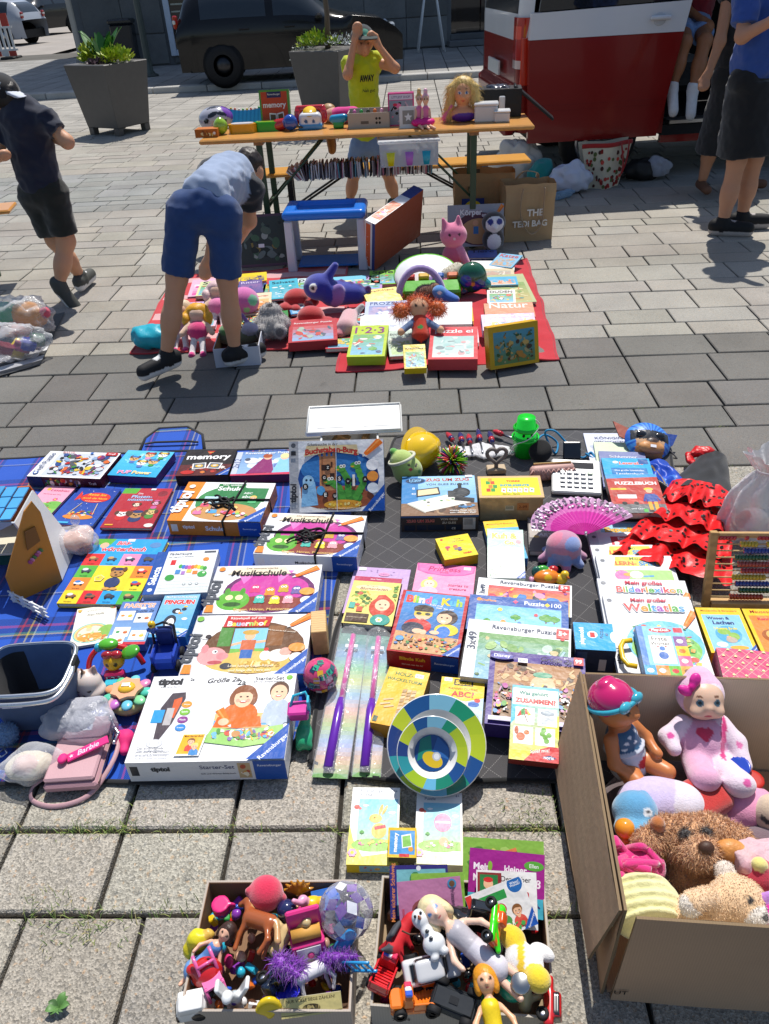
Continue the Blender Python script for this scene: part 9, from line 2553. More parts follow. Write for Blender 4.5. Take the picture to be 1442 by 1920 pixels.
def a_star(A):
 A.r(0,0,1,1,'e4e4e2');A.r(.18,.18,.82,.82,'9a968e');A.star(.5,.5,.24,'f0f0ee')
box_art('star_frame','small white picture frame with a star','picture frame',766,240,.115,.02,.125,'e0e0de',a_star,-6)
for px,hc,lab in((788,'d8b070','ballerina doll with blonde bun sitting on the table'),(800,'f0b8c8','ballerina doll with pale pink hair sitting on the table')):
 d=thing('doll',lab,'doll',M=T(*TT(px,241))@T(0,.05,.0)@SC(1.25,1.25,1.25))
 soft('body',[el((0,0,.13),(.017,.017,.021),'ecb898'),cap((0,0,.09),(0,0,.12),.006,.007,'ecb898'),cap((0,0,.04),(0,0,.085),.013,.015,'e878a8'),cap((-.018,0,.085),(-.024,-.014,.04),.006,.005,'ecb898'),cap((.018,0,.085),(.024,-.014,.04),.006,.005,'ecb898'),cap((-.008,-.02,.014),(.01,-.09,.006),.009,.006,'ecb898'),cap((.008,-.02,.014),(.04,-.085,.006),.009,.006,'ecb898'),pe((-.007,-.017,.133),(.004,.006,.004),'30201c'),pe((.007,-.017,.133),(.004,.006,.004),'30201c')],'vinyl',d,res=.0042)
 soft('tutu',[el((0,-.006,.026),(.044,.04,.02),'e81888')],'satin',d,res=.005,wob=.006);soft('hair',[el((0,.006,.138),(.019,.017,.019),hc),el((0,.004,.168),(.011,.011,.012),hc)],'hair',d,res=.004)
hd=thing('styling_head','blonde doll styling head with purple top on the table','doll head',M=T(*TT(868,231))@RZ(-6)@T(0,.07,0))
SK='e8a878'
soft('bust',[el((0,0,.165),(.058,.062,.075),SK),el((0,-.06,.15),(.01,.012,.012),SK),cap((0,0,.06),(0,0,.12),.03,.028,SK),el((0,0,.045),(.1,.06,.05),SK),pe((.015,-.05,.03),(.09,.06,.03),'5a24a0'),cut((0,0,.002),(0,0,-1))]+[pe((s*.024,-.06,.175),(.013,.02,.009),'f0f0f0')for s in(-1,1)]+[pe((s*.024,-.064,.175),(.008,.02,.009),'2a6aa0')for s in(-1,1)]+[pe((s*.026,-.06,.196),(.014,.02,.003),'9a6a38')for s in(-1,1)]+[pe((0,-.066,.128),(.014,.02,.005),'c84858')],'vinyl',hd,res=.0055,k=.02)
o_=[];soft('hair',[el((0,.025,.195),(.078,.07,.07),'e0bc68'),cap((-.07,.01,.19),(-.1,-.01,.03),.035,.03,'e0bc68'),cap((.07,.01,.19),(.095,.0,.05),.035,.028,'e4c474'),cap((-.08,-.02,.1),(-.125,-.03,.02),.014,.012,'e878a8')],'hair',hd,res=.007,k=.02,wob=.006,out=o_);fur('loose_hair',*o_[0],hd,1600,.04,rng,width=.0009,droop=1.0)
for px,w,h,lab in((911,.15,.115,'larger white lidded cup box on the table'),(941,.1,.07,'small white lidded box beside the cup box')):
 r=thing('white_box',lab,'box',M=T(*TT(px,230))@RZ(-8));box((0,.05,h*.42),(w/2,.05,h*.42),'dadada',bev=.008).to('body',r);box((0,.05,h*.92),(w/2+.004,.054,h*.08),'e4e4e4',bev=.006).to('lid',r)
bb=thing('black_box','black carton with shiny film and open flap on the table','box',M=T(*TT(935,225))@RZ(-8)@T(0,.14,0))
box((0,.06,.085),(.15,.09,.085),'18181b',bev=.004).to('carton','card',bb);box((.27,.05,.1),(.17,.07,.008),'141416',bev=.003,M=T(.1,0,.18)@RY(38)@T(-.1,0,-.1)).to('flap','card',bb)
crumple('film',(0,.06,.15),(.1,.07,.04),'30303a','gloss',bb,.4,14,3,flatb=False)
box((.02,-.05,.08),(.02,.012,.05),'d8d8d8',bev=.006).to('tube',bb)
def paperbag(name,label,px,py,w,d,h,col,art,rz):
 r=thing(name,label,'bag',M=TG(px,py,0)@RZ(rz));R=RN(px)
 def f(u,v):
  a=u*4
  s,t=int(a)%4,a-int(a)
  P=[(-w/2,0),(w/2,0),(w/2,d),(-w/2,d),(-w/2,0)]
  x=P[s][0]+(P[s+1][0]-P[s][0])*t;y=P[s][1]+(P[s+1][1]-P[s][1])*t
  q=V3((x,y,v*h))*8
  return(x*(1+.03*v)+.016*noise.noise(q)*v,y+.02*noise.noise(q+V3((3,0,0)))*v,v*h+.02*noise.noise(V3((x*9,y*9,2)))*v)
 mb=MB();mb.grid(f,48,14,col,smooth=False);mb.to('paper_body','cardboard',r)
 box((0,d/2,.01),(w/2-.01,d/2-.01,.008),'5a4634').to('base','cardboard',r)
 A=Art(w,h);art(A);A.to('lettering',r,T(-w/2,-.022,0)@RX(90),'paper')
 return r
def a_lid(A):
 A.r(.12,.3,.5,.62,'22347c');A.e(.31,.46,.15,'e8c81c',.13);A.t('LIDL',.31,.46,.2,'22347c',off=.05)
def a_ted(A):
 A.t('THE',.6,.52,.34,'e8e4dc',off=.03);A.t('TEDi BAG',.5,.33,.72,'e8e4dc',off=.03)
paperbag('paper_bag','brown paper grocery bag behind the right table leg',906,440,.42,.2,.42,'b08a60',a_lid,-4)
tdb=paperbag('tote_bag','brown tote bag with white lettering right of the paper bag',990,452,.34,.2,.38,'b89a74',a_ted,3)
mb=MB();mb.tube(smooth([(-.06,-.026,.36),(-.07,-.03,.2),(.0,-.034,.06),(.08,-.03,.12),(.09,-.026,.36)]),.014,'c4a680',n=6,flat=(1,.25));mb.tube(smooth([(-.06,.19,.38),(-.02,.12,.44),(.06,.1,.43),(.09,.19,.38)]),.014,'c4a680',n=6,flat=(1,.25));mb.to('handle','cloth',tdb)
def softbag(name,label,px,py,r,col,mat,seed,cat='bag',amp=.35,z=0):
 o=thing(name,label,cat,G(px,py,z));crumple('bag_cloth',(0,.1,0),r,col,mat,o,amp,7,seed);return o
softbag('gift_bag','white bag with blue stripes and a red pink top behind the tote bag',968,352,(.2,.1,.2),'d8d4cc','matte',2)
softbag('cloth_bundle','teal cloth bundle near the van wheel',1015,360,(.12,.09,.12),'1c8a88','cloth',5,'cloth')
softbag('plastic_bag','white and blue crumpled plastic bag by the van wheel',1075,366,(.17,.1,.13),'c8d0e4','plastic',7)
bt_=thing('water_bottle','clear blue plastic bottle lying before the white bag','bottle',M=TG(1058,364,.035)@RZ(35));MB().lathe([(.0,-.1),(.032,-.1),(.034,-.04),(.03,0),(.034,.04),(.03,.07),(.012,.1),(.012,.12),(0,.12)],'90b8d8',n=14,M=RY(90),cap=False).to('bottle_body','milky',bt_)
sbg=thing('shopping_bag','cream shopping bag with strawberry pattern and red handles by the van','bag',G(1130,352,0))
fs_=lambda u,v:((u-.5)*.42*(.62+.4*v)+.0,.02*sin(u*9)+.05*(1-(2*u-1)**2)*-1,v*.36+.02*(u-.5))
mb=MB();mb.grid(fs_,16,14,'d8d0b8');mb.grid(lambda u,v:(fs_(1-u,v)[0],fs_(u,v)[1]+.13,fs_(1-u,v)[2]),16,14,'d0c8b0');sb_=mb.to('bag_cloth','cloth',sbg)
mb=MB();R=RN(2)
for i in range(64):
 u,v=R.uniform(.05,.95),R.uniform(.05,.85);p=V3(fs_(u,v))+V3((0,-.004-.0001*i,0));s=R.uniform(.012,.02)
 mb.add([tuple(p+V3((s*cos(a)*.8,0,s*sin(a))))for a in lin(0,5.4,7)],[tuple(range(7))],R.choice(['a82820','8a2018','c8483c','5a6a38','4a2c24']))
kind(mb.to('print','cloth',sb_),'stuff')
mb=MB();mb.tube([fs_(i/16,.96)for i in range(17)],.02,'b02420',n=6,flat=(.3,1));mb.tube(smooth([(.1,-.06,.36),(.13,-.07,.2),(.12,-.08,.12),(.16,-.06,.24),(.17,-.04,.38)]),.018,'b02420',n=6,flat=(1,.3));mb.to('handle','cloth',sbg)
hb_=softbag('handbag','black handbag with white patterned cloth lying in the van shadow',1215,340,(.2,.1,.09),'1c1a1a','leather',4)
crumple('scarf',(.1,.05,.03),(.11,.07,.08),'a0a4b0','cloth',hb_,.4,9,6)
#REAR CLOTHS AND THEIR GOODS
def cov(bg,title,tc,pal,seed=1):
 def f(A):
  A.r(0,0,1,1,bg)
  if pal:
   A.grad(.08,.06,.92,.7,pal[0],pal[1],5);A.blobs(.08,.06,.92,.7,24,pal,.1,seed)
  if title:
   A.t(title,.5,.84,.8,tc)
 return f
blanket('red_cloth','crumpled red cloth under the games at the centre','cloth',[(632,700),(1048,676),(988,488),(655,560)],'cloth','b81428',amp=.012,seed=5,colfn=lambda u,v:'c01024')
blanket('striped_cloth','red and white striped cloth under the dolls and books','cloth',[(248,664),(645,655),(650,500),(330,520)],'cloth','c83038',amp=.01,seed=6,colfn=lambda u,v:'d8a8a8' if int(v*16)%4==2 else 'c83038')
MIX=['8ac0e0','78b060','e8c860','d86a58','f0e8dc','5a6a8a']
WH=['e8ecf4','d0d8e8','f4f4f4','c0c8d8']
for c4,t,bg,title,tc,pal,z0,zt,lab,bk in(([(654,667),(725,670),(725,610),(658,611)],.05,'b8d030','1·2·3','8a2a7c',MIX,.02,.06,'lime green number game at the front of the red cloth',0),([(727,672),(786,662),(782,618),(729,620)],.02,'b8ccc0','Stickerbuch','3a4a4c',['a8c880','e8e8dc','c8b888'],.02,.06,'grey green sticker book beside the number game',1),([(757,692),(800,689),(797,645),(757,647)],.04,'e8c818','Knackthaus','3a3a20',MIX,.03,.09,'small yellow card game at the front edge of the red cloth',0),([(672,628),(780,622),(774,588),(678,590)],.03,'e4e6ea','','',WH,.03,.05,'silver glittery white box behind the number game',0),([(681,594),(776,590),(771,563),(688,566)],.03,'c0cce8','FROZEN II','4a5a90',['b8a8c8','8a9ac8','d0b0c0','e0e4f0'],.04,.06,'pale ice blue puzzle box on the red cloth',0),([(688,570),(756,563),(740,535),(683,548)],.03,'f0dc68','Sprech-Hexe','b87a20',['f4e890','f0dc68'],.04,.07,'pale yellow speech game tilted on the red cloth',0),([(819,606),(888,610),(882,567),(809,567)],.03,'f6f6f6','','',None,.05,.07,'plain white box in the middle of the red cloth',0),([(809,672),(893,675),(898,612),(802,614)],.06,'d84a50','puzzle ei','f4f4f4',['d8e0dc','a8ccc8','e0a8a8','8a9a9c'],.02,.05,'red and white kitten puzzle box at the front centre of the red cloth',0),([(905,622),(1006,614),(1001,587),(903,590)],.05,'c8a0cc','Ravensburger Puzzle','f4eef4',['6a98c8','e0b0c8','e8c848'],.03,.07,'lilac princess puzzle behind the upright yellow puzzle',0),([(910,598),(1003,592),(999,567),(908,569)],.04,'e09a78','Natur','f4e8e0',None,.04,.06,'peach coloured box at the right of the red cloth',0),([(914,568),(968,568),(965,543),(913,544)],.015,'ece8e0','DUDEN','28282c',MIX,.04,.06,'white dictionary with black title bar',1),([(923,570),(1005,566),(981,512),(912,518)],.012,'b8c090','','',['c8b880','88a868','d88a58','e0d8a8','6a9890'],.02,.03,'mottled green folded game board at the right of the red cloth',1),([(914,536),(972,533),(968,518),(912,520)],.01,'50b0d8','','',['f0c8a8','50b0d8','e88a68'],.04,.05,'sky blue board with cartoon face',1),([(921,496),(961,504),(976,480),(936,473)],.01,'78b8dc','Katze','c84048',['c8a888','78b8dc'],.04,.07,'light blue cat book at the far right of the red cloth',1),([(880,506),(968,508),(962,490),(885,488)],.012,'f2f2f2','','',None,.03,.04,'blank white book behind the sequin plush',1),([(884,518),(966,518),(962,503),(884,504)],.01,'d8c8a8','','',['c8a898','b8b8a8','e0d8c8'],.03,.035,'beige picture book behind the game board',1),([(877,484),(933,482),(931,468),(879,470)],.012,'5a70b8','Tiere','18203c',None,.015,.02,'dark blue animal book before the penguin',1),([(447,530),(500,526),(500,510),(445,514)],.012,'f0d020','','',['3a3a78','f0d020'],.02,.03,'bright yellow book in the left heap',1),([(450,552),(495,548),(490,524),(447,528)],.012,'6a5a98','Ritter','d8c8e8',['5a5a98','8a6aa0'],.03,.04,'violet book with sunglasses keyring in the left heap',1),([(508,562),(562,556),(558,522),(503,526)],.014,'48b8d0','Schatz','184858',['88c8dc','38a8b8','e0e8e8'],.03,.04,'turquoise and pale blue book in the left heap',1),([(447,592),(510,588),(507,548),(450,552)],.014,'ecd8b8','Dinosaurier','c83028',['d88a48','e8c088','f0ece0'],.03,.04,'cream and orange dinosaur book in the left heap',1),([(494,602),(542,598),(538,574),(492,578)],.014,'389048','Kinderbuch','f0f0e0',None,.03,.04,'dark green book behind the grey plush',1),([(545,590),(590,584),(584,562),(540,568)],.014,'4a98d0','','',['a8d0e8','4a98d0','f0f0e8'],.03,.04,'blue sea picture book under the red plush crab',1),([(620,545),(690,540),(684,516),(625,520)],.012,'78c8e0','','',['78c8e0','e8e0a8','58a8c8'],.02,.03,'sea blue playmat book below the blue play table',1),([(540,643),(634,637),(630,596),(543,602)],.05,'b83038','Ravensburger Puzzle','f0e0e0',['8ab8dc','c85048','a8b8a8','586878'],.02,.04,'red car race puzzle box at the left of the red cloth',0),([(352,556),(445,550),(440,520),(362,524)],.006,'e8b8d0','','',['d83898','f0e0ec','c878b8','e8e8f0'],.016,.02,'pink jewellery set card behind the bending boy',1)):
 flat(book if bk else card_box,'book' if bk else 'game_box',lab,B_ if bk else NB,c4,t,cov(bg,title,tc,pal,len(lab)),z0=z0,zt=zt,**({'cover':bg}if bk else{'side':bg,'lid':1}))
for px,py,bg,nm in((380,600,'e8c0d0','pale pink'),(425,575,'f0ece0','cream'),(400,540,'d8e0a8','pale lime'),(470,545,'3a5a98','slate blue'),(520,545,'e8d048','lemon'),(570,535,'d8e8ec','ice white'),(600,628,'d87a48','rust'),(690,530,'c8a0d8','lilac'),(720,520,'88c848','leaf green'),(760,600,'f4f0f0','snow white'),(860,590,'e8c020','amber'),(840,600,'d86a78','salmon'),(945,600,'a8d0b0','mint'),(640,640,'c83a48','cherry'),(445,610,'e8a0b8','rose'),(360,580,'c8b0e0','lavender'),(480,600,'f0b868','apricot'),(560,610,'78b8d8','azure'),(690,600,'e0e0e8','pearl'),(715,575,'d8b878','tan'),(870,630,'e8e4f0','ivory'),(830,540,'f0e8d8','ecru')):
 flat(book,'book',nm+' booklet tucked into the heap on the rear cloths',B_,[(px-30,py+14),(px+28,py+12),(px+26,py-14),(px-26,py-12)],.02,cov(bg,'Spiel','3a3a3c',MIX,px),z0=.018,cover=bg)
def a_jung(A):
 A.r(0,0,1,1,'d8a818');A.grad(.09,.08,.92,.86,'6a8a3c','58a0b8',6);A.blobs(.1,.1,.9,.84,70,['8a6a30','c88a38','3a5a28','d8b060','48382c','b8a878'],.06,4)
lean(card_box,'puzzle_box','yellow jungle puzzle box standing upright at the right of the red cloth','puzzle',(920,694),(1011,679),.02,76,.2,.06,a_jung,side='d8a818')
def a_kor(A):
 A.r(0,0,1,1,'a8a8b0');A.e(.55,.42,.42,'5a3040',.28);A.e(.55,.36,.32,'c89868',.22);A.t('Körper',.42,.8,.4,'f0ecec',o='7a2a38',off=.04);A.t('und Du',.74,.75,.26,'f0ecec',o='7a2a38',off=.04);A.e(.5,.56,.05,'e0a880');A.r(.46,.3,.55,.48,'3a78b8');A.pen(.84,.7,.98,.96)
lean(card_box,'board_game','body knowledge game with pen leaning on the paper bag',NB,(840,464),(944,460),.03,74,.27,.05,a_kor,side='c8c8cc')
lean(card_box,'doll_poster_box','dark framed princess picture leaning against the table leg','picture',(440,503),(548,496),.03,68,.33,.03,lambda A:(A.r(0,0,1,1,'5a4454'),A.r(.06,.05,.94,.95,'3c4440'),A.blobs(.1,.08,.9,.88,30,['4a6a50','6a7a78','2c3430','8a7a40','a0a8a0','58685c'],.09,4),A.sticker(.5,.4,.1)),side='4a3444')
lb=thing('long_box','long white and red game box tipped on edge beside the blue table',NB,M=TG(702,508,0)@RZ(52)@RY(0)@RX(14)@RY(-12))
box((.26,.04,.17),(.26,.04,.17),'a8583c',bev=.003).to('carton','card',lb)
for nm,w_,h_,Mx in(('top_print',.52,.08,T(0,0,.34)),('end_print',.08,.34,T(0,.08,0)@RZ(-90)@RX(90))):
 A=Art(w_,h_);A.r(0,0,1,1,'e8e6e8');A.r(.1,.05,.55,.95,'e0683c');A.r(.72,0,1,1,'3a4a88');A.blobs(.12,.1,.5,.9,8,['e8c048','88b848','d85aa0','f4f0ec'],.05,3);A.to(nm,lb,Mx)
pt_=thing('play_table','blue topped toy play table with white legs','toy table',M=TG(617,505,0)@RZ(-4)@T(0,.1,0))
soft('top',[bx((0,0,.36),(.27,.17,.03),.03,'1c78e0'),dict(bx((0,0,.4),(.19,.11,.035),.01,'1468c8'),sub=True)],'plastic',pt_,res=.01,k=.004)
for x in(-1,1):
 for y in(-1,1):
  box((x*.235,y*.13,.165),(.03,.025,.165),'d0d8e4',bev=.008,taper=(.85,.85)).to('leg',pt_)
box((0,0,.03),(.2,.11,.006),'2a78c8').to('lower_shelf',pt_)
Q=2.6
RD='c01418'
def pl(name,label,px,py,prims,sc=1,rot=(0,0,0),z=.02,mat='plush',cat='plush toy',n=0,L=.01):
 return plush(name,label,px,py,z,prims,res=.007,k=.016,n=n,L=L,rot=rot,sc=sc,mat=mat,cat=cat)
crab=[el((0,0,.06),(.075,.06,.055),RD),el((-.09,-.03,.03),(.04,.04,.03),RD),el((.09,-.03,.03),(.04,.04,.03),RD),el((-.04,-.07,.025),(.03,.035,.025),RD),el((.04,-.07,.025),(.03,.035,.025),RD),pe((0,-.06,.03),(.02,.03,.016),'e8e0d0')]
pl('plush_crab','red plush crab with a white tag beside the race puzzle',585,612,crab)
pl('plush_crab','red plush crab half under the blue plush dragon',557,578,crab,rot=(0,0,30))
BD='1428a0'
pl('plush_dragon','royal blue plush dragon with lilac wings',625,578,[el((-.07,0,.13),(.09,.075,.075),BD),cap((0,0,.09),(.14,.02,.07),.075,.055,BD),cap((.14,.02,.07),(.24,.05,.05),.05,.02,BD),el((.03,-.05,.09),(.04,.03,.07),'8a6ab8',(0,20,0)),cap((-.02,0,.18),(.03,.02,.24),.03,.02,BD),el((-.1,-.07,.15),(.02,.012,.022),'e8e8e0'),pe((-.1,-.08,.15),(.01,.02,.012),'201810')]+[el((.06+i*.05,.02,.14-i*.015),(.02,.01,.022),'5a2a78')for i in range(4)])
GY='a8a4a2'
pl('plush_animal','grey plush animal lying on its back with feet up',513,632,[el((0,0,.07),(.1,.085,.07),GY),el((-.05,-.08,.06),(.036,.03,.04),GY),el((.05,-.08,.06),(.036,.03,.04),GY),el((0,.02,.14),(.06,.05,.04),GY),pe((0,0,.18),(.018,.02,.02),'28242a'),pe((-.05,-.11,.065),(.022,.02,.024),'6a6668'),pe((.05,-.11,.065),(.022,.02,.024),'6a6668')],n=2500)
pl('plush_piglet','pale pink plush piglet beside the number game',650,622,[cap((0,-.06,.05),(.02,.06,.06),.05,.045,'dca8ac'),cap((.04,.08,.06),(.09,.1,.1),.02,.016,'b8b0b0'),el((-.03,-.1,.03),(.025,.03,.022),'d87a88'),el((.05,-.02,.03),(.03,.025,.022),'dca8ac')])
pl('plush_cat','bright pink plush cat sitting behind the activity toy',850,498,[el((0,0,.19),(.085,.075,.075),'e878a0'),el((0,.0,.07),(.07,.06,.07),'d86890'),cap((-.05,0,.25),(-.065,0,.29),.025,.01,'e878a0'),cap((.03,0,.26),(.03,0,.3),.025,.01,'e878a0'),cap((.04,-.03,.1),(.08,-.06,.03),.03,.022,'e08ab0'),pe((-.03,-.07,.21),(.008,.02,.008),'301820'),pe((.03,-.07,.21),(.008,.02,.008),'301820'),pe((0,-.08,.185),(.01,.02,.007),'f0d0dc')],z=.05)
pl('plush_penguin','black and white plush penguin with big blue eyes',924,468,[el((0,0,.07),(.075,.06,.075),'14141a'),el((0,0,.18),(.08,.07,.07),'14141a'),pe((0,-.06,.06),(.05,.05,.06),'e8eaf0'),pe((0,-.06,.18),(.065,.05,.055),'e8eaf0'),pe((-.032,-.07,.2),(.022,.03,.022),'1c3088'),pe((.032,-.07,.2),(.022,.03,.022),'1c3088'),el((0,-.07,.165),(.014,.02,.016),'e8a068')])
sqp=pl('plush_owl','round sequin plush in shimmering green and blue',884,548,[el((0,0,.09),(.09,.075,.09),'0c5a3c'),el((.08,-.02,.05),(.035,.03,.03),'1c8890'),el((-.06,-.03,.02),(.04,.035,.02),'14204c'),pe((-.04,-.06,.09),(.035,.04,.035),'1c2c9c'),pe((.035,-.06,.06),(.04,.04,.035),'1c2c9c'),pe((0,-.08,.07),(.012,.02,.012),'c89a38')],mat='gloss')
pl('plush_heap','lilac and pink cuddly rabbit heap beside the sequin plush',838,548,[el((0,0,.04),(.07,.05,.04),'e878a8'),el((-.08,.02,.05),(.05,.045,.045),'8a6ab8'),cap((.02,.06,.08),(.07,.09,.1),.05,.045,'d8d0b8'),el((.05,-.05,.03),(.05,.04,.03),'c83a4c')],n=1500)
pl('plush_dolphin','small blue plush dolphin before the lilac rabbit',840,570,[cap((-.04,.03,.05),(.04,-.02,.03),.04,.025,'2468c8'),el((-.05,.02,.07),(.04,.04,.035),'3a88d0'),pe((-.05,-.02,.075),(.012,.02,.012),'f0f0f0')])
pl('plush_dog','brown plush dog peeking over the silver box',800,566,[el((0,0,.05),(.07,.05,.05),'7a4a30'),el((.05,.0,.08),(.03,.03,.03),'8a5a38')],n=1200)
pl('plush_ball','pink and mint patterned plush ball behind the right calf',462,590,[el((0,0,.08),(.085,.08,.08),'d868b0'),pe((.06,-.05,.1),(.03,.04,.03),'78c8a0'),pe((-.06,-.04,.06),(.035,.05,.05),'88c0d0'),pe((.02,-.08,.05),(.02,.03,.02),'98d088')])
ag=thing('doll','rag doll with orange pigtails and red pinafore on the red cloth','doll',M=TG(790,650,.05)@RX(-38))
soft('body',[el((0,0,.2),(.05,.045,.05),'e8b088'),cap((0,0,.06),(0,0,.13),.045,.035,'d83c20'),cap((-.03,0,.13),(-.09,-.03,.08),.018,.016,'6a80a8'),cap((.03,0,.13),(.09,-.03,.08),.018,.016,'6a80a8'),el((-.1,-.035,.07),.018,'e8b088'),el((.1,-.035,.07),.018,'e8b088'),cap((-.02,0,.05),(-.03,-.01,-.06),.024,.02,'1c2038'),cap((.02,0,.05),(.03,-.01,-.06),.024,.02,'1c2038'),pe((0,-.04,.09),(.016,.02,.01),'3a9a48'),pe((-.018,-.045,.2),(.007,.02,.008),'201810'),pe((.018,-.045,.2),(.007,.02,.008),'201810')],'cloth',ag,res=.006)
o_=[];soft('hair',[el((0,.015,.225),(.056,.045,.04),'e06a1c'),el((-.09,.0,.19),(.042,.035,.038),'e06a1c'),el((.09,.0,.19),(.042,.035,.038),'e06a1c')],'hair',ag,res=.007,out=o_);fur('wool_hair',*o_[0],ag,1500,.03,rng,width=.0012)
for px,py,hc,dc,lab in((372,648,'e8a820','e02878','doll with yellow wool hair and pink flower dress'),(340,640,'e8d0b0','e8a8c0','pale haired soft doll half behind the left calf'),(410,600,'e8c8c8','e878b0','cream and pink soft doll lying behind the yellow haired doll')):
 d=thing('doll',lab+' on the striped cloth','doll',M=TG(px,py,.03)@RX(-40))
 soft('body',[el((0,0,.17),(.045,.04,.042),'ecc4a8'),el((0,0,.08),(.055,.045,.05),dc),cap((-.04,0,.12),(-.08,-.02,.06),.018,.016,'ecc4a8'),cap((.04,0,.12),(.08,-.02,.06),.018,.016,'ecc4a8'),cap((-.02,0,.04),(-.03,-.02,-.05),.018,.015,'f0e8e8'),cap((.02,0,.04),(.03,-.02,-.05),.018,.015,'f0e8e8'),el((-.03,-.03,-.06),(.018,.022,.016),'e02888'),el((.03,-.03,-.06),(.018,.022,.016),'e02888')],'plush',d,res=.007)
 soft('hair',[el((0,.01,.19),(.065,.05,.045),hc),el((-.06,0,.15),(.028,.03,.04),hc),el((.06,0,.15),(.028,.03,.04),hc)],'hair',d,res=.007,wob=.008)
tq=thing('doll_dress','turquoise satin doll dress at the left end of the striped cloth','doll dress',G(290,652,.01));crumple('satin',(0,.02,0),(.12,.08,.06),'18a8c0','satin',tq,.35,9,3)
gbx,w_,h_=open_box('carton','low white carton of small plush between the boys feet',[(402,654),(490,650),(486,610),(412,612)],.1,'c8ccd8','8a6a48')
pl('plush_heap','lilac and green small plush toys inside the low white carton',450,645,[el((0,0,.04),(.12,.06,.04),'6a6a4c'),el((.07,-.02,.09),(.045,.04,.03),'b0a8c0'),el((-.06,0,.08),(.04,.04,.03),'5a8a48'),cap((.06,0,.11),(.03,.03,.15),.012,.01,'8a5aa0')])
ac=thing('activity_toy','white and lime activity centre with pop-up buttons','toy',M=TG(800,552,.015)@RZ(-4)@RX(30))
soft('board',[el((0,.13,.02),(.19,.16,.03),'f0f2f2'),el((0,.14,.01),(.2,.17,.026),'68c828')],'plastic',ac,res=.008,k=.004)
box((.03,-.02,.05),(.17,.05,.05),'5ac020',bev=.012).to('base',ac)
for i,c in enumerate(('d83028','e8b818','2060b8','e06a28')):
 b_=box((-.1+i*.085,.06,.07),(.032,.02,.034),c,bev=.008).to('door',ac);MB().ell((-.1+i*.085,.03,.06),(.02,.02,.02),['b8b0a8','a8b0b8','2c58a0','e8942c'][i],n=10).to('animal_button','gloss',b_)
tag(MB().tube([(.13*cos(a),.02,.17*sin(a))for a in lin(-.3,3.4,18)],.02,'a08ac0',n=8).to('plush_arch','plush',None,TG(790,560,.05)@RX(-20)),'lilac plush arch over the activity centre','plush toy')
lm=thing('bag_mat','black and white striped mat at the left edge','mat',G(20,650,0));mb=MB();mb.grid(lambda u,v:((u-.8)*1.1,(v-.55)*.8+(u-.8)*.55,.008),10,12,'181818',smooth=False,colfn=lambda u,v:'d8d8d8' if int(v*12)in(1,3)else '1c1c1e',M=RZ(8));mb.to('cloth','cloth',lm)
clear_bag('toy_bag','clear bag with green and orange plastic toys at the left edge',G(42,630,.01),(.2,.14,.11),[el((-.07,.02,.12),(.09,.08,.07),'28a860'),el((.07,.02,.11),(.1,.08,.08),'e89818'),el((0,-.06,.06),(.1,.05,.04),'e86a1c'),el((.17,.0,.13),(.03,.03,.03),'d85a70')],2)
clear_bag('toy_bag','clear bag of coloured building bricks at the left edge',G(25,672,.01),(.2,.12,.09),[bx((PR.uniform(-.14,.14),PR.uniform(-.08,.06),PR.uniform(.03,.1)),(.035,.03,.025),.004,c,(20,30,PR.uniform(0,90)))for c in('7a1c38','2838a0','d8b018','1c5a38','a82858','38409c','8a2030','e8c820')],4)
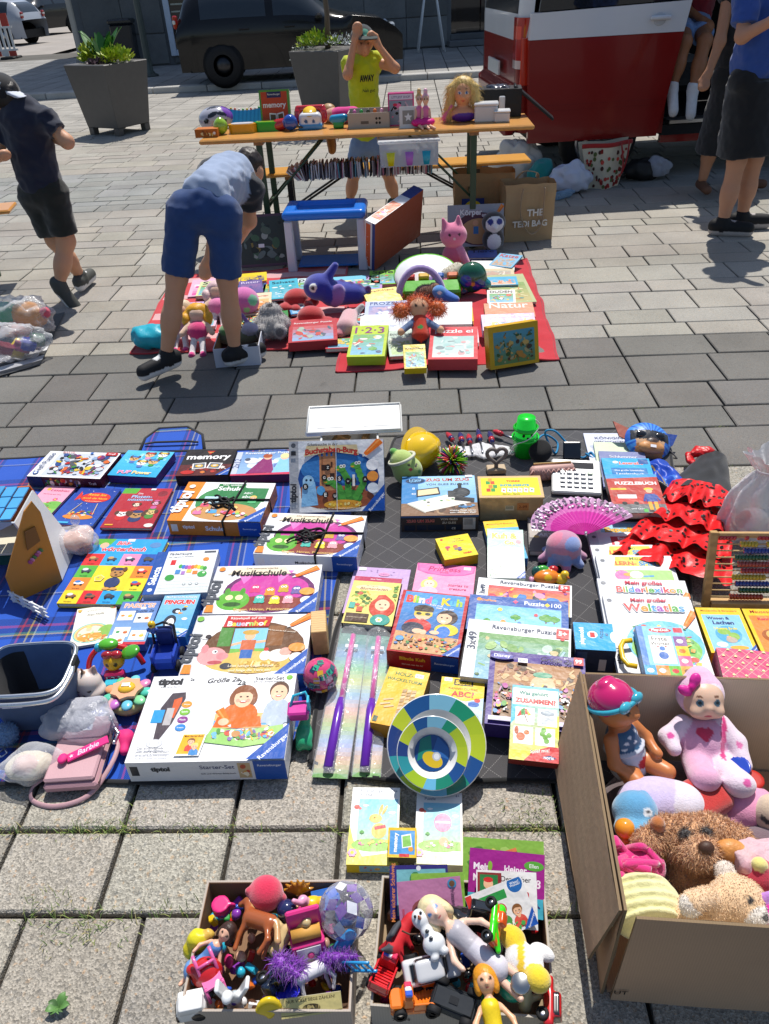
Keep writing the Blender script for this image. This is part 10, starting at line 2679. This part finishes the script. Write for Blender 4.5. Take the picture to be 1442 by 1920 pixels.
#PEOPLE
def W3(p):
 return np.array(PY(*p))if p[2]>1.9 else np.array(p,float)
def hand(w_,e_,side,s=1.0,curl=.35):
 d=(w_-e_)/np.linalg.norm(w_-e_);sd=np.array(side,float);sd=sd-d*(sd@d);sd/=np.linalg.norm(sd);n=np.cross(d,sd)
 sk='SKIN';P_=[cap(w_,w_+d*.05*s,.02*s,.026*s,sk)]
 for i in range(4):
  a=w_+d*.06*s+sd*(i-1.5)*.014*s;L=(.03,.036,.034,.026)[i]*s
  b=a+d*L*.6+n*curl*L*.4
  P_+=[cap(a,b,.0085*s,.008*s,sk),cap(b,b+d*L*.5+n*curl*L,.008*s,.0065*s,sk)]
 t0=w_+d*.02*s-sd*.024*s
 return P_+[cap(t0,t0+d*.03*s-sd*.016*s,.01*s,.008*s,sk)]
def person(label,J,skin,shirt,bottom,shoes,hair,face=(0,-1,0),s=1.0,sleeve=.6,hem=.75,sole='e8e8e8',sleevec=None,cut_z=None,mat2='denim',toes=((0,-1),(0,-1)),flatshoe=False,headless=False,skirt=0):
 J={k:W3(v)for k,v in J.items()}
 r=thing('person',label,'person',(float(J['pv'][0]),float(J['pv'][1]),0));O=np.array(off(r))
 J={k:v-O for k,v in J.items()}
 f=np.array(face,float);f/=np.linalg.norm(f);yaw=degrees(atan2(f[0],-f[1]))
 h=J['hd'];sd=np.cross(f,(0,0,1));sd/=max(np.linalg.norm(sd),1e-6);up=np.cross(sd,f)
 K='SKIN'
 P_=[cap(J['ch'],h,.045*s,.042*s,K),cap(J['pv'],J['ch'],.07*s,.075*s,K),cap(J['sL'],J['sR'],.045*s,.045*s,K)]
 if not headless:
  P_+=[el(h,(.068*s,.085*s,.1*s),K,(0,0,yaw)),el(h+f*.07*s-up*.045*s,(.035*s,.03*s,.035*s),K),el(h+f*.09*s-up*.01*s,(.012*s,.014*s,.018*s),K),el(h+sd*.07*s,(.014*s,.022*s,.03*s),K),el(h-sd*.07*s,(.014*s,.022*s,.03*s),K)]
  P_+=[pe(h+f*.082*s+sd*q*.03*s+up*.012*s,(.011*s,.02*s,.007*s),'2a1c14',(0,0,yaw))for q in(-1,1)]+[pe(h+f*.085*s-up*.05*s,(.02*s,.02*s,.005*s),'b06a5c',(0,0,yaw))]
 arms=[q for q in('L','R')if 'e'+q in J]
 for q in arms:
  P_+=[cap(J['s'+q],J['e'+q],.042*s,.034*s,K),cap(J['e'+q],J['w'+q],.035*s,.024*s,K)]+hand(J['w'+q],J['e'+q],sd if abs(sd@(J['w'+q]-J['e'+q]))<.2 else up,s)
 for q in('L','R'):
  P_+=[cap(J['h'+q],J['k'+q],.075*s,.052*s,K),cap(J['k'+q],J['a'+q]*.6+J['k'+q]*.4,.052*s,.046*s,K),cap(J['a'+q]*.5+J['k'+q]*.5,J['a'+q],.05*s,.032*s,K)]
 for p in P_:
  if p['col']==K:p['col']=skin
 soft('body',P_,'skin',r,res=.009,k=.03)
 T_=[cap(J['pv']*.9+J['ch']*.1,J['ch'],.122*s,.128*s,shirt),cap(J['sL'],J['sR'],.072*s,.072*s,sleevec or shirt)]
 for q in arms:
  T_.append(cap(J['s'+q],J['s'+q]+(J['e'+q]-J['s'+q])*sleeve,.07*s,.064*s,sleevec or shirt,True))
 soft('shirt',T_,'cloth',r,res=.01,k=.03,wob=.016,wsc=9,seed=3)
 B=[cap(J['hL'],J['hR'],.09*s,.09*s,bottom),cap(J['pv']*.4+(J['hL']+J['hR'])*.3,(J['hL']+J['hR'])/2,.105*s,.105*s,bottom)]
 for q in('L','R'):
  B.append(cap(J['h'+q],J['h'+q]+(J['k'+q]-J['h'+q])*hem,.09*s,.082*s,bottom,True))
 if skirt:
  m0,m1=(J['hL']+J['hR'])/2,(J['kL']+J['kR'])/2;B=B[:2]+[cap(m0,m0+(m1-m0)*hem,.135*s,skirt,bottom,True)]
 soft('skirt' if skirt else 'shorts',B,mat2,r,res=.01,k=.03,wob=.008,wsc=10,seed=5)
 for q,t in zip(('L','R'),toes):
  a=J['a'+q];t=np.array((t[0],t[1],t[2]if len(t)>2 else 0),float);t/=np.linalg.norm(t)
  b0,b1=a-t*.04*s-np.array((0,0,.045*s)),a+t*.15*s-np.array((0,0,.05*s))
  so=[cap(b0,b1,.03*s,.026*s,sole),cap(b0,b1,.034*s,.03*s,sole)]if flatshoe else[cap(b0+(0,0,.016*s),b1+(0,0,.012*s),.042*s,.036*s,shoes),cap(a,a-(0,0,.03*s),.042*s,.045*s,shoes),cap(b0-(0,0,.012),b1-(0,0,.008),.036*s,.034*s,sole)]
  soft('shoe',so+[pe(a+t*.06*s,(.02,.02,.03),sole)]*(0 if flatshoe else 1),'rubber',r,res=.008,k=.012)
 if hair:
  soft('hair',[el(h-f*.022*s+up*.028*s,(.078*s,.09*s,.092*s),hair,(0,0,yaw)),dict(el(h+f*.085*s-up*.03*s,(.07*s,.06*s,.085*s),hair,(0,0,yaw)),sub=True)],'hair',r,res=.009,k=.02,wob=.006,wsc=30)
 return r,J,f,up,sd
SKN='d8a07c'
person('child in blue T-shirt and denim shorts bending over the goods',dict(hd=(468,322,4.2),ch=(432,335,4.0),pv=(385,370,3.68),sL=(395,322,4.02),sR=(468,350,3.98),eL=(402,430,4.2),wL=(390,490,4.2),eR=(468,415,4.02),wR=(440,462,4.16),hL=(348,392,3.66),hR=(418,398,3.66),kL=(332,520,3.62),kR=(426,522,3.66),aL=(312,664,3.58),aR=(440,654,3.66)),SKN,'98a8c4','244478','1a1b1e','30241e',face=(.25,.6,-.75),s=.9,sleevec='20242c',hem=.95,toes=((-.8,-.6,-.1),(.8,.5)))
r_,J_,f_,u_,s_=person('child in navy T-shirt with black cap walking away at left',dict(hd=(8,190,4.8),ch=(45,225,4.8),pv=(78,345,4.82),sL=(12,222,4.84),sR=(82,222,4.76),eL=(-5,290,4.8),wL=(4,292,4.62),eR=(126,266,4.72),wR=(96,258,4.9),hL=(62,362,4.84),hR=(98,358,4.8),kL=(103,450,4.86),kR=(124,452,4.8),aL=(150,516,5.0),aR=(112,532,4.74)),SKN,'141c34','1c201a','50524e','241c18',face=(-.8,.5,0),s=.98,hem=.85,toes=((.1,1),(.5,-.1,-.9)),mat2='cloth')
soft('cap',[el(J_['hd']+np.array((0,0,.04)),(.096,.105,.1),'121216'),cut(J_['hd']+np.array((0,0,.02)),(0,0,-1)),el(J_['hd']+np.array((.1,-.04,.03)),(.07,.06,.014),'d8dce8',(0,25,0))],'cloth',r_,res=.008,k=.006)
A=Art(.09,.07);A.t('NY',.5,.5,.7,'e8e8ec',off=.03);A.to('emblem',r_,T(*(J_['hd']+np.array((-.02,-.114,.05))))@RX(82),'cloth')
r_,J_,f_,u_,s_=person('child in yellow sleeveless top and cap standing behind the table',dict(hd=(680,82,6.7),ch=(680,128,6.72),pv=(688,255,6.74),sL=(656,122,6.72),sR=(704,116,6.72),eL=(652,140,6.55),wL=(666,72,6.6),eR=(741,128,6.62),wR=(708,84,6.62),hL=(676,272,6.74),hR=(704,270,6.74),kL=(664,325,6.74),kR=(726,322,6.74),aL=(656,376,6.72),aR=(742,374,6.74)),'d89c74','c8d410','8098b8','3a4a3c','2c1c14',face=(.2,-1,-.05),s=.92,sleeve=.12,hem=.9,toes=((.4,-.6),(.9,-.4)),sole='2c3430')
soft('cap',[el(J_['hd']+np.array((0,0,.035)),(.09,.098,.09),'1c2428'),cut(J_['hd']+np.array((0,0,.03)),(0,0,-1)),el(J_['hd']+np.array((.04,-.11,.04)),(.075,.07,.012),'28322c',(12,0,0)),pe(J_['hd']+np.array((.03,-.1,.085)),(.035,.04,.03),'5aa890')],'cloth',r_,res=.008,k=.006)
A=Art(.16,.2);A.t('AWAY',.5,.72,.7,'2c3020',off=.05,hs=1.6);A.t('Nah gut',.55,.3,.6,'2c3020',shear=.2);A.to('shirt_lettering',r_,T(*(J_['ch']+np.array((-.05,-.142,-.2))))@RZ(8)@RX(86),'cloth')
person('adult in blue top and black skirt with bare legs at right',dict(hd=(1440,-130,5.45),ch=(1440,20,5.45),pv=(1412,130,5.45),sL=(1402,-20,5.4),sR=(1480,-20,5.5),eL=(1392,68,5.3),wL=(1450,38,5.15),hL=(1398,150,5.42),hR=(1424,150,5.5),kL=(1382,300,5.42),kR=(1414,296,5.5),aL=(1356,414,5.42),aR=(1392,402,5.52)),'cc9474','2f52a0','101014','121214','4a3020',face=(1,.2,0),s=1.12,sleeve=.75,hem=.92,toes=((.9,-.35),(1,-.1)),mat2='cloth',sole='b8b0ac',skirt=.185)
person('adult in long black dress with bracelet beside the van door',dict(hd=(1395,-110,6.5),ch=(1395,0,6.5),pv=(1378,120,6.5),sL=(1368,-15,6.48),sR=(1430,-15,6.5),eL=(1350,78,6.4),wL=(1328,138,6.36),hL=(1362,140,6.5),hR=(1396,140,6.5),kL=(1345,230,6.5),kR=(1400,230,6.55),aL=(1318,334,6.5),aR=(1392,330,6.6)),'b88464','101012','0d0d0f','8a6a50','20160f',face=(.6,.8,0),s=1.1,sleeve=.1,hem=1.5,skirt=.26,toes=((-.1,-1),(.9,-.4)),flatshoe=True,sole='6a4a38',mat2='cloth')
person('seated adult in denim shorts and white sneakers inside the van',dict(hd=(1330,-75,7.9),ch=(1322,-30,7.9),pv=(1296,52,7.85),sL=(1296,-36,7.9),sR=(1350,-36,7.9),eL=(1285,15,7.7),wL=(1318,38,7.55),hL=(1278,48,7.75),hR=(1310,48,7.8),kL=(1284,78,7.3),kR=(1322,76,7.3),aL=(1262,160,7.25),aR=(1300,164,7.2)),'a8704c','8a1c28','7a9cd0','e8e8ea','2a1c14',face=(0,-1,0),s=1.08,hem=.62,toes=((0,-.6,-.8),(-.1,-.5,-.9)))
